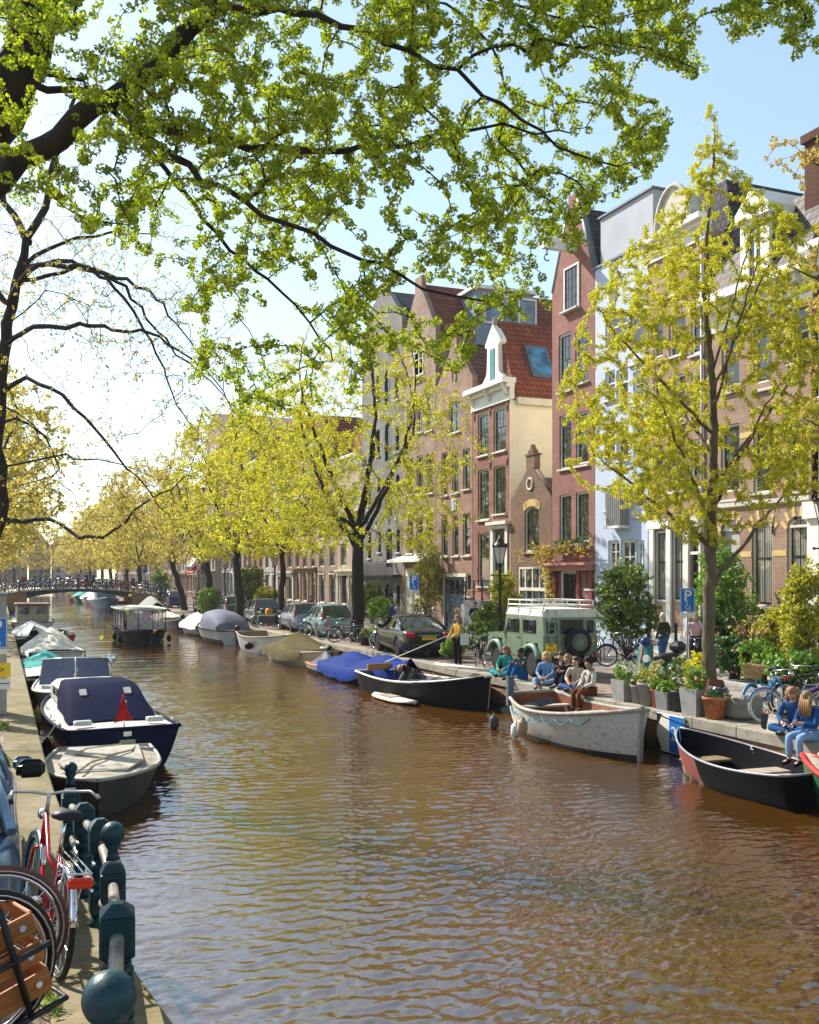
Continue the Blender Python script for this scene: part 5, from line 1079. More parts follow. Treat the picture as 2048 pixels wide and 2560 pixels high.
hd = hullset(o, ljL, 2.1, .72, 1.05, .9, .62, .3, LBW, mat('rust_red_inner', (.22, .07, .035), .8, sc=4, var=.35), mat('grey_gunwale', (.36, .33, .28), .8, sc=6, var=.3), bottom=(.1, mat('black_boot', (.03, .028, .025), .7, sc=4, var=.4)), pw=2.6, railr=.045)
b = MB(); b.box((0, ljL/2+.12, .55), (.09, .08, 1.15), rx=-.06); b.build('stem_post', mat('grey_stem', (.30, .28, .25), .8), o)
for y in (1.2, -.3, -1.7): b = MB(); b.rbox((0, y, .62), (hd['hb']((y+ljL/2)/ljL)*1.72, .26, .05), .01); b.build('thwart', mat('pale_plank', (.42, .38, .30), .8, sc=5), o)
b = MB(); b.bx(-.35, .5, -1.3, -.5, -.02, .28); b.build('box', mat('grey_white_box', (.45, .45, .43), .7), o)
b = MB(); b.box((.72, -2.0, .98), (.16, .12, .7)); b.build('upright', mat('blue_grey_post', (.08, .10, .13), .6), o); b = MB(); b.box((.3, -1.9, .62), (.12, 1.5, .16), rz=.5, rx=.25); b.build('loose_plank', mat('dark_plank', (.07, .08, .09), .7), o)
b = MB(); b.ell((-.45, .7, .62), (.22, .18, .15), 8, 5); b.tube([(-.3, .3, .3), (-.1, .5, .32), (.1, .2, .3), (-.2, .1, .32)], .03, 5); b.build('tackle_heap', mat('tangled_tackle', (.08, .14, .2), .7, sc=12, var=.8), o)
for (x, y, z, c) in ((1.12, -.6, .34, 'tan'), (1.10, -.95, .2, 'white'), (.90, -2.5, .16, 'dark')): fender(o, (x, y, z), mat('fender_'+c, dict(tan=(.42, .28, .16), white=(.6, .6, .6), dark=(.05, .05, .05))[c], .6), .12, .38)
b = MB()
for k in range(7):
    t0_, t1_ = .15+.1*k, .25+.1*k; b.tube([(hd['hb'](t)+.05, hd['y'](t), hd['sh'](t)-.12-.12*math.sin(math.pi*u)) for u, t in [(j/6, t0_+(t1_-t0_)*j/6) for j in range(7)]], .013, 4)
b.build('grab_line', mat('teal_rope', (.05, .22, .28), .8), o)
rope_thing('dark rope running from the lifeboat bow to the quay wall', [(12.2, fy(1625, 12.2)-.1, .15), (12.7, fy(1660, 12.2), -.1), (13.0, fy(1720, 13), -.12)], mat('rope_green', (.05, .12, .09), .8))
o = boat('long black steel sloop with white-trimmed gunwale and high curved bow, boy aboard', 'boat', 12.0, (fy(935, 11.6)+fy(1235, 12.4))/2+.2, math.pi+.14, 'steel_sloop')
slL = 6.6; hd = hullset(o, slL, 1.95, .55, 1.0, .62, .7, .3, BLK, mat('sloop_inner', (.10, .09, .085), .6, sc=3, var=.3), mat('white_trim', (.62, .60, .56), .4), pw=2.2, railr=.035)
for y, w in ((1.4, 1.3), (-.2, 1.75), (-1.7, 1.7)): b = MB(); b.rbox((0, y, .38), (hd['hb']((y+slL/2)/slL)*1.66, .3, .05), .01); b.build('thwart', TAN, o)
b = MB(); b.tube([(hd['hb'](.62+.37*i/9)+.045, hd['y'](.62+.37*i/9)+.1, hd['sh'](.62+.37*i/9)-.03) for i in range(10)], .05, 6); b.tube([(-hd['hb'](.62+.37*i/9)-.045, hd['y'](.62+.37*i/9)+.1, hd['sh'](.62+.37*i/9)-.03) for i in range(10)], .05, 6); b.build('rope_fender', BLK, o)
b = MB(); b.ell((.3, .5, .5), (.3, .35, .14), 10, 6); b.build('canvas_bag', mat('grey_bag', (.16, .17, .19), .8, sc=6, var=.4, bump=.6), o)
b = MB(); b.tube([(-.75, -.6, .98), (-.9, 2.4, 1.02)], .05, 6); b.build('boat_pole', mat('pale_pole', (.6, .57, .5), .6), o)
b = MB(); b.rbox((.1, -2.7, .78), (.9, .06, .2), .01); b.build('rudder_board', mat('orange_wood', (.45, .18, .05), .5), o)
def board(b):
    R = [];
    for i in range(15):
        u = -1+2*i/14; w = .38*max(.02, (1-abs(u)**2.6))**.6; y = 1.45*u; z = .12+.12*max(0, u-.5)
        R.append([(w*math.cos(a), y, z+.06*math.sin(a)) for a in [2*math.pi*k/12 for k in range(12)]])
    b.loft(R)
X, Y = gp(985, 1752, WATER); o = thing('paddle_board', 'pale pink-edged paddle board floating beside the black sloop', 'paddle board', (X, Y, WATER-.06), math.pi+.06)
b = MB(); board(b)
for i, f in enumerate(b.f):
    if sum(b.v[k][2] for k in f)/len(f) > .14: b.m[i] = 1
b.build('board', [mat('board_pink', (.55, .28, .2), .4), mat('board_white', (.66, .60, .55), .4)], o); b = MB(); b.rbox((0, -.3, .19), (.4, .8, .015), .004); b.build('deck_pad', TAN, o)
o, hd = tent('black boat heaped under a crumpled bright blue tarpaulin', 12.15, fy(930, 12.1), math.pi+.08, 6.2, 2.1, TARPB, GREYH_, .75, seed=12, H=.5, droop=.35, ridge=lambda u: .14+.22*abs(math.sin(u*7))+.12*math.sin(u*3))
X, Y = gp(822, 1690, WATER); o = boat('small orange and white jet ski with grey cover beside the blue tarp boat', 'jet ski', 11.6, fy(820, 11.6), math.pi, 'jet_ski'); hd = hullset(o, 2.9, 1.15, .35, .5, .35, .8, .15, mat('ski_white', (.6, .58, .55), .3), None, mat('ski_orange', (.6, .17, .03), .4), deck=mat('ski_orange', (.6, .17, .03), .4), deckr=[(0, 1)], bottom=(.16, BLK)); cover(o, hd, .15, .7, lambda u: .4*math.sin(math.pi*u)+.08, mat('ski_cover', (.08, .08, .09), .5, spec=.06, sc=6, var=.8), 'seat_cover', over=-.2, droop=0, seed=3)
o, hd = tent('tan hulled boat under a ridged olive-green tarpaulin, fourth boat along the quay wall', 12.05, fy(762, 12.0), 0.03, 5.8, 2.3, TARPG, mat('tan_sloop', (.42, .33, .23), .5, sc=2), 1.15, seed=13, H=.55, t=(.0, .8), droop=.3, ridge=lambda u: .80*(1-abs(u-.42)/.62)); o.rotation_euler[2] = math.pi+.05
b = MB(); b.torus((0, 2.6, .85), .25, .06, 'Z', 16, 6); b.build('life_ring', GELW, o); motor(o, 2.95, .7)
o = boat('off-white open rowing sloop with round black fender, between two covered boats', 'boat', 12.1, fy(668, 12.0), math.pi+.03, 'rowing_sloop'); hd = hullset(o, 6.4, 2.2, .8, 1.05, .9, .75, .3, GELW, mat('sloop_wood', (.3, .22, .14), .7, sc=4), TAN, railr=.04); fender(o, (1.12, .4, .4), BLK, .2, .35)
for y in (-1.5, .3, 1.8): b = MB(); b.rbox((0, y, .5), (1.7, .28, .05), .01); b.build('thwart', WOOD, o)
b = MB(); b.rbox((-.4, 2.2, .9), (.4, .4, .3), .05); b.build('yellow_crate', mat('crate_yellow', (.6, .42, .08), .5), o)
o = boat('sloop with tall blue-grey sprayhood and outboard motor, dark stern towards the viewer', 'boat', 11.75, 57.2, .06, 'sloop'); hd = hullset(o, 6.6, 2.3, .75, 1.05, .75, .85, .3, mat('grey_white_hull', (.42, .42, .44), .4), None, BLK, deck=TAN, deckr=[(0, 1)], bottom=(.25, BLK))
b = MB(); R = [[(w*math.sin(a), y, .78+h*max(0, math.cos(a))**.6) for a in [-math.pi/2+math.pi*k/14 for k in range(15)]] for y, w, h in ((-2.6, .98, .4), (-2.2, 1.02, .78), (-1.0, 1.05, 1.0), (.4, 1.0, 1.05), (1.6, .8, .95), (1.9, .7, .4))]; b.loft(R, 0, True, closed=False); b.add(R[0], [list(range(15))]); b.add(R[-1], [list(range(14, -1, -1))]); b.build('sprayhood', mat('grey_blue_canvas', (.17, .18, .23), .7, spec=.06, sc=2, var=.3, bump=.4, bsc=6), o); motor(o, -3.3, .8)
tent('dark hulled boat under a pointed clean white tent, ahead of the sprayhood sloop', 12.0, fy(500, 12.0), .03, 7.0, 2.3, TARPW, mat('dark_brown_hull', (.07, .06, .06), .5), 1.1, seed=15, H=.6, ridge=lambda u: .75*(1-abs(u-.6)/.75), mot=True)
o = boat('little grey motor dinghy between the white tent boat and the tour boat', 'boat', 11.7, fy(448, 11.8), math.pi, 'dinghy'); hullset(o, 4.2, 1.7, .55, .75, .6, .8, .2, GREYH_, WOOD, TAN); motor(o, 2.1, .85)
tent('broad boat under a rounded dark grey cover just before the bridge on the right', 12.0, 88, 0, 8.5, 2.6, TARPK, TAN, 1.3, seed=17, H=.8, ridge=lambda u: 1.2*math.sin(math.pi*min(1, .1+u*.9))**.5)
tent('low tan covered boat alongside the rounded grey one near the bridge', 11.9, 78, 0, 7, 2.2, TARPC, TAN, .4, seed=18, H=.6)
o = boat('blue cabin boat with white wheelhouse seen under the right half of the bridge', 'boat', 11.2, 119, math.pi, 'cabin_boat'); hullset(o, 8, 3.0, 1.0, 1.4, 1.0, .9, .3, mat('boat_blue', (.05, .15, .28), .4), None, GELW, deck=GELW, deckr=[(0, 1)]); b = MB(); b.rbox((0, -.5, 1.9), (2.1, 3.2, 1.7), .15); wh = b.build('wheelhouse', mat('boat_blue2', (.08, .14, .22), .4), o); 
for x in (-.5, .5): b = MB(); b.bx(x-.4, x+.4, 1.11, 1.115, 1.8, 2.5); b.build('wheelhouse_window', mat('pale_window', (.5, .52, .55), .2), wh)
for i, (X, Y, m_, cv, lab) in enumerate(((12.0, 107.5, GELW, None, 'white dinghy against the pier under the bridge'), (11.4, 131, REDP, TARPC, 'red boat with pale cover beyond the bridge'), (11.2, 140, GELW, TARPW, 'white covered boat beyond the bridge'), (10.8, 150, GRN, TARPT, 'green covered boat beyond the bridge'), (10.4, 160, REDP, TARPG, 'reddish boat farthest beyond the bridge'))):
    if cv: tent(lab, X, Y, 0, 7, 2.5, cv, m_, .8, seed=30+i, H=.9)
    else: o = boat(lab, 'boat', X, Y, 0); hullset(o, 4, 1.6, .8, 1.1, .8, .8, .2, m_, WOOD, m_)
# depth gauge board on the wall
o = thing('clearance_sign', 'blue and white sign reading 2, fixed low on the quay wall', 'sign', (13.06, fy(1677, 13.06), -.42)); W_ = .9
b = MB(); b.rbox((0, 0, 0), (.04, W_, .8), .006); b.build('board', WHITE, o); b = MB(); b.bx(-.026, -.021, -W_/2+.01, .02, -.38, .38); b.build('panel', mat('sign_blue', (.02, .16, .52), .4), o)
b = MB(); b.prism([(W_/2-.01, .39), (W_/2-.01, .1), (.28, .39)], -.026, -.021); b.prism([(W_/2-.01, -.39), (W_/2-.01, -.1), (.28, -.39)], -.026, -.021); b.build('marking', BLACK, o)
text('2,', .42, 'lettering', WHITE, o, Matrix.Translation((-.03, -.18, 0)) @ Matrix.Rotation(-math.pi/2, 4, 'Z') @ Matrix.Rotation(math.pi/2, 4, 'X'))
# ================================================================ railing beside the viewer
TEAL = stained('teal_iron', (.004, .030, .042), (.008, .050, .062), 5, .45, .62, .42, .25, spec=.35, c3=(.02, .045, .05)); WORN = stained('worn_rail', (.30, .27, .23), (.10, .085, .07), 6, .45, .6, .45, .2, spec=.5, c3=(.03, .05, .055))
rl = thing('bridge_railing', 'dark teal cast iron railing with ball-topped posts at the lower left', 'railing', (0, 0, 0))
RP = [(.67, 10.75, .93, 1, .066), (.70, 9.42, .86, 0, 0), (.76, 8.50, .92, 0, 0), (.77, 7.62, 1.0, 1, .088), (.56, 5.33, 1.22, 0, 0), (.335, 3.43, 1.5, 1, .09)]
for i, (x, y, zt, ball, r) in enumerate(RP):
    zg = rampz(y); b = MB(); j = min(i+1, len(RP)-1); k = max(i-1, 0)
    rz = math.atan2(RP[j][1]-RP[k][1], RP[j][0]-RP[k][0])+math.pi/2; M = Matrix.Translation((x, y, 0)) @ Matrix.Rotation(rz, 4, 'Z'); zb = zt-(.27 if ball else .06)
    def sq(w0, w1, z0, z1): b.box((0, 0, (z0+z1)/2), (w0*2, w0*2, z1-z0), M=M, taper=w1/w0)
    if ball: b.ell((x, y, zt), (r, r, r*1.02), 24, 14); b.lathe([(.055, 0), (.04, .03), (.036, .07), (.06, .11), (.03, .16)], (x, y, zt-r-.10), 16); sq(.085, .05, zb, zb+.06)
    else: sq(.088, .03, zb, zb+.055)
    b.rbox((0, 0, zb-.11), (.178, .178, .22), .014, M=M)
    h = zb-.22-(zg+.36); b.lathe([(.075, 0), (.085, .02), (.06, .045), (.05, .07), (.068, h*.35), (.074, h*.55), (.066, h*.75), (.048, h-.08), (.062, h-.05), (.05, h-.03), (.078, h)], (x, y, zg+.36), 18)
    b.rbox((0, 0, zg+.25), (.17, .17, .22), .014, M=M); b.lathe([(.10, 0), (.10, .06), (.07, .14)], (x, y, zg), 18)
    b.build('post', TEAL, rl)
    if i:
        X0, Y0, Z0, B0, _ = RP[i-1]
        b = MB(); a0, a1 = Vector((X0, Y0, Z0-(.38 if B0 else .17))), Vector((x, y, zt-(.38 if ball else .17))); b.tube([a0, a1], .036, 14)
        b.build('rail', WORN, rl)
        b = MB(); b.tube([(X0, Y0, rampz(Y0)+.25), (x, y, zg+.25)], .032, 12); b.build('rail', WORN, rl)
# ================================================================ bicycles
TYRE = mat('tyre_black', (.015, .015, .016), .75); TYREB = mat('tyre_brown', (.14, .05, .035), .75); TYREW = mat('tyre_cream', (.5, .47, .4), .7); SPOKE = mat('spoke', (.5, .5, .5), .3, .9, var=0)
LEATH = mat('saddle_black', (.015, .015, .017), .5, bump=.1); BROWNL = mat('wicker', (.42, .24, .10), .75, sc=14, var=.4, bump=.8, bsc=40); REFL = mat('red_reflector', (.75, .04, .01), .2, var=.1)
def wheel(p, parent, tm, r=.34, sp=18, strip=None):
    b = MB(); b.torus((0, 0, 0), r-.018, .021, 'X', 36, 8); w = b.build('wheel', tm, parent, p)
    b = MB(); b.torus((0, 0, 0), r-.048, .012, 'X', 36, 6, flat=1.0); b.lathe([(.03, -.04), (.03, .04)], (0, 0, 0), 8, axis='X'); b.build('rim', CHROME, w)
    if strip: b = MB(); [b.torus((s_*.017, 0, 0), r-.022, .006, 'X', 36, 5) for s_ in (-1, 1)]; b.build('reflective_strip', strip, w)
    b = MB()
    for k in range(sp): a = 2*math.pi*k/sp; b.tube([(.025*(1 if k % 2 else -1), .03*math.cos(a+.9), .03*math.sin(a+.9)), (0, (r-.05)*math.cos(a), (r-.05)*math.sin(a))], .0022, 3, sm=False)
    b.build('spokes', SPOKE, w); return w
def bicycle(label, X, Y, Z, rz, fm, tm=TYRE, sm=LEATH, rack=True, basket=None, crate=False, lean=0.06, men=False, group='bicycles parked along the canal', sh=.93, strip=None, light=True, fender=None):
    o = thing('bicycle', label, 'bicycle', (X, Y, Z), rz, group); o.rotation_euler = (0, lean, rz); r = .34
    wheel((0, -.53, r), o, tm, r, strip=strip); wheel((0, .55, r), o, tm, r, strip=strip)
    b = MB(); bb = (0, -.08, .29); st = (0, -.25, .74); hd0, hd1 = (0, .36, .66), (0, .33, .88)
    b.tube([bb, st], .017, 8); b.tube([bb, (0, .2, .40), hd0], .019, 8); b.tube([(0, -.19, .60), (0, .1, .62), hd1] if not men else [(0, -.235, .71), hd1], .017, 8); b.tube([hd0, hd1], .021, 8)
    for s_ in (-1, 1): b.tube([bb, (s_*.06, -.53, r)], .010, 6); b.tube([st, (s_*.06, -.53, r)], .009, 6); b.tube([(0, .37, .64), (s_*.05, .40, .62), (s_*.055, .55, r)], .011, 6)
    b.build('frame', fm, o)
    b = MB(); b.tube([st, (0, -.30, sh-.05)], .013, 8); b.build('seat_post', CHROME, o)
    b = MB(); b.loft([[(w*math.cos(a), y, sh+z+h*math.sin(a)) for a in [2*math.pi*k/12 for k in range(12)]] for y, w, z, h in ((-.44, .05, .01, .02), (-.41, .10, .015, .035), (-.34, .105, .01, .04), (-.26, .055, 0, .035), (-.17, .028, 0, .028), (-.13, .015, -.005, .015))]); b.build('saddle', sm, o)
    b = MB(); b.tube([hd1, (0, .31, 1.02)], .014, 8); b.tube([(-.30, .10, 1.04), (-.27, .22, 1.06), (-.12, .33, 1.04), (0, .33, 1.02), (.12, .33, 1.04), (.27, .22, 1.06), (.30, .10, 1.04)], .011, 8); hb = b.build('handlebar', STEEL, o)
    
    for s_ in (-1, 1): b = MB(); b.tube([(s_*.30, .13, 1.045), (s_*.305, .0, 1.03)], .017, 8); b.build('grip', RUBBER, hb)
    if fender != 'none':
        for c, a0, a1 in ((-.53, .1, 2.9), (.55, .25, 2.6)): b = MB(); b.torus((0, c, r), r+.018, .022, 'X', 18, 5, a0=a0, a1=a1, flat=1.2); b.build('mudguard', fender or fm, o)
    b = MB(); b.rbox((.05, -.27, .30), (.03, .56, .10), .03); b.build('chain_case', BLACK, o)
    b = MB(); b.tube([(-.13, -.08, .29), (.13, -.08, .29)], .01, 6); b.tube([(.09, -.08, .29), (.09, .03, .17)], .009, 5); b.tube([(-.09, -.08, .29), (-.09, -.19, .41)], .009, 5); b.bx(.08, .18, -.02, .07, .155, .18); b.bx(-.18, -.08, -.24, -.15, .4, .425); b.build('crank', CHROME, o)
    if rack:
        b = MB(); [b.tube([(x, -.28, .75), (x, -.90, .76)], .007, 5) for x in (-.07, -.025, .025, .07)]; b.tube([(-.07, -.9, .76), (.07, -.9, .76)], .008, 5); [b.tube([(s_*.07, -.75, .755), (s_*.06, -.53, r)], .006, 5) for s_ in (-1, 1)]; rk = b.build('rack', CHROME, o)
        b = MB(); b.rbox((0, -.93, .71), (.15, .035, .065), .012); b.build('tail_light', REFL, rk)
    if light: b = MB(); b.ell((0, .43, .86), (.045, .06, .045), 10, 6); b.build('headlight', CHROME, o)
    if basket: b = MB(); b.loft([[(w*x, .50+d*y, z) for x, y in ((-1, -1), (1, -1), (1, 1), (-1, 1))] for w, d, z in ((.13, .10, .80), (.18, .15, 1.08), (.165, .135, 1.075), (.12, .09, .82))], sm=False, caps=(True, True)); b.build('basket', BROWNL, o)
    b = MB(); b.tube([(-.05, -.45, .3), (-.2, -.42, .01)], .009, 5); b.build('kickstand', STEEL, o)
    return o
RED = mat('bike_red', (.36, .008, .014), .28, var=.1); BLUEB = mat('bike_blue', (.035, .09, .22), .3, var=.15); LBLUE = mat('bike_light_blue', (.06, .30, .52), .3, var=.1); PURP = mat('bike_purple', (.20, .03, .16), .35)
BG = 'bicycles parked along the canal'
# foreground: three
bicycle('red city bicycle with silver rack and red reflector leaning by the iron railing', .27, 7.38, rampz(6.7)+.02, .13, RED, fender=CHROME, lean=.10, sh=1.0, group='bicycles by the railing', strip=SPOKE)
bicycle('red framed bicycle with brown tyres parked broadside behind the wooden crate', -.53, 5.64, rampz(5.6)+.27, 1.52, RED, TYREB, fender='none', rack=False, strip=SPOKE, lean=-.05, sh=1.0, group='bicycles by the railing')
o = bicycle('dark bicycle with blue frame carrying an orange wooden crate at the lower left corner', -.60, 4.25, rampz(4.25)+.27, -1.17, mat('bike_deep_blue', (.02, .10, .30), .3), TYRE, fender='none', strip=SPOKE, lean=.05, group='bicycles by the railing', rack=False)
cr = thing('wooden_crate', 'orange slatted wooden crate with steel bolts held by a black carrier frame', 'crate', (-.10, 4.40, rampz(4.3)+.50), .38); cr.rotation_euler = (0, -.27, .38)
OW = mat('orange_wood_slat', (.36, .125, .035), .6, sc=5, var=.45, stretch=(.6, .6, 7), bump=.12)
for k in range(3):
    z = .05+.125*k
    for s_ in (-1, 1):
        b = MB(); b.rbox((0, s_*.20, z), (.50, .018, .085), .004); sl_ = b.build('slat', OW, cr)
        b = MB(); [b.lathe([(.014, -.004), (.012, .004)], (x, s_*.212, z), 10, axis='Y') for x in (-.2, .2)]; b.build('bolts', CHROME, sl_)
        b = MB(); b.rbox((s_*.25, 0, z), (.018, .38, .085), .004); b.build('slat', OW, cr)
b = MB(); b.rbox((0, 0, 0), (.5, .4, .015), .003); b.build('crate_floor', OW, cr)
b = MB(); [b.tube([(x, -.235, -.05), (x, -.235, .42), (x*.9, -.1, .5)], .014, 6) for x in (-.1, .13)]; b.tube([(-.28, -.235, .2), (.28, -.235, .2)], .012, 6); b.tube([(-.28, -.235, -.05), (.28, -.235, -.05), (.28, .24, -.05), (-.28, .24, -.05), (-.28, -.235, -.05)], .013, 6); b.build('carrier_frame', BLACK, cr)
# right quay by the young elm
def at(px, py, z=0): return gp(px, py, z)
X0, Y0 = 14.05, 19.0
bicycle('steel-blue bicycle with cream-walled tyres standing side-on at the right', 14.45, 15.25, 0, math.pi/2-.38, mat('bike_steel_blue', (.10, .16, .30), .3), TYREW, lean=.08)
bicycle('light blue bicycle with wicker basket on its handlebar', 14.75, 16.45, 0, math.pi/2+.35, LBLUE, TYRE, basket=True, lean=-.07)
bicycle('dark purple bicycle at the right edge behind the girl in denim', 15.5, 14.9, 0, math.pi/2-.25, PURP, TYRE, lean=.05)
bicycle('black bicycle half hidden behind the wicker basket bicycle', 15.7, 16.2, 0, math.pi/2-.1, BLACK, TYRE, lean=-.05)
# others along the quay
x, y = at(1189, 1672); bicycle('bicycle standing by the woman in the yellow jacket', x+.25, y+.1, 0, 2.5, BLACK, mat('tyre_grey', (.2, .2, .2), .7))
x, y = 18.9, 33.0; bicycle('silver bicycle locked at the loop behind the green off-roader', 18.6, fy(1500, 18.6), .07, 2.6, STEEL)
bicycle('black bicycle parked side-on before the big green bush', 18.0, fy(1562, 18.0), .07, 1.1, BLACK)
for i, (px, X, a, m_, lab) in enumerate(((793, 13.95, 1.2, BLUEB, 'dark blue bicycle nearest the teal hatchback'), (835, 13.95, 1.0, RED, 'red bicycle with pale tyres between the teal hatchback and the forked elm'), (868, 14.0, 1.3, BLACK, 'black bicycle against the trunk of the forked elm'), (955, 14.0, .3, BLACK, 'black bicycle behind the person reading in white trousers'), (665, 13.9, 1.4, STEEL, 'grey bicycle with an orange bag near the dark green hatchback'))):
    bicycle(lab, X, fy(px, X), 0, a, m_, TYREW if i == 1 else TYRE, lean=.06)
t_ = thing('shopping_bag', 'orange bag hanging on a bicycle near the dark green hatchback', 'bag', (13.9, fy(672, 13.9), .75)); b = MB(); b.rbox((0, 0, .15), (.35, .4, .4), .08); b.build('body', mat('bag_orange', (.7, .25, .02), .7), t_); b = MB(); b.torus((0, 0, .38), .12, .015, 'X', 14, 5); b.build('strap', BLACK, t_)
o = thing('cargo_bike', 'cargo bike with long grey box between the silver hatchback and the dark green one', 'cargo bike', (14.0, fy(690, 14.0), 0), .9); b = MB(); b.rbox((0, .4, .55), (.65, 1.0, .42), .05, ); b.build('box', GREYH_, o); wheel((0, -.9, .3), o, TYRE, .3); wheel((.3, 1.1, .26), o, TYRE, .26); b = MB(); b.tube([(0, -.9, .3), (0, -.4, .8), (0, -.1, .4), (0, .9, .35), (.3, 1.1, .26)], .02, 6); b.tube([(-.3, -.2, 1.0), (.3, -.2, 1.0)], .014, 6); b.build('frame', STEEL, o)
o = thing('bike_rack', 'galvanised hoop beside the silver bicycle near the big bush', 'bike rack', (18.3, fy(1490, 18.3), .07), .3); b = MB(); b.tube([(0, -.35, 0), (0, -.35, .6), (0, -.22, .78), (0, 0, .83), (0, .22, .78), (0, .35, .6), (0, .35, 0)], .028, 8); b.build('hoop', GALV, o); b = MB(); [b.lathe([(.07, 0), (.06, .02)], (0, s_*.35, 0), 8) for s_ in (-1, 1)]; b.build('foot_plate', STEEL, o)
# the crowd of bicycles on the footbridge: small single meshes
def tiny(m): b = MB(); b.torus((0, -.53, .34), .32, .03, 'X', 12, 4); b.torus((0, .55, .34), .32, .03, 'X', 12, 4); b.tube([(0, -.53, .34), (0, -.22, .75), (0, -.08, .3), (0, .36, .66), (0, .33, .9), (0, -.22, .75)], .03, 4); b.tube([(0, .36, .66), (0, .55, .34)], .03, 4); b.tube([(-.28, .2, 1.05), (0, .33, 1.0), (.28, .2, 1.05)], .025, 4); b.box((0, -.3, .92), (.14, .26, .06)); b.box((0, -.7, .76), (.16, .3, .05)); return b.mesh('bicycle', m)
TM = [tiny(m_) for m_ in (BLACK, STEEL, BLUEB, RED, mat('bike_dark_green', (.03, .08, .05), .4))]
cn = ['black', 'silver', 'blue', 'red', 'dark green']
for i in range(64):
    row = i % 3; x = -3.4+19.6*(i/64)+hr.uniform(-.15, .15); yy = BY+(0.55, 1.3, 7.3)[row]; k = hr.randrange(5)
    o = link(TM[k], 'bicycle', None, (x, yy, bz(x)+.02), hr.uniform(.9, 2.0)*(1 if i % 2 else -1)); tag(o, '%s bicycle in the tight row leaning on the footbridge railing' % cn[k], 'bicycle', '%s bicycles on the footbridge' % cn[k])
# ================================================================ cars
CGL = glass('car_glass', (.012, .016, .018)); TAIL = mat('tail_red', (.45, .01, .012), .15, var=.1, coat=1); PLATE = mat('plate_yellow', (.85, .55, .02), .4, var=.05); ALLOY = mat('alloy', (.35, .35, .36), .35, .8)
def carwheel(o, x, y, r, s_, w=.2, rim=ALLOY):
    b = MB(); b.lathe([(r*.62, -w/2), (r*.93, -w/2), (r, -w/2+.03), (r, w/2-.03), (r*.93, w/2), (r*.62, w/2)], (0, 0, 0), 26, axis='X'); wv = b.build('wheel', RUBBER, o, (x, y, r))
    b = MB(); b.lathe([(.03, -w*.32), (r*.62, -w*.36), (r*.66, w*.3), (r*.2, w*.42), (.05, w*.45)] if s_ > 0 else [(.05, -w*.45), (r*.2, -w*.42), (r*.66, -w*.3), (r*.62, w*.36), (.03, w*.32)], (0, 0, 0), 20, axis='X')
    for k in range(6): a = 2*math.pi*k/6; b.box((s_*w*.40, math.cos(a)*r*.34, math.sin(a)*r*.34), (.03, .05, r*.62), rx=a-math.pi/2)
    b.build('rim', rim, wv); return wv
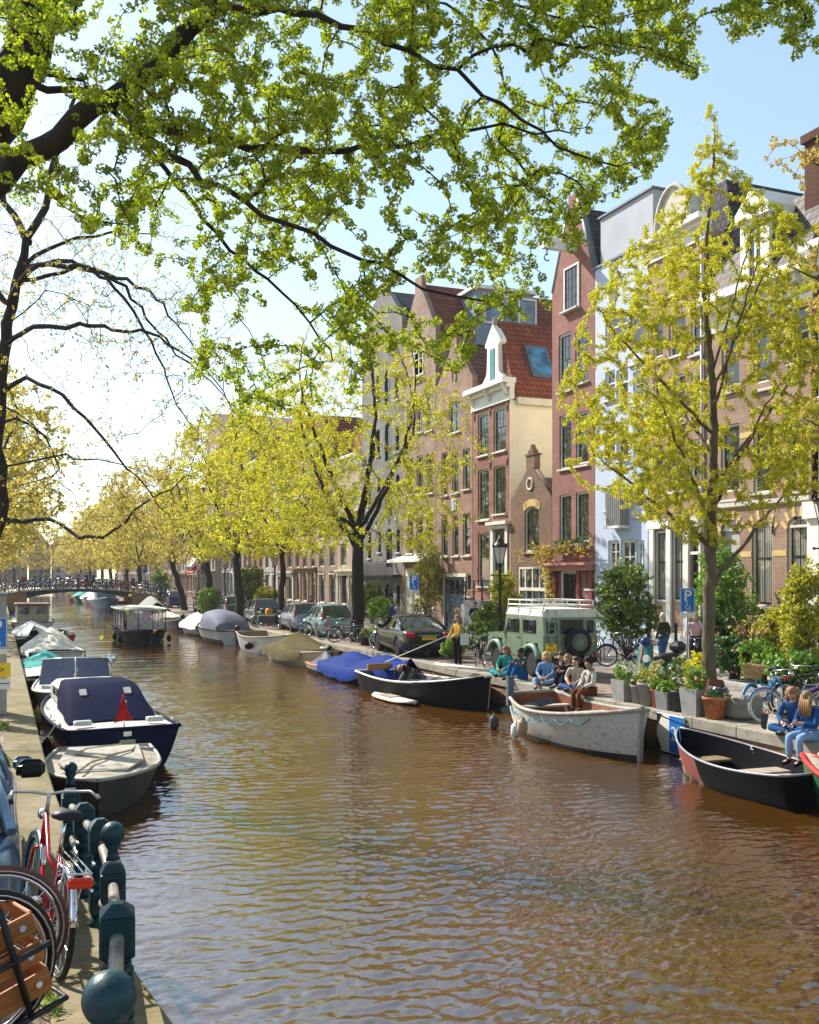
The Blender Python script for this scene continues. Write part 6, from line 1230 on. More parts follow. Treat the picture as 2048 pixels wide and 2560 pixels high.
def car(label, cat, X, Y, rz, L, Wd, prof, roof, paint, belt=.92, wb=2.6, r=.31, plate=None, name='car', group='cars parked along the canal', sill=.22, lights='hatch', z=0):
    """prof: (y, z) upper line of the lower body; roof: (rear base y, rear top y, front top y, front base y, height)"""
    o = thing(name, label, cat, (X, Y, z), rz, group); w = Wd/2; yw = (-wb/2, wb/2)
    ys = sorted(set([-L/2+L*i/40 for i in range(41)]+[q+d for q in yw for d in (-r-.05, r+.05, -r*.7, r*.7)])); R = []; U = r+.05
    for y in ys:
        zt = float(np.interp(y, [p[0] for p in prof], [p[1] for p in prof])); z0 = sill
        for q in yw:
            if abs(y-q) < U: z0 = max(z0, r+math.sqrt(U*U-(y-q)**2)*.98)
        e = min(1, (y+L/2)/.32, (L/2-y)/.45); e = max(0.0, e); ww = w*(.80+.20*math.sin(e*math.pi/2)); zt = zt-.10*(1-e)**2; z0 = min(z0, zt-.12)
        zm = max(z0+.03, .5); zs = max(zm+.02, zt-.11)
        R.append([(-ww*.90, y, z0), (-ww, y, max(z0+.015, zm-.12)), (-ww, y, zm+.06), (-ww*.965, y, zs), (-ww*.90, y, zt-.02), (-ww*.5, y, zt+.02), (0, y, zt+.03), (ww*.5, y, zt+.02), (ww*.90, y, zt-.02), (ww*.965, y, zs), (ww, y, zm+.06), (ww, y, max(z0+.015, zm-.12)), (ww*.90, y, z0)])
    b = MB(); b.loft(R, 0, True); body = b.build('body', paint, o)
    rb, rt, ft, fb, rh = roof; zb = float(np.interp(rb, [p[0] for p in prof], [p[1] for p in prof])); zf = float(np.interp(fb, [p[0] for p in prof], [p[1] for p in prof]))
    wt, wb_ = w*.70, w*.90; S = [(rb, zb, wb_), (rt, rh-.02, wt), ((rt+ft)/2, rh+.02, wt*1.02), (ft, rh-.03, wt*.98), (fb, zf, wb_*.98)]
    b = MB(); rr = []
    for i in range(25):
        u = i/24; y = rb+(fb-rb)*u; zz = float(np.interp(y, [s_[0] for s_ in S], [s_[1] for s_ in S])); bz_ = zb+(zf-zb)*u-.03; k = max(.001, (zz-bz_)/(rh-bz_)); wx = wb_+(wt-wb_)*k
        rr.append([(-wb_, y, bz_), (-wx-.004, y, zz-.03*k), (-wx*.9, y, zz), (0, y, zz+.03*k), (wx*.9, y, zz), (wx+.004, y, zz-.03*k), (wb_, y, bz_)])
    b.loft(rr, 0, True, closed=False); b.build('windows', CGL, o)
    b = MB(); q = [r_ for r_ in rr if rt-.04 <= r_[0][1] <= ft+.04]; b.loft([[(x*1.01, y, z_+.012) for x, y, z_ in r_[1:6]] for r_ in q], 0, True, closed=False); [b.loft([[(s_*abs(r_[1][0])*1.012, r_[1][1], r_[1][2]+.012), (s_*(abs(r_[1][0])*1.03), r_[1][1], r_[1][2]-.06)] for r_ in q], 0, True, closed=False) for s_ in (-1, 1)]; b.build('roof', paint, o)
    pm_ = paint if lights != 'sedan' else BLACK
    for s_ in (-1, 1):
        for q0, q1, rr_ in [((s_*wb_*1.005, rb, zb), (s_*wt*1.02, rt, rh-.03), .045), ((s_*wb_, fb, zf), (s_*wt*1.01, ft, rh-.04), .035)]+[((s_*wb_, rb+(fb-rb)*u, zb), (s_*wt*1.03, rb+(fb-rb)*u+.03, rh-.05), .035) for u in ((.36, .62) if lights == 'hatch' else (.42,))]:
            b = MB(); b.tube([q0, q1], rr_, 6); b.build('pillar', pm_, o)
    for q in yw:
        for s_ in (-1, 1): carwheel(o, s_*(w-.12), q, r, s_)
    b = MB(); [b.box((s_*w*.9, q, r), (.16, U*1.9, U*1.5)) for s_ in (-.6, .6) for q in yw]; b.build('wheel_housing', RUBBER, o)
    yr = -L/2
    for s_ in (-1, 1):
        b = MB()
        if lights == 'sedan': b.rbox((s_*w*.74, yr+.10, .80), (.34, .2, .22), .05, rz=s_*.35)
        else: b.rbox((s_*w*.82, yr+.18, .98), (.15, .2, .42), .05, rz=s_*.3)
        if X > 0: b.build('tail_light', TAIL, o)
        b = MB(); b.rbox((s_*w*.72, -yr-.14, .66), (.34, .2, .15), .05, rz=-s_*.4); b.build('headlight', CHROME, o)
        b = MB(); b.rbox((s_*(w+.06), fb-.35, zf+.08), (.2, .1, .14), .04); b.build('wing_mirror', paint, o)
    b = MB(); b.rbox((0, yr+.02, .42), (Wd*.86, .16, .22), .06); b.build('bumper', paint, o)
    if plate:
        b = MB(); b.rbox((0, yr-.02 if lights == 'sedan' else yr+.0, .70), (.52, .02, .12), .004); p_ = b.build('number_plate', PLATE, o); text(plate, .105, 'lettering', BLACK, p_, RX((0, yr-.036 if lights == 'sedan' else yr-.012, .70)))
        b = MB(); b.rbox((0, yr-.015 if lights == 'sedan' else yr, .80), (.75, .02, .025), .004); b.build('chrome_strip', CHROME, o)
    return o
def pt(n, c, metal=.35): return mat(n, c, .25, metal, var=.12, coat=.35 if max(c) < .05 else .8, sc=1.5)
car('black sedan with red tail lamps and yellow plate parked on the quay edge', 'car', 14.25, 34.6, -.10, 4.75, 1.82, [(-2.4, .95), (-1.6, 1.0), (-1.2, .98), (.9, .96), (1.3, .93), (2.38, .70)], (-1.75, -.75, .25, 1.15, 1.44), pt('car_black', (.010, .010, .013), .0), wb=2.75, plate='49-ND-TK', lights='sedan', r=.33)
HP = [(-1.95, .98), (-1.7, 1.0), (.8, .97), (1.2, .93), (1.95, .68)]
car('pale teal hatchback parked behind the bicycles beside the forked elm', 'car', 14.75, 46.3, -.06, 3.95, 1.70, HP, (-1.9, -1.35, .25, 1.25, 1.52), pt('car_teal', (.22, .38, .40)), wb=2.45)
car('silver-lavender hatchback parked just ahead of the pale teal one', 'car', 14.8, 51.2, -.05, 4.0, 1.70, HP, (-1.9, -1.35, .25, 1.25, 1.47), pt('car_lavender', (.30, .30, .40)), wb=2.45)
car('dark green hatchback with red tail lamps between the slim elm and stout elm', 'car', 14.9, 60.0, -.05, 4.0, 1.75, HP, (-1.9, -1.3, .25, 1.25, 1.48), pt('car_dark_green', (.015, .06, .055)), wb=2.5)
car('dark grey estate car half hidden by the stout elm trunk', 'car', 15.0, 69.0, -.05, 4.4, 1.75, HP, (-1.9, -1.4, .3, 1.3, 1.48), pt('car_grey', (.10, .11, .12)), wb=2.6)
car('maroon off-roader parked beside the elm near the bridge corner', 'car', 15.2, 79.0, -.05, 4.4, 1.85, [(-2.2, 1.1), (.9, 1.08), (1.3, 1.05), (2.2, .95)], (-2.15, -1.9, .3, 1.1, 1.82), pt('car_maroon', (.22, .02, .03)), wb=2.6, r=.37)
car('dark blue small car in front of the leaning elm', 'car', 14.9, 93, -.05, 3.9, 1.7, HP, (-1.9, -1.3, .25, 1.25, 1.5), pt('car_blue', (.02, .05, .12)), wb=2.45)
o = car('blue-silver car with black door mirror cut off by the left edge', 'car', -.70, 10.0, .0, 4.2, 1.72, HP, (-2.0, -1.3, .35, 1.35, 1.46), pt('car_blue_silver', (.20, .30, .46), .5), wb=2.55, z=.01)
b = MB(); b.rbox((.98, .35, 1.02), (.26, .13, .17), .05); b.tube([(.85, .4, .98), (1.0, .36, 1.0)], .035, 6); b.build('door_mirror', BLACK, o)
# the green off-roader
o = thing('off_road_vehicle', 'sage green off-roader with white roof rack and spare wheel on its back door', 'off-roader', (15.1, 26.35, 0), -.03); G_ = pt('sage_green', (.155, .21, .135), 0); G2 = mat('sage_trim', (.19, .28, .20), .4); WR = mat('roof_white', (.66, .63, .56), .4)
wd = .88
b = MB(); P = [(-1.85, .62), (-1.60, .62), (-1.52, .98), (-.82, .98), (-.72, .55), (.70, .55), (.80, 1.0), (1.48, 1.0), (1.56, .62), (1.80, .62), (1.80, 1.13), (.72, 1.20), (-1.85, 1.20)]
b.prism([(y, z) for y, z in P], -wd, wd); body = b.build('body', G_, o)
b = MB(); b.prism([(-1.84, 1.202), (.70, 1.202), (.52, 1.72), (-1.78, 1.72)], -wd+.02, wd-.02); b.build('cabin', G_, o)
b = MB(); b.loft([[(x*s_, y, z) for x, y in ((-.86, -1.80), (.86, -1.80), (.86, .54), (-.86, .54))] for s_, z in ((1, 1.721), (1.02, 1.76), (.96, 1.9), (.85, 1.96))], sm=False); b.build('roof', WR, o)
for s_ in (-1, 1):
    for y0, y1, z0, z1 in ((-1.35, -.62, 1.28, 1.62), (-.30, .36, 1.26, 1.62)):
        b = MB(); b.prism([(y0, z0), (y1+(.12 if y1 > 0 else 0), z0), (y1, z1), (y0, z1)], s_*.862, s_*.872); w_ = b.build('side_window', CGL, o)
        b = MB(); b.tube([(s_*.872, y0, z0), (s_*.872, y1+(.12 if y1 > 0 else 0), z0), (s_*.872, y1, z1), (s_*.872, y0, z1), (s_*.872, y0, z0)], .02, 5); [b.bx(s_*.87, s_*.88, (y0+y1)/2-.02, (y0+y1)/2+.02, z0, z1) for _ in (1,)]; b.build('window_frame', BLACK, w_)
    b = MB()
    for q in (-1.18, 1.14): b.loft([[(s_*(wd+.005), q+ra*math.cos(a)*k, .42+ra*math.sin(a)*k*.95), (s_*(wd+.12), q+ra*math.cos(a)*k, .42+ra*math.sin(a)*k*.95), (s_*(wd+.12), q+(ra+.10)*math.cos(a)*k, .42+(ra+.10)*math.sin(a)*k*.95), (s_*(wd+.005), q+(ra+.13)*math.cos(a)*k, .42+(ra+.13)*math.sin(a)*k*.95)] for a, ra, k in [(math.pi*(.08+.84*i/10), .46, 1) for i in range(11)]], 0, True)
    b.build('wheel_arch', G2, o)
    b = MB(); b.rbox((s_*(wd+.09), .72, 1.33), (.14, .06, .22), .03); b.tube([(s_*wd, .68, 1.22), (s_*(wd+.09), .72, 1.3)], .012, 5); b.build('wing_mirror', BLACK, o)
    b = MB(); b.bx(s_*(wd+.001), s_*(wd+.006), -.55, -.535, .62, 1.7); b.bx(s_*(wd+.001), s_*(wd+.006), .55, .565, .62, 1.2); b.bx(s_*(wd+.001), s_*(wd+.02), -.42, -.28, 1.08, 1.11); b.build('door_seam', BLACK, o)
    for q in (-1.18, 1.14): carwheel(o, s_*(wd-.08), q, .40, s_, .22, mat('green_rim', (.16, .2, .14), .5))
b = MB(); [b.rbox((x, 1.81, 1.0), (.22, .04, .22), .05) for x in (-.6, .6)]; b.build('headlight', CHROME, o)
b = MB(); b.rbox((0, -1.93, .50), (1.6, .14, .16), .02); b.build('bumper', BLACK, o)
b = MB(); b.bx(-.42, .48, -1.868, -1.851, .62, 1.19); b.bx(-.42, .48, -1.868, -1.785, 1.205, 1.70); bd = b.build('back_door', G_, o)
b = MB(); b.rbox((.03, -1.872, 1.45), (.74, .012, .40), .05); b.build('pane', CGL, bd)
b = MB(); [b.rbox((x, -1.846, 1.45), (.2, .1, .36), .06) for x in (-.64, .66)]; b.build('rear_quarter_window', CGL, o)
b = MB(); b.lathe([(.12, -.1), (.36, -.11), (.40, -.07), (.40, .07), (.36, .11), (.12, .1)], (.16, -2.0, 1.02), 30, axis='Y'); sw_ = b.build('spare_wheel', RUBBER, o); b = MB(); b.lathe([(.03, -.12), (.1, -.118), (.20, -.10), (.235, -.112), (.25, -.10), (.2, .0)], (.16, -2.0, 1.02), 24, axis='Y'); b.build('rim', mat('green_rim', (.16, .2, .14), .5), sw_); b = MB(); [b.ell((.16+.13*math.cos(a), -2.108, 1.02+.13*math.sin(a)), (.03, .012, .03), 8, 5) for a in [2*math.pi*k/6 for k in range(6)]]; b.build('wheel_nuts', BLACK, sw_)
b = MB(); [b.tube([(x, -1.9, .95), (x, -1.9, 1.7), (x, -1.82, 1.95)], .014, 5) for x in (-.72, -.46)]; [b.tube([(-.72, -1.9, z), (-.46, -1.9, z)], .012, 5) for z in (1.0, 1.2, 1.4, 1.6)]; b.build('ladder', STEEL, o)
b = MB(); b.rbox((-.64, -1.868, .86), (.36, .02, .27), .005); pl = b.build('number_plate', PLATE, o); text('VR', .12, 'lettering', BLACK, pl, RX((-.64, -1.881, .93))); text('775-K', .12, 'lettering', BLACK, pl, RX((-.64, -1.881, .80)))
for x in (-.76, .76): b = MB(); [b.lathe([(.045, -.03), (.045, .01)], (x, -1.865, z), 10, axis='Y') for z in (.58, .68)]; b.build('tail_light', TAIL, o)
b = MB(); b.lathe([(.06, -.01), (.06, .004)], (.72, -1.858, 1.05), 12, axis='Y'); b.build('sticker', mat('sticker_orange', (.7, .3, .08), .5), o)
b = MB()
for z in (2.05, 2.19): b.tube([(-.8, -1.75, z), (.8, -1.75, z), (.8, .5, z), (-.8, .5, z), (-.8, -1.75, z)], .022, 6)
for y in (-1.75, -1.0, -.25, .5):
    b.tube([(-.8, y, 2.05), (.8, y, 2.05)], .018, 5)
    for s_ in (-1, 1): b.tube([(s_*.8, y, 2.19), (s_*.8, y, 2.05), (s_*.87, y, 1.78)], .018, 5)
b.build('roof_rack', WR, o)
# ================================================================ scooter under covers
o = thing('scooter', 'motor scooter with black seat and teal-green wrapped leg shield beside the flower pots', 'scooter', (15.25, fy(1640, 15.25), 0), math.pi/2+.35)
wheel((0, -.62, .24), o, TYRE, .24, 8); wheel((0, .66, .24), o, TYRE, .24, 8)
b = MB(); b.loft([[(w*math.cos(a), y, z+h*math.sin(a)) for a in [2*math.pi*k/12 for k in range(12)]] for y, w, z, h in ((-.9, .1, .62, .08), (-.7, .2, .62, .24), (-.3, .2, .52, .24), (-.05, .16, .32, .12), (.35, .16, .3, .08), (.5, .14, .5, .2))]); b.build('body', mat('scooter_green', (.03, .09, .08), .4), o)
b = MB(); b.loft([[(w*math.cos(a), y, z+h*math.sin(a)) for a in [2*math.pi*k/12 for k in range(12)]] for y, w, z, h in ((-.95, .1, .84, .05), (-.75, .17, .86, .09), (-.3, .18, .84, .1), (-.05, .12, .82, .06))]); b.build('seat', LEATH, o)
b = MB(); b.loft([[(w*math.cos(a), .66-.30*(z-.35)+.09*math.sin(a), z) for a in [2*math.pi*k/14 for k in range(14)]] for z, w in ((.30, .12), (.36, .17), (.6, .20), (.85, .20), (1.05, .22), (1.18, .20), (1.24, .12))]); sh_ = b.build('leg_cover', mat('teal_wrap', (.03, .13, .13), .45, bump=.3), o); b = MB(); b.box((.05, .60, .8), (.03, .06, .7), rx=.30); b.build('stripe', mat('orange_stripe', (.6, .2, .08), .5), sh_); b = MB(); b.lathe([(.09, -.09), (.09, .0)], (-.12, .63, .86), 14, axis='Y'); b.build('badge', WHITE, sh_)
b = MB(); b.ell((0, .45, 1.27), (.12, .16, .12), 12, 8); b.tube([(-.32, .38, 1.2), (.32, .38, 1.2)], .016, 6); b.tube([(0, .62, .3), (0, .45, 1.2)], .03, 6); b.build('handlebar', mat('scooter_navy', (.02, .04, .14), .4), o)
b = MB(); b.rbox((0, -1.02, 1.05), (.42, .4, .34), .12); b.build('top_box', BLACK, o)
b = MB(); [b.tube([(s_*.3, .4, 1.2), (s_*.38, .36, 1.36)], .01, 5) for s_ in (-1, 1)]; [b.ell((s_*.39, .35, 1.4), (.06, .02, .05), 8, 6) for s_ in (-1, 1)]; b.build('mirrors', BLACK, o)
# ================================================================ lamps and signs
LIRON = mat('lamp_iron', (.035, .014, .018), .45); LGL = mat('lamp_glass', (.62, .58, .52), .15, var=.05)
def lamp(label, X, Y, s=1.0, h=3.3, z=0.07):
    o = thing('street_lamp', label, 'street lamp', (X, Y, z), 0, 'crown street lamps'); b = MB()
    b.lathe([(.17, 0), (.17, .5), (.14, .55), (.11, .62), (.12, .9), (.075, 1.0), (.07, 1.6), (.085, 1.62), (.06, 1.7), (.05, h-.35), (.08, h-.3), (.05, h-.2), (.09, h-.05), (.11, h)], (0, 0, 0), 16); b.tube([(-.35, 0, h-.45), (.35, 0, h-.45)], .02, 6); b.ell((-.36, 0, h-.45), (.035,)*3, 8, 6); b.ell((.36, 0, h-.45), (.035,)*3, 8, 6); b.build('post', LIRON, o)
    b = MB(); b.lathe([(.13, h+.03), (.27, h+.62)], (0, 0, 0), 6, sm=False); lt = b.build('lantern', LGL, o)
    b = MB(); b.lathe([(.30, h+.62), (.30, h+.66), (.2, h+.78), (.14, h+.82), (.15, h+.88), (.06, h+.97), (.03, h+1.1)], (0, 0, 0), 12)
    for k in range(6): a = 2*math.pi*k/6; b.tube([(.135*math.cos(a), .135*math.sin(a), h), (.285*math.cos(a), .285*math.sin(a), h+.63)], .012, 4); b.ell((.30*math.cos(a), .30*math.sin(a), h+.72), (.03, .03, .06), 6, 5)
    b.build('lantern_cap', LIRON, lt); return o
lamp('dark plum cast iron street lamp in front of the narrow red house', 17.6, fy(1250, 17.6))
lamp('dark iron street lamp standing right of the stout elm', 17.0, fy(563, 17.0), h=3.5); lamp('street lamp standing left of the slim elm before the cream houses', 17.2, fy(687, 17.2), h=3.5); lamp('dark iron street lamp nearest the awning by the bridge corner', 17.0, fy(497, 17.0), h=3.4)
lamp('street lamp cut off by the right edge before the dark brick house', 17.3, fy(2066, 17.3), h=3.9)
SB = mat('sign_blue', (.02, .16, .52), .4)
def psign(label, X, Y, rz, s=1.0, zt=2.55, z=0):
    o = thing('parking_sign', label, 'sign', (X, Y, z), rz, 'blue disabled parking signs'); b = MB(); b.tube([(0, .03, 0), (0, .03, zt)], .026, 8); b.build('post', GALV, o)
    w, h = .40*s, .62*s; b = MB(); b.rbox((0, 0, zt-h/2), (w, .012, h), .005); b.rbox((0, .0, zt-h-.075), (w, .012, .11), .004, mi=1); p_ = b.build('plate', [SB, WHITE], o)
    b = MB(); f = .012
    for x0, x1, z0, z1 in ((-w/2+.008, w/2-.008, zt-.02, zt-.008), (-w/2+.008, w/2-.008, zt-h+.008, zt-h+.02), (-w/2+.008, -w/2+.02, zt-h+.02, zt-.02), (w/2-.02, w/2-.008, zt-h+.02, zt-.02)): b.bx(x0, x1, -.0085, -.0065, z0, z1)
    b.build('border', WHITE, p_); text('P', .40*s, 'lettering', WHITE, p_, RX((0, -.008, zt-h*.33)), bold=.006)
    b = MB(); cz = zt-h*.80; b.torus((-.0, -.009, cz), .055*s, .009, 'Y', 18, 5, a0=2.4, a1=6.3); b.tube([(-.02, -.009, cz+.13*s), (-.01, -.009, cz+.03*s), (.05*s, -.009, cz+.03*s), (.075*s, -.009, cz-.05*s)], .010, 5); b.ell((-.022, -.009, cz+.155*s), (.018, .004, .018), 8, 6); b.build('wheelchair_symbol', WHITE, p_)
    text('49-ND-TK' if 'sedan' in label else '01-03-01', .06*s, 'lettering', BLACK, p_, RX((0, -.008, zt-h-.075))) if 'left' not in label else None
    return o
psign('blue P and wheelchair sign on a grey pole left of the young elm trunk', 14.6, fy(1719, 14.6), -.35, .88, 2.62)
psign('blue P and wheelchair sign on a pole behind the black sedan', 15.3, fy(1035, 15.3), -.75, 1.0, 2.95)
o = psign('blue P and wheelchair sign cut off by the left edge', -.06, 22.0, -.1, 1.0, 2.05)
t_ = thing('parking_notice', 'yellow and white notice plates below the sign at the left edge', 'sign', (-.02, 21.9, 0)); b = MB(); b.rbox((0, 0, .98), (.44, .012, .30), .005); b.build('yellow_plate', PLATE, t_); b = MB(); b.rbox((0, 0, .70), (.44, .012, .22), .005); b.bx(-.2, .2, -.009, -.0065, .70, .72, mi=1); b.build('white_plate', [WHITE, BLACK], t_); text('P>', .2, 'lettering', BLACK, t_, RX((0, -.008, .98)))
t_ = thing('utility_mast', 'square grey metal mast behind the signs at the left edge', 'mast', (-.05, 22.6, 0)); b = MB(); b.rbox((0, 0, 1.25), (.36, .3, 2.5), .02); b.build('body', mat('mast_grey', (.36, .35, .32), .6, sc=3), t_); b = MB(); b.rbox((0, 0, 2.53), (.42, .36, .06), .02); b.build('cap', GALV, t_)
t_ = thing('direction_sign', 'blue sign with white up arrow past the right end of the footbridge', 'sign', (15.2, fy(357, 15.2), 0)); b = MB(); b.tube([(0, .03, 0), (0, .03, 4.0)], .06, 6); b.build('post', GALV, t_); b = MB(); b.rbox((0, 0, 3.7), (.95, .03, .95), .02); pl = b.build('plate', SB, t_); b = MB(); b.prism([(-.06, 3.35), (.06, 3.35), (.06, 3.75), (.22, 3.75), (0, 4.05), (-.22, 3.75), (-.06, 3.75)], -.03, -.02, 'y'); b.build('arrow', WHITE, pl)
# shop awning far along the row
t_ = thing('shop_awning', 'red and white scalloped shop awning far along the house row', 'awning', (22.4, fy(505, 22.4), 0)); b = MB(); b.prism([(0, 4.6), (-1.6, 3.3), (-1.6, 3.15), (0, 4.45)], -2, 2, 'y'); b.build('canopy', mat('awning_red', (.45, .05, .04), .7), t_); b = MB(); b.prism([(0.0, 5.2), (-1.0, 5.0), (-1.6, 4.2), (-1.6, 4.0), (0, 4.7)], -2.1, 2.1, 'y'); b.build('valance', WHITE, t_)
# ================================================================ people
def skinned(name, V, E, m, parent, sub=2):
    """V: {joint: (pos, radius)}; one continuous surface grown along the joined edges"""
    keys = list(V); me = bpy.data.meshes.new(name); me.from_pydata([tuple(V[k][0]) for k in keys], [(keys.index(a), keys.index(b2)) for a, b2 in E], []); me.materials.append(m)
    o = bpy.data.objects.new(name, me); C.objects.link(o); o.parent = parent; md = o.modifiers.new('skin', 'SKIN'); md.use_smooth_shade = True; md.branch_smoothing = 0.4
    seen = set(); adj = {k: [] for k in keys}
    for a, b2 in E: adj[a].append(b2); adj[b2].append(a)
    for i, k in enumerate(keys):
        d = me.skin_vertices[0].data[i]; r = V[k][1]; d.radius = (r, r) if not isinstance(r, tuple) else r
        if k not in seen:
            d.use_root = True; st = [k]
            while st:
                q = st.pop()
                if q in seen: continue
                seen.add(q); st += adj[q]
    s_ = o.modifiers.new('subdivision', 'SUBSURF'); s_.levels = s_.render_levels = sub
    return o
POSES = dict(
 stand=dict(pel=(0, 0, .95), wai=(0, 0, 1.10), che=(0, .01, 1.28), nek=(0, .0, 1.45), hea=(0, .03, 1.57), sh=(.165, 0, 1.385), el=(.22, -.03, 1.13), wr=(.22, .08, .90), hi=(.09, 0, .91), kn=(.10, .02, .50), an=(.10, -.03, .09), to=(.12, .13, .045)),
 edge=dict(pel=(0, 0, .11), wai=(0, 0, .27), che=(0, .03, .46), nek=(0, .05, .62), hea=(0, .09, .74), sh=(.165, .04, .56), el=(.21, .12, .31), wr=(.10, .32, .22), hi=(.09, .05, .10), kn=(.11, .46, .10), an=(.11, .44, -.31), to=(.12, .60, -.37)),
 cross=dict(pel=(0, 0, .11), wai=(0, .01, .27), che=(0, .04, .46), nek=(0, .06, .62), hea=(0, .10, .74), sh=(.165, .05, .56), el=(.23, .16, .33), wr=(.10, .34, .24), hi=(.10, .06, .10), kn=(.34, .34, .15), an=(-.04, .42, .08), to=(-.18, .44, .06)),
 knees=dict(pel=(0, 0, .11), wai=(0, .0, .27), che=(0, .05, .46), nek=(0, .09, .61), hea=(0, .13, .73), sh=(.165, .07, .55), el=(.22, .26, .42), wr=(.06, .44, .46), hi=(.09, .06, .11), kn=(.10, .38, .47), an=(.10, .56, .07), to=(.12, .72, .045)),
 cycle=dict(pel=(0, -.28, 1.0), wai=(0, -.24, 1.15), che=(0, -.16, 1.32), nek=(0, -.12, 1.48), hea=(0, -.08, 1.60), sh=(.165, -.14, 1.42), el=(.28, .0, 1.20), wr=(.28, .18, 1.08), hi=(.09, -.26, .97), kn=(.11, .10, .72), an=(.10, -.02, .33), to=(.11, .12, .28)),
 bend=dict(pel=(0, -.1, .52), wai=(0, .04, .62), che=(0, .22, .70), nek=(0, .38, .72), hea=(0, .50, .68), sh=(.165, .33, .68), el=(.20, .42, .42), wr=(.10, .52, .20), hi=(.09, -.1, .48), kn=(.12, .22, .28), an=(.11, -.16, .08), to=(.12, .0, .05)))
HAIRM = dict(brown=mat('hair_brown', (.07, .035, .018), .6, sc=30), blond=mat('hair_blond', (.48, .30, .12), .6, sc=30), dark=mat('hair_dark', (.012, .008, .006), .6, sc=30), red=mat('hair_auburn', (.30, .11, .035), .6, sc=30), grey=mat('hair_grey', (.5, .48, .45), .7, sc=30), light=mat('hair_light_brown', (.26, .14, .06), .6, sc=30))
CL = {}
def cloth(c):
    k = 'cloth_%d_%d_%d' % tuple(int(v*255) for v in c)
    return mat(k, c, .9, sc=5, var=.32, bump=.9, bsc=11, spec=.05)
SKD = mat('skin_dark', (.16, .075, .04), .5, var=.06)
def person(label, X, Y, Z, rz, pose='stand', top=(.1, .1, .1), legs=(.05, .05, .08), hair='brown', style='short', sleeve='long', ov=None, skin=SKIN, shoe=(.05, .05, .05), s=1.0, hy=0.0, hp=0.0, glasses=False, far=False, group=None, scarf=None):
    o = thing('person', label, 'person', (X, Y, Z), rz, group); o.scale = (s, s, s); B = POSES[pose]; J = {}
    for k, v in B.items():
        v = Vector(v)
        if k in ('pel', 'wai', 'che', 'nek', 'hea'): J[k] = v
        else: J[k+'R'] = v.copy(); J[k+'L'] = Vector((-v.x, v.y, v.z))
    for k, v in (ov or {}).items(): J[k] = Vector(v)
    up = (J['hea']-J['nek']).normalized(); hd = J['hea']; fw = Vector((0, 1, 0)); fw = (fw-up*fw.dot(up)).normalized(); fw = Quaternion(up, hy) @ fw; rt = fw.cross(up); q = Quaternion(rt, hp); up = q @ up; fw = q @ fw; top_ = hd+up*.085; jaw = hd-up*.05+fw*.035
    V = dict(pel=(J['pel'], .095), wai=(J['wai'], .082), che=(J['che'], .092), nek=(J['nek'], .054), hea=(hd+up*.0, .084), crown=(hd+up*.055-fw*.012, .086), top=(hd+up*.10-fw*.01, .05), nos=(hd-up*.012+fw*.098, .014), jaw=(jaw, .056))
    E = [('pel', 'wai'), ('wai', 'che'), ('che', 'nek'), ('nek', 'hea'), ('hea', 'crown'), ('crown', 'top'), ('hea', 'nos'), ('hea', 'jaw')]
    for S in 'RL':
        V.update({'sh'+S: (J['sh'+S]-Vector((0, 0, .015)), .042), 'el'+S: (J['el'+S], .038), 'wr'+S: (J['wr'+S], .026), 'hi'+S: (J['hi'+S], .072), 'kn'+S: (J['kn'+S], .052), 'an'+S: (J['an'+S], .040), 'to'+S: (J['to'+S], .034)})
        fa = (J['wr'+S]-J['el'+S]).normalized(); V['ua'+S] = (J['sh'+S].lerp(J['el'+S], .45), .042); V['fa'+S] = (J['el'+S].lerp(J['wr'+S], .35), .040); V['th'+S] = (J['hi'+S].lerp(J['kn'+S], .4), .066); V['ca'+S] = (J['kn'+S].lerp(J['an'+S], .35), .058)
        pm = J['wr'+S]+fa*.06; V['pm'+S] = (pm, .032)
        E += [('che', 'sh'+S), ('sh'+S, 'ua'+S), ('ua'+S, 'el'+S), ('el'+S, 'fa'+S), ('fa'+S, 'wr'+S), ('wr'+S, 'pm'+S), ('pel', 'hi'+S), ('hi'+S, 'th'+S), ('th'+S, 'kn'+S), ('kn'+S, 'ca'+S), ('ca'+S, 'an'+S), ('an'+S, 'to'+S)]
        if not far:
            side = fa.cross(Vector((0, 1, 0.3))).normalized(); cu = side.cross(fa)
            for f, (off, ln) in enumerate(((-.026, .072), (-.009, .082), (.009, .076), (.025, .060))):
                a = pm+side*off*.8+fa*.01; b_ = pm+side*off+fa*(.02+ln*.5)+cu*.004; c_ = pm+side*off*1.05+fa*(.015+ln*.85)+cu*.022; n0 = 'f%d%s' % (f, S)
                V.update({n0+'a': (a, .009), n0+'b': (b_, .0085), n0+'c': (c_, .007)}); E += [(n0+'a', n0+'b'), (n0+'b', n0+'c')]
            V.update({'t'+S+'a': (pm-side*.02-fa*.02, .011), 't'+S+'b': (pm-side*.05+fa*.01+cu*.01, .0095), 't'+S+'c': (pm-side*.058+fa*.04+cu*.02, .008)}); E += [('t'+S+'a', 't'+S+'b'), ('t'+S+'b', 't'+S+'c')]
    sub = 1 if far else 2; skinned('body', V, E, skin, o, sub)
    T = {k: V[k] for k in ('wai', 'che')}; T['hem'] = (J['pel'].lerp(J['wai'], .25), .128); T['wai'] = (J['wai'], .118); T['che'] = (J['che'], .142); T['col'] = (J['che'].lerp(J['nek'], .92), .064); TE = [('hem', 'wai'), ('wai', 'che'), ('che', 'col')]
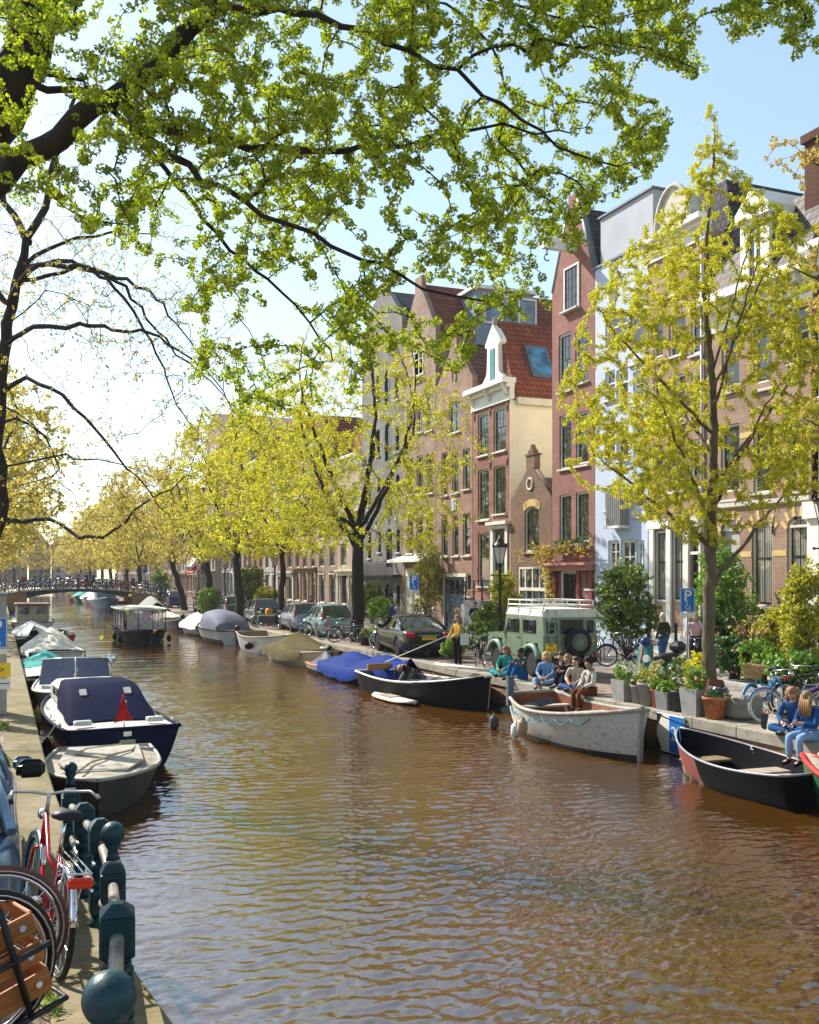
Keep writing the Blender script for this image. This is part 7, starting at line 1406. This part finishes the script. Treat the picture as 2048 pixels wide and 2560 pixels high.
    for S in 'RL':
        T['sh'+S] = (J['sh'+S], .078); T['ua'+S] = (J['sh'+S].lerp(J['el'+S], .55), .060); TE += [('che', 'sh'+S), ('sh'+S, 'ua'+S)]
        if sleeve == 'long': T['el'+S] = (J['el'+S], .052); T['wr'+S] = (J['el'+S].lerp(J['wr'+S], .92), .038); TE += [('ua'+S, 'el'+S), ('el'+S, 'wr'+S)]
    skinned('top', T, TE, cloth(top), o, sub)
    P = dict(pel=(J['pel'], .126)); PE = []
    for S in 'RL': P.update({'hi'+S: (J['hi'+S], .098), 'th'+S: (J['hi'+S].lerp(J['kn'+S], .45), .090), 'kn'+S: (J['kn'+S], .070), 'ca'+S: (J['kn'+S].lerp(J['an'+S], .45), .066), 'an'+S: (J['kn'+S].lerp(J['an'+S], .93), .056)}); PE += [('pel', 'hi'+S), ('hi'+S, 'th'+S), ('th'+S, 'kn'+S), ('kn'+S, 'ca'+S), ('ca'+S, 'an'+S)]
    skinned('trousers', P, PE, cloth(legs), o, sub)
    for S in 'RL':
        d = (J['to'+S]-J['an'+S]); skinned('shoe', {'a': (J['an'+S]-d*.18, .050), 'b': (J['an'+S]+d*.55-Vector((0, 0, .01)), .046), 'c': (J['to'+S]+d*.12, .034)}, [('a', 'b'), ('b', 'c')], cloth(shoe), o, 1)
    R = Matrix((rt, fw, up)).transposed().to_4x4(); HM = HAIRM[hair]; b = MB(); hc = hd+up*.050-fw*.040
    if style == 'curly':
        g2 = random.Random(len(label)); [b.ell(hc+R.to_3x3() @ Vector((math.cos(a)*.085*math.cos(e), math.sin(a)*.085*math.cos(e)-.015, math.sin(e)*.10+.015)), (.045, .045, .045), 7, 5) for a in [2*math.pi*k/9 for k in range(9)] for e in (-.2, .45, 1.1) if not (math.sin(a) > .5 and e < .9)]
        b.ell(hc, (.088, .085, .10), 12, 8, rot=R)
    else: b.ell(hc, (.090, .097, .098), 14, 9, rot=R)
    if style in ('long', 'forward'):
        dn = Vector((0, 0, -1)); sgn = 1 if style == 'forward' else -1
        for k, off in enumerate((-.07, -.035, 0, .035, .07)):
            p0 = hc+rt*off*.9-fw*(.06 if style == 'long' else -.02)+up*.02; p1 = p0+dn*.14-fw*(.03 if style == 'long' else -.04)+rt*off*.4; p2 = p1+dn*.18-fw*(.01 if style == 'long' else -.02)+rt*off*.2; b.tube([p0, p1, p2], [.045, .045, .018], 7)
    if style == 'bob':
        for k in range(7): a = math.pi*(1.0+k/6); p0 = hc+rt*math.cos(a)*.075+fw*math.sin(a)*.07+up*.02; b.tube([p0, p0-up*.09+rt*math.cos(a)*.01, p0-up*.15], [.04, .038, .015], 6)
    if style == 'bun': b.ell(hc-fw*.09+up*.03, (.045,)*3, 8, 6)
    b.build('hair', HM, o)
    if not far:
        b = MB(); [b.ell(hd+rt*x+fw*.080+up*.014, (.011, .006, .007), 7, 5) for x in (-.03, .03)]; b.build('eyes', BLACK, o)
        b = MB(); b.ell(jaw+fw*.046+up*.008, (.02, .006, .006), 8, 5, rot=R); b.build('mouth', mat('lips', (.42, .15, .12), .5), o)
        b = MB(); [b.ell(hd+rt*x+up*.01-fw*.005, (.012, .02, .03), 7, 5, rot=R) for x in (-.08, .08)]; b.build('ears', skin, o)
        if glasses: b = MB(); [b.ell(hd+rt*x+fw*.086+up*.014, (.026, .008, .02), 9, 6, rot=R) for x in (-.032, .032)]; b.tube([hd+rt*-.08+up*.016, hd+rt*-.05+fw*.084+up*.016, hd+rt*.05+fw*.084+up*.016, hd+rt*.08+up*.016], .005, 4); b.build('sunglasses', BLACK, o)
    if scarf: b = MB(); b.tube([J['nek']+Vector((.10, .06, -.12)), J['nek']+Vector((.09, -.03, .0)), J['nek']+Vector((0, -.085, .0)), J['nek']+Vector((-.09, -.03, .0)), J['nek']+Vector((-.10, .09, -.14)), J['nek']+Vector((-.08, .14, -.42))], [.05, .06, .06, .06, .05, .05], 8, flat=.7); b.tube([J['nek']+Vector((.09, -.04, .0)), J['nek']+Vector((.15, -.14, -.25)), J['nek']+Vector((.16, -.22, -.6))], [.06, .08, .10], 8, flat=.4); b.build('scarf', cloth(scarf), o)
    return o
JEAN = (.07, .14, .30); JEAN2 = (.20, .30, .45)
x, y = gp(1140, 1671); person('woman in a mustard jacket and black trousers standing on the quay edge holding a pole', 13.3, y, 0, math.pi/2+.25, top=(.52, .32, .07), legs=(.015, .015, .02), hair='light', style='long', glasses=True, shoe=(.6, .58, .55), hp=-.15, ov=dict(elR=(.2, .12, 1.12), wrR=(.10, .33, 1.0), elL=(-.2, .12, 1.12), wrL=(-.06, .33, 1.0)), s=.98)
t_ = thing('boat_hook', 'long pale pole held from the quay down to the black sloop', 'pole', (0, 0, 0)); b = MB(); b.tube([(12.9, y-.1, 1.04), (11.9, y+2.6, .05)], .016, 6); b.build('shaft', mat('pale_pole', (.6, .57, .5), .6), t_); b = MB(); b.tube([(11.9, y+2.6, .05), (11.86, y+2.7, .0), (11.95, y+2.75, .02)], .02, 5); b.build('hook', STEEL, t_)
t_ = thing('tote_bag', 'white cloth tote bag hanging from the mustard-jacketed woman', 'bag', (13.45, y-.17, .72)); b = MB(); b.rbox((0, 0, .2), (.30, .08, .38), .03); b.build('body', TARPW, t_); b = MB(); b.tube([(-.09, 0, .38), (-.06, 0, .68), (.06, 0, .68), (.09, 0, .38)], .01, 5); b.build('strap', TARPW, t_)
person('boy in a dark shirt bending over the side of the black sloop', 11.75, fy(1018, 11.75), WATER+.26, 2.3, 'bend', top=(.02, .025, .03), legs=(.14, .15, .15), hair='light', s=1.0, shoe=(.1, .1, .1))
person('blond woman in a black leather jacket standing beside the black sedan', 15.9, fy(1143, 15.9), 0, 1.0, top=(.02, .02, .025), legs=(.3, .3, .35), hair='blond', style='long')
person('man in a navy jacket and white shirt with sunglasses before the front steps', 19.2, fy(1187, 19.2), .07, 2.6, top=(.02, .03, .09), legs=(.2, .25, .4), hair='brown', glasses=True, ov=dict(wrR=(.06, .2, .98), wrL=(-.06, .2, .98)))
person('man in a blue shirt with a grey bag on his shoulder walking behind the sedan', 17.6, fy(979, 17.6), .0, 1.3, top=(.03, .06, .22), legs=(.06, .06, .08), hair='brown')
t_ = thing('shoulder_bag', 'grey bag slung on the back of the blue-shirted man', 'bag', (17.85, fy(979, 17.6)-.1, .95)); b = MB(); b.rbox((0, 0, .25), (.2, .34, .5), .08); b.build('body', cloth((.35, .33, .38)), t_); b = MB(); b.tube([(0, -.1, .5), (-.12, 0, .62), (0, .1, .5)], .02, 5); b.build('strap', cloth((.3, .3, .34)), t_)
bx_ = fy(968, 14.6); t_ = thing('bench', 'low wooden bench carrying two seated people by the forked elm', 'bench', (14.5, bx_, 0), 0); b = MB(); b.rbox((0, .1, .42), (.4, 1.5, .05), .01); b.build('seat', WOOD, t_)
for yy in (-.5, .7): b = MB(); b.rbox((0, yy, .2), (.34, .06, .39), .01); b.build('leg', STEEL, t_)
person('person with a brown coat and white trousers reading on the bench', 14.6, bx_-.25, .42, math.pi/2+.2, 'edge', top=(.16, .12, .08), legs=(.60, .57, .60), hair='dark', shoe=(.02, .02, .03), hp=-.4)
person('person in pale blue jeans sitting on the far end of the bench', 14.6, bx_+.5, .42, math.pi/2+.1, 'edge', top=(.35, .33, .3), legs=JEAN2, hair='brown', shoe=(.02, .02, .03), hp=-.3)
GQ = 'people seated along the quay edge'
def seat(px, X): return X, fy(px, X)
X, Y = seat(1268, 13.55); person('girl with wavy auburn hair in teal trousers sitting cross-legged on the quay', X, Y, 0, math.pi/2+.5, 'cross', top=(.03, .25, .22), legs=(.03, .36, .36), hair='red', style='long', group=GQ, hy=-.3, hp=-.2)
X, Y = seat(1307, 13.6); person('girl in a dark green top and blue jeans hugging her knees on the quay', X, Y, 0, math.pi/2+.35, 'knees', top=(.02, .09, .06), legs=(.02, .10, .28), hair='dark', style='bun', skin=SKD, sleeve='short', group=GQ)
X, Y = seat(1368, 13.5); person('blond woman in a denim shirt and light jeans with legs over the quay edge', X, Y, 0, 2.3, 'cross', top=(.16, .28, .48), legs=JEAN2, hair='blond', style='long', group=GQ, hy=.1, shoe=(.12, .1, .1), ov=dict(knR=(.22, .42, .17), anR=(.1, .62, -.0), toR=(.1, .75, -.03)))
X, Y = seat(1408, 13.95); person('person in a black jacket sitting behind the others, holding a bottle', X, Y, 0, 1.9, 'cross', top=(.02, .02, .025), legs=(.16, .15, .10), hair='brown', group=GQ, ov=dict(elL=(-.24, .25, .48), wrL=(-.16, .45, .52)))
X, Y = seat(1425, 13.7); person('person in black with dark sunglasses and a red bag seated fifth along the quay', X, Y, 0, 2.0, 'knees', top=(.025, .022, .025), legs=(.02, .02, .03), hair='light', style='bob', glasses=True, group=GQ)
t_ = thing('red_bag', 'bright red bag lying among the people seated on the quay', 'bag', (13.55, fy(1424, 13.55)-.15, 0)); b = MB(); b.rbox((0, 0, .14), (.22, .26, .28), .06); b.build('body', cloth((.6, .015, .015)), t_); b = MB(); b.torus((0, 0, .27), .07, .012, 'X', 10, 4); b.build('handle', BLACK, t_)
X, Y = seat(1443, 13.45); person('woman with bobbed hair in a beige cardigan and jeans sitting on the quay', X, Y, 0, 2.2, 'cross', top=(.45, .38, .28), legs=JEAN, hair='brown', style='bob', group=GQ, hy=-.2)
X, Y = seat(1478, 13.30); person('curly-haired woman in a cream jumper, scarf and brown trousers dangling her legs', X, Y, 0, math.pi/2+.1, 'edge', top=(.62, .56, .50), legs=(.15, .045, .02), hair='dark', style='curly', group=GQ, hy=.4, scarf=(.28, .25, .18), skin=mat('skin_tan', (.38, .2, .12), .5, var=.06))
person('grey-haired man in a dark green jacket and jeans walking away', 18.7, fy(1658, 18.7), .07, .1, top=(.045, .05, .035), legs=(.05, .12, .25), hair='grey', ov=dict(knR=(.10, .10, .50), anR=(.10, .16, .12), toR=(.11, .33, .06), knL=(-.10, .0, .5), anL=(-.10, -.22, .12), toL=(-.11, -.07, .05)), shoe=(.3, .28, .25))
cx_, cy_ = 18.75, fy(1738, 18.75)
bicycle('black bicycle ridden towards the viewer by the pink-shirted woman', cx_, cy_, .07, 2.45, BLACK, lean=0)
person('woman in a pale pink T-shirt riding a bicycle behind the parking sign', cx_, cy_, .07, 2.45, 'cycle', top=(.66, .42, .46), legs=(.02, .02, .03), hair='blond', style='bob', sleeve='short')
X, Y = 13.22, fy(2020, 13.15); person('girl in a denim jacket and jeans dangling her boots over the black boat', X, Y, 0, math.pi/2+.15, 'edge', top=(.02, .08, .24), legs=JEAN2, hair='light', style='forward', hp=-.6, ov=dict(wrR=(.05, .34, .34), wrL=(-.06, .34, .34), elR=(.21, .16, .30), elL=(-.21, .16, .30)), group='girls seated at the right', shoe=(.015, .015, .02))
X, Y = 13.45, fy(1975, 13.35); person('fair-haired girl in a blue jacket sitting cross-legged behind the boot-dangling girl', X, Y, 0, math.pi/2+.5, 'cross', top=(.03, .08, .20), legs=(.03, .10, .26), hair='light', style='long', hp=-.5, group='girls seated at the right')
t_ = thing('tote_bag', 'beige tote bag leaning beside the cross-legged girl in blue', 'bag', (13.3, fy(1938, 13.3), 0)); b = MB(); b.box((0, 0, .16), (.12, .34, .32), taper=.7); b.build('body', cloth((.5, .46, .38)), t_); b = MB(); b.tube([(0, -.08, .3), (0, -.05, .44), (0, .05, .44), (0, .08, .3)], .01, 5); b.build('strap', cloth((.5, .46, .38)), t_)
t_ = thing('handbag', 'black handbag standing left of the beige tote on the quay', 'bag', (13.4, fy(1918, 13.4), 0)); b = MB(); b.rbox((0, 0, .15), (.1, .26, .3), .03); b.build('body', cloth((.015, .015, .02)), t_); b = MB(); b.torus((0, 0, .3), .07, .012, 'X', 10, 4); b.build('handle', BLACK, t_)
# small figures far off
FG = 'people in the distance'
for lab, X, Y, Z, rz, tp, lg, hr_ in (('couple figure in dark coat standing on the footbridge, left of the two', 2.0+6.05, 104.9, None, 1.2, (.02, .03, .06), (.02, .02, .04), 'dark'), ('figure in dark blue coat standing on the footbridge, right of the two', 8.75, 105.0, None, 1.0, (.02, .04, .09), (.03, .03, .05), 'brown'),
    ('figure in red top on the left end of the footbridge', 2.2, 105.2, None, .5, (.35, .04, .04), (.05, .05, .1), 'brown'), ('figure in white shirt and teal on the right half of the footbridge', 10.9, 105.2, None, 1.3, (.05, .35, .28), (.3, .3, .3), 'light'), ('figure in pale pink on the right half of the footbridge', 11.7, 105.6, None, 2, (.5, .35, .35), (.05, .05, .1), 'blond'), ('figure in navy near the right end of the footbridge', 12.6, 105.2, None, 2.2, (.02, .04, .12), (.02, .02, .04), 'dark'), ('figure in grey at the right end of the footbridge', 13.9, 105.2, None, 2.6, (.15, .16, .2), (.05, .05, .08), 'brown'),
    ('figure in bright blue shirt on the corner beyond the leaning elm', 16.6, 101, 0, 2.5, (.08, .25, .6), (.03, .03, .06), 'brown'), ('figure in white on the corner beyond the leaning elm', 17.2, 101, 0, 2.5, (.6, .6, .6), (.2, .2, .3), 'blond'), ('figure in black walking on the corner by the maroon off-roader', 18.2, 100, 0, 1.5, (.02, .02, .02), (.02, .02, .03), 'dark'), ('figure in magenta walking near the awning', 18.6, 97, 0, 2.0, (.4, .03, .15), (.03, .03, .05), 'dark'), ('figure in crimson sitting area under the awning', 20.0, 98, 0, 2.0, (.4, .02, .05), (.05, .05, .08), 'brown'), ('figure in lilac standing under the awning', 20.6, 98, 0, 2.6, (.45, .35, .5), (.05, .05, .08), 'blond'),
    ('figure with white shirt behind the dark green hatchback', 17.0, 63, 0, 2.8, (.6, .55, .5), (.05, .05, .08), 'light'), ('figure in dark red behind the silver hatchback', 17.4, 58, 0, 2.6, (.25, .03, .03), (.05, .05, .08), 'dark'), ('figure in black standing on the quay by the rounded covered boat', 13.8, 95, 0, 2.0, (.02, .02, .03), (.02, .02, .03), 'dark')):
    person(lab, X, Y, bz(X)+.02 if Z is None else Z, rz, top=tp, legs=lg, hair=hr_, far=True, group=FG)
for i, (x, y2, tp, hr_, lab) in enumerate(((-.5, 60.4, (.5, .05, .04), 'blond', 'passenger in red under the tour boat roof'), (.2, 59.1, (.5, .4, .45), 'brown', 'passenger in pale pink under the tour boat roof'), (.45, 57.9, (.55, .55, .55), 'light', 'passenger in white under the tour boat roof'), (-.4, 56.7, (.05, .07, .2), 'dark', 'passenger in navy under the tour boat roof'))):
    person(lab, 7.45+x, y2, WATER+.5, 3.14, 'edge', top=tp, legs=(.05, .05, .1), hair=hr_, far=True, group='tour boat passengers')
# ================================================================ pots, planters, bushes
GPOT = mat('grey_pot', (.26, .245, .24), .75, sc=4); DPOT = mat('dark_pot', (.035, .035, .04), .55); LPOT = mat('light_grey_pot', (.36, .34, .31), .8, sc=4)
def leafy(o, ctrs, R, s_, nq, m, seed, name='foliage'): return leafmesh(name, ctrs, R, s_, nq, m, o, seed, 4)
def blob(n, c, r, g, lo=.3, k=1.0):
    out = []
    while len(out) < n:
        v = Vector((g.gauss(0, 1), g.gauss(0, 1), g.gauss(0, 1))).normalized()*g.uniform(lo, 1)**.6
        p = Vector((c[0]+v.x*r[0], c[1]+v.y*r[1], c[2]+v.z*r[2]))
        if noise3(p, 1.6*k, 3)+.42 > g.random()*.8: out.append(tuple(p))
    return out
FLW = leafmat('petal_white', (.6, .6, .58), (.75, .74, .7), .3); FLR = leafmat('petal_red', (.55, .02, .03), (.7, .1, .05), .3); FLP = leafmat('petal_purple', (.2, .04, .4), (.35, .12, .6), .3); FLK = leafmat('petal_pink', (.6, .15, .25), (.75, .4, .5), .3); FLO = leafmat('petal_orange', (.7, .12, .01), (.8, .25, .03), .3)
LGR = leafmat('fresh_green', (.10, .24, .02), (.28, .42, .04), .4)
GP_ = 'plant pots along the quay'
def pot(label, X, Y, shape, r, h, m, plant=LGR, flower=None, ph=.3, n=60, seed=1, z=0, square=False):
    o = thing('plant_pot', label, 'plant pot', (X, Y, z), .15, GP_); b = MB()
    if square: b.loft([[(sx*w, sy*w, zz) for sx, sy in ((-1, -1), (1, -1), (1, 1), (-1, 1))] for w, zz in ((r*.8, 0), (r, h), (r*.9, h), (r*.88, h-.05))], sm=False)
    else: b.lathe([(r*.74, 0), (r*.96, h*.86), (r*1.05, h*.86+.005), (r*1.07, h), (r*.95, h), (r*.92, h-.05)], (0, 0, 0), 22)
    b.build('pot', m, o); b = MB(); b.lathe([(r*.8, h-.07), (.01, h-.04)], (0, 0, 0), 12); b.build('soil', SOIL, o)
    g2 = random.Random(seed); c = blob(n, (0, 0, h+ph*.45), (r*1.15, r*1.15, ph*.7), g2, .2, 3); leafy(o, c, .055, .026, 9, plant, seed)
    if flower: leafy(o, [(x, y, z_+.04) for x, y, z_ in g2.sample(c, min(len(c), 26)) if z_ > h+ph*.2], .03, .018, 10, flower, seed+5, 'flowers')
    return o
def qx(px, X=13.42): return fy(px, X)
pot('square grey stone planter of fresh green leaves, first of the pot row', 13.40, qx(1562), 0, .22, .5, LPOT, LGR, None, .35, 60, 1, square=True)
pot('round grey pot brimming with small white flowers', 13.45, qx(1592), 0, .17, .42, GPOT, LB, FLW, .2, 60, 2)
pot('largest round grey pot with sparse yellow sprigs', 13.42, qx(1622), 0, .25, .52, GPOT, LBY, FLW, .4, 40, 3)
pot('terracotta pot squeezed between two grey pots', 13.42, qx(1646), 0, .16, .42, TERRA, LGR, None, .2, 40, 4)
pot('low square grey pot of frilly lime leaves', 13.40, qx(1669), 0, .19, .40, GPOT, LGR, None, .2, 60, 5, square=True)
pot('black round pot of tall white blossom sprigs', 13.42, qx(1698), 0, .17, .46, DPOT, LB, FLW, .7, 70, 6)
pot('tall square pale pot spilling leaves and red-yellow pansies', 13.40, qx(1741), 0, .24, .56, LPOT, LGR, FLR, .4, 90, 7, square=True)
pot('large terracotta pot holding a bag of potting soil and purple flowers', 13.42, qx(1787), 0, .24, .45, TERRA, LB, FLP, .2, 26, 8)
t_ = thing('soil_bag', 'red, white and green printed bag of potting soil stuck in the terracotta pot', 'bag', (13.42, qx(1787), .42), -.5); b = MB(); b.rbox((0, 0, .18), (.34, .1, .42), .04, ry=.15); b.build('sack', mat('sack_brown', (.16, .05, .03), .4, sc=6, var=.5), t_); b = MB(); b.box((.0, -.052, .10), (.30, .006, .16), ry=.15); b.build('printed_band', mat('sack_green', (.03, .18, .08), .4), t_); b = MB(); b.box((.02, -.056, .2), (.30, .006, .07), ry=.15); b.build('white_band', WHITE, t_)
pot('small terracotta pot of white flowers behind the lime leaf pot', 13.95, fy(1672, 13.95), 0, .18, .5, TERRA, LB, FLW, .35, 50, 9)
pot('brown pot with a round yellow-green bush behind the black pot', 14.1, fy(1737, 14.1), 0, .26, .5, TERRA, LY, None, .7, 120, 10)
pot('small grey pot with pale flowers at the back of the pot row', 14.1, fy(1645, 14.1), 0, .18, .5, GPOT, LBY, FLW, .4, 40, 11)
pot('small pot of pink and white flowers at the foot of the forked elm', 14.2, fy(915, 14.2), 0, .28, .35, DPOT, LB, FLK, .35, 70, 12); pot('pot of lime plants beside the pink flowers at the forked elm', 14.3, fy(940, 14.3), 0, .3, .35, DPOT, LGR, None, .5, 80, 13)
t_ = thing('stone_block', 'large rough grey stone block lying behind the terracotta pot', 'stone', (14.0, fy(1838, 14.0), 0), .2); b = MB(); b.rbox((0, 0, .24), (.7, .9, .48), .06); b.build('block', STONE, t_)
def bush(label, X, Y, r, h, m, n, seed, nq=12, s_=.042, z=.07, name='bush', flower=None, R=.09, stems=True, group=None):
    o = thing(name, label, name.split('_')[-1], (X, Y, z), 0, group); g2 = random.Random(seed); c = []
    for k in range(5): a = g2.uniform(0, 6.28); q = g2.uniform(0, .5)*r; c += blob(n*2//5, (math.cos(a)*q, math.sin(a)*q, h*g2.uniform(.42, .68)), (r*.72, r*.72, h*.42), g2, .35)
    if stems: b = MB(); [b.tube([(g2.gauss(0, .08), g2.gauss(0, .08), 0), Vector(p)*.5+Vector((0, 0, .05)), p], [.02, .012, .004], 4) for p in g2.sample(c, min(24, len(c)))]; b.build('stems', BARK2, o)
    leafy(o, c, R, s_, nq, m, seed)
    if flower: leafy(o, g2.sample(c, min(30, n)), .06, .03, 8, flower, seed+3, 'flowers')
    return o
bush('large rounded green bush in front of the blue-white house', 19.6, fy(1572, 19.6), 1.25, 3.2, LB, 520, 1)
bush('bright green climbing bush right of the young elm trunk', 21.3, fy(1812, 21.3), 1.0, 3.7, LGR, 480, 2, R=.11)
bush('golden yellow bush at the right edge on a dark stem', 19.2, fy(2030, 19.2), .8, 3.3, LBY, 300, 3, R=.11); bush('golden leaved shrub behind the bicycle saddles', 19.9, fy(1950, 19.9), .9, 1.9, LBY, 240, 4)
bush('low dark green plants with red flowers behind the stone block', 18.7, fy(1838, 18.7), .75, 1.15, leafmat('dark_leaf', (.03, .09, .02), (.10, .2, .04), .3), 200, 5, flower=FLR); bush('green tuft with orange-red flowers behind the wicker basket', 18.6, fy(1900, 18.6), .7, 1.1, LGR, 160, 6, flower=FLR); bush('low lime plants right of the red flowers', 18.6, fy(1985, 18.6), .8, .95, LGR, 160, 16)
bush('dark lower shrub under the bright climbing bush', 20.6, fy(1800, 20.6), .9, 1.7, leafmat('dark_leaf', (.03, .09, .02), (.10, .2, .04), .3), 240, 17)
bush('yellow flowering bush behind the plum street lamp', 20.6, fy(1262, 20.6), 1.0, 3.1, LBY, 320, 7, R=.12); bush('green shrub under the yellow bush by the plum street lamp', 19.5, fy(1225, 19.5), .9, 1.6, LB, 200, 8)
bush('leafy vine bush climbing beside the white shop board', 21.7, fy(1068, 21.7), 1.1, 4.8, leafmat('vine_leaf', (.22, .22, .03), (.42, .36, .06), .4), 330, 9, R=.13)
bush('white-flowered shrub beside the grey warehouse', 20.8, fy(932, 20.8), .9, 2.5, LB, 220, 10, flower=FLW, R=.12); bush('lime bush before the grey warehouse', 18.8, fy(957, 18.8), .8, 1.6, LGR, 200, 11, R=.12)
bush('orange flower bed behind the black sedan', 18.6, fy(1022, 18.6), .8, .95, LB, 130, 12, flower=FLO, R=.12); bush('dense green bush between the stout elm and slim elm', 18.5, fy(628, 18.5), 1.5, 3.8, LB, 260, 13, R=.2, s_=.07); bush('pale green shrub left of the slim elm', 17.6, fy(668, 17.6), 1.0, 2.0, LBY, 160, 14, R=.16, s_=.06); bush('tall grassy clump on the quay by the maroon off-roader', 14.0, fy(522, 14.0), 1.1, 2.0, LGR, 200, 15, R=.16, s_=.06); bush('lime green bush at the bridge corner', 16.5, fy(405, 16.5), 1.2, 3.6, LGR, 150, 18, R=.2, s_=.08)
bush('weeds growing at the foot of the yellow-jacketed woman', 14.3, fy(1130, 14.3), .55, .7, LGR, 110, 19); bush('bushy plants behind the quay bicycle by the off-roader', 15.7, fy(1205, 15.7), .7, 1.2, LB, 150, 20)
# vine over the little gabled house and the pink house
o = thing('climbing_vine', 'twisting vine with golden leaves over the doors of the small gabled house', 'vine', (22.25, fy(1378, 22.25), .05)); g2 = random.Random(8); b = MB(); c = []
for k in range(6):
    pts = [Vector((0, g2.uniform(-.1, .1), 0)), Vector((-.03, g2.uniform(-.2, .2), 1.5)), Vector((-.05, g2.uniform(-.2, .2), 3.0)), Vector((-.06, g2.uniform(-2.0, 1.6), 3.9)), Vector((-.1, g2.uniform(-3.4, 3.2), g2.uniform(3.7, 4.4)))]
    P = smooth(pts, .25); b.tube(P, [.05-.04*i/len(P) for i in range(len(P))], 5); c += [tuple(p+Vector((-.08, g2.gauss(0, .15), g2.gauss(0, .15)))) for p in P[6:] for _ in range(3)]
b.build('stems', BARK2, o); leafy(o, c, .10, .045, 6, LO, 3)
# bare twisted shrub in a planter, right of the bush
o = thing('bare_shrub', 'gnarled leafless shrub with reddish twigs behind the wicker basket', 'shrub', (18.9, fy(1878, 18.9), .07)); b = MB()
for k in range(26): a = g2.uniform(0, 6.28); q = g2.uniform(.3, .9); b.tube([(0, 0, .6), (math.cos(a)*q*.5, math.sin(a)*q*.5, 1.25), (math.cos(a)*q, math.sin(a)*q, 1.3+g2.uniform(-.1, .5))], [.03, .015, .004], 4)
b.tube([(0, .05, 0), (.05, -.03, .4), (0, 0, .7)], .05, 6); b.build('stems', mat('twig_brown', (.20, .11, .07), .9), o); leafy(o, [(g2.uniform(-.8, .8), g2.uniform(-.8, .8), 1.2+g2.uniform(0, .5)) for k in range(40)], .06, .03, 4, LO, 5)
# entrance railings and steps on the right
o = thing('stoop_railing', 'dark green stoop railing posts with rails in front of the white ground floor', 'railing', (20.4, fy(1690, 20.4), .07)); b = MB(); [b.lathe([(.05, 0), (.05, 1.15), (.08, 1.2), (.03, 1.3)], (0, y, 0), 8) for y in (-1.4, 0, 1.5)]; b.build('post', mat('rail_green', (.02, .06, .05), .4), o); b = MB(); [b.tube([(0, -1.4, z), (0, 1.5, z)], .02, 6) for z in (.6, 1.1)]; b.build('rail', STEEL, o)
o = thing('stone_steps', 'grey stone entrance steps beside the golden bush at the right', 'steps', (20.8, fy(2000, 20.8), .07)); b = MB(); [b.rbox((.32*k, 0, .1+.2*k), (.34, 1.6, .2), .01) for k in range(5)]; b.build('treads', mat('step_stone', (.33, .31, .28), .85, sc=4), o)
for yy in (-.85, .85): b = MB(); [b.lathe([(.05, 0), (.05, 1.0), (.07, 1.05), (.02, 1.12)], (x, yy, .0+max(0, x)*.6), 8) for x in (-.1, 1.4)]; b.tube([(-.1, yy, 1.0), (1.4, yy, 1.9)], .022, 6); b.build('railing', mat('rail_green', (.02, .06, .05), .4), o)
# weeds and moss in the joints of both quay edges
g2 = random.Random(31); c = []
while len(c) < 260:
    y = g2.uniform(3.5, 40)**1.0
    if noise3((0, y*.8, 0), 1.0, 9) < .05: continue
    c.append((ledge(y)-.6+g2.gauss(0, .035), y, rampz(y)+.03+abs(g2.gauss(0, .03))))
for k in range(70): y = g2.uniform(14, 60); c.append((13.08-abs(g2.gauss(0, .02)), y, -.25-abs(g2.gauss(0, .12))))
o = leafmesh('weeds', c, .05, .018, 12, leafmat('weed_green', (.10, .17, .02), (.30, .32, .05), .4), None, 12); o['kind'] = 'stuff'
# ================================================================ thin spring haze
b = MB(); b.bx(-60, 80, -16, 300, -2.6, 45); hz = b.build('haze', None); hz.data.materials.clear(); hz['kind'] = 'stuff'; hz.display_type = 'WIRE'
m = bpy.data.materials.new('haze_air'); m.use_nodes = True; t = m.node_tree; t.nodes.remove(t.nodes['Principled BSDF']); pv = N(t, 'ShaderNodeVolumePrincipled'); pv.inputs['Color'].default_value = (.93, .95, 1, 1); pv.inputs['Density'].default_value = 0.00024; pv.inputs['Anisotropy'].default_value = 0.35
t.links.new(pv.outputs[0], t.nodes['Material Output'].inputs['Volume']); hz.data.materials.append(m)
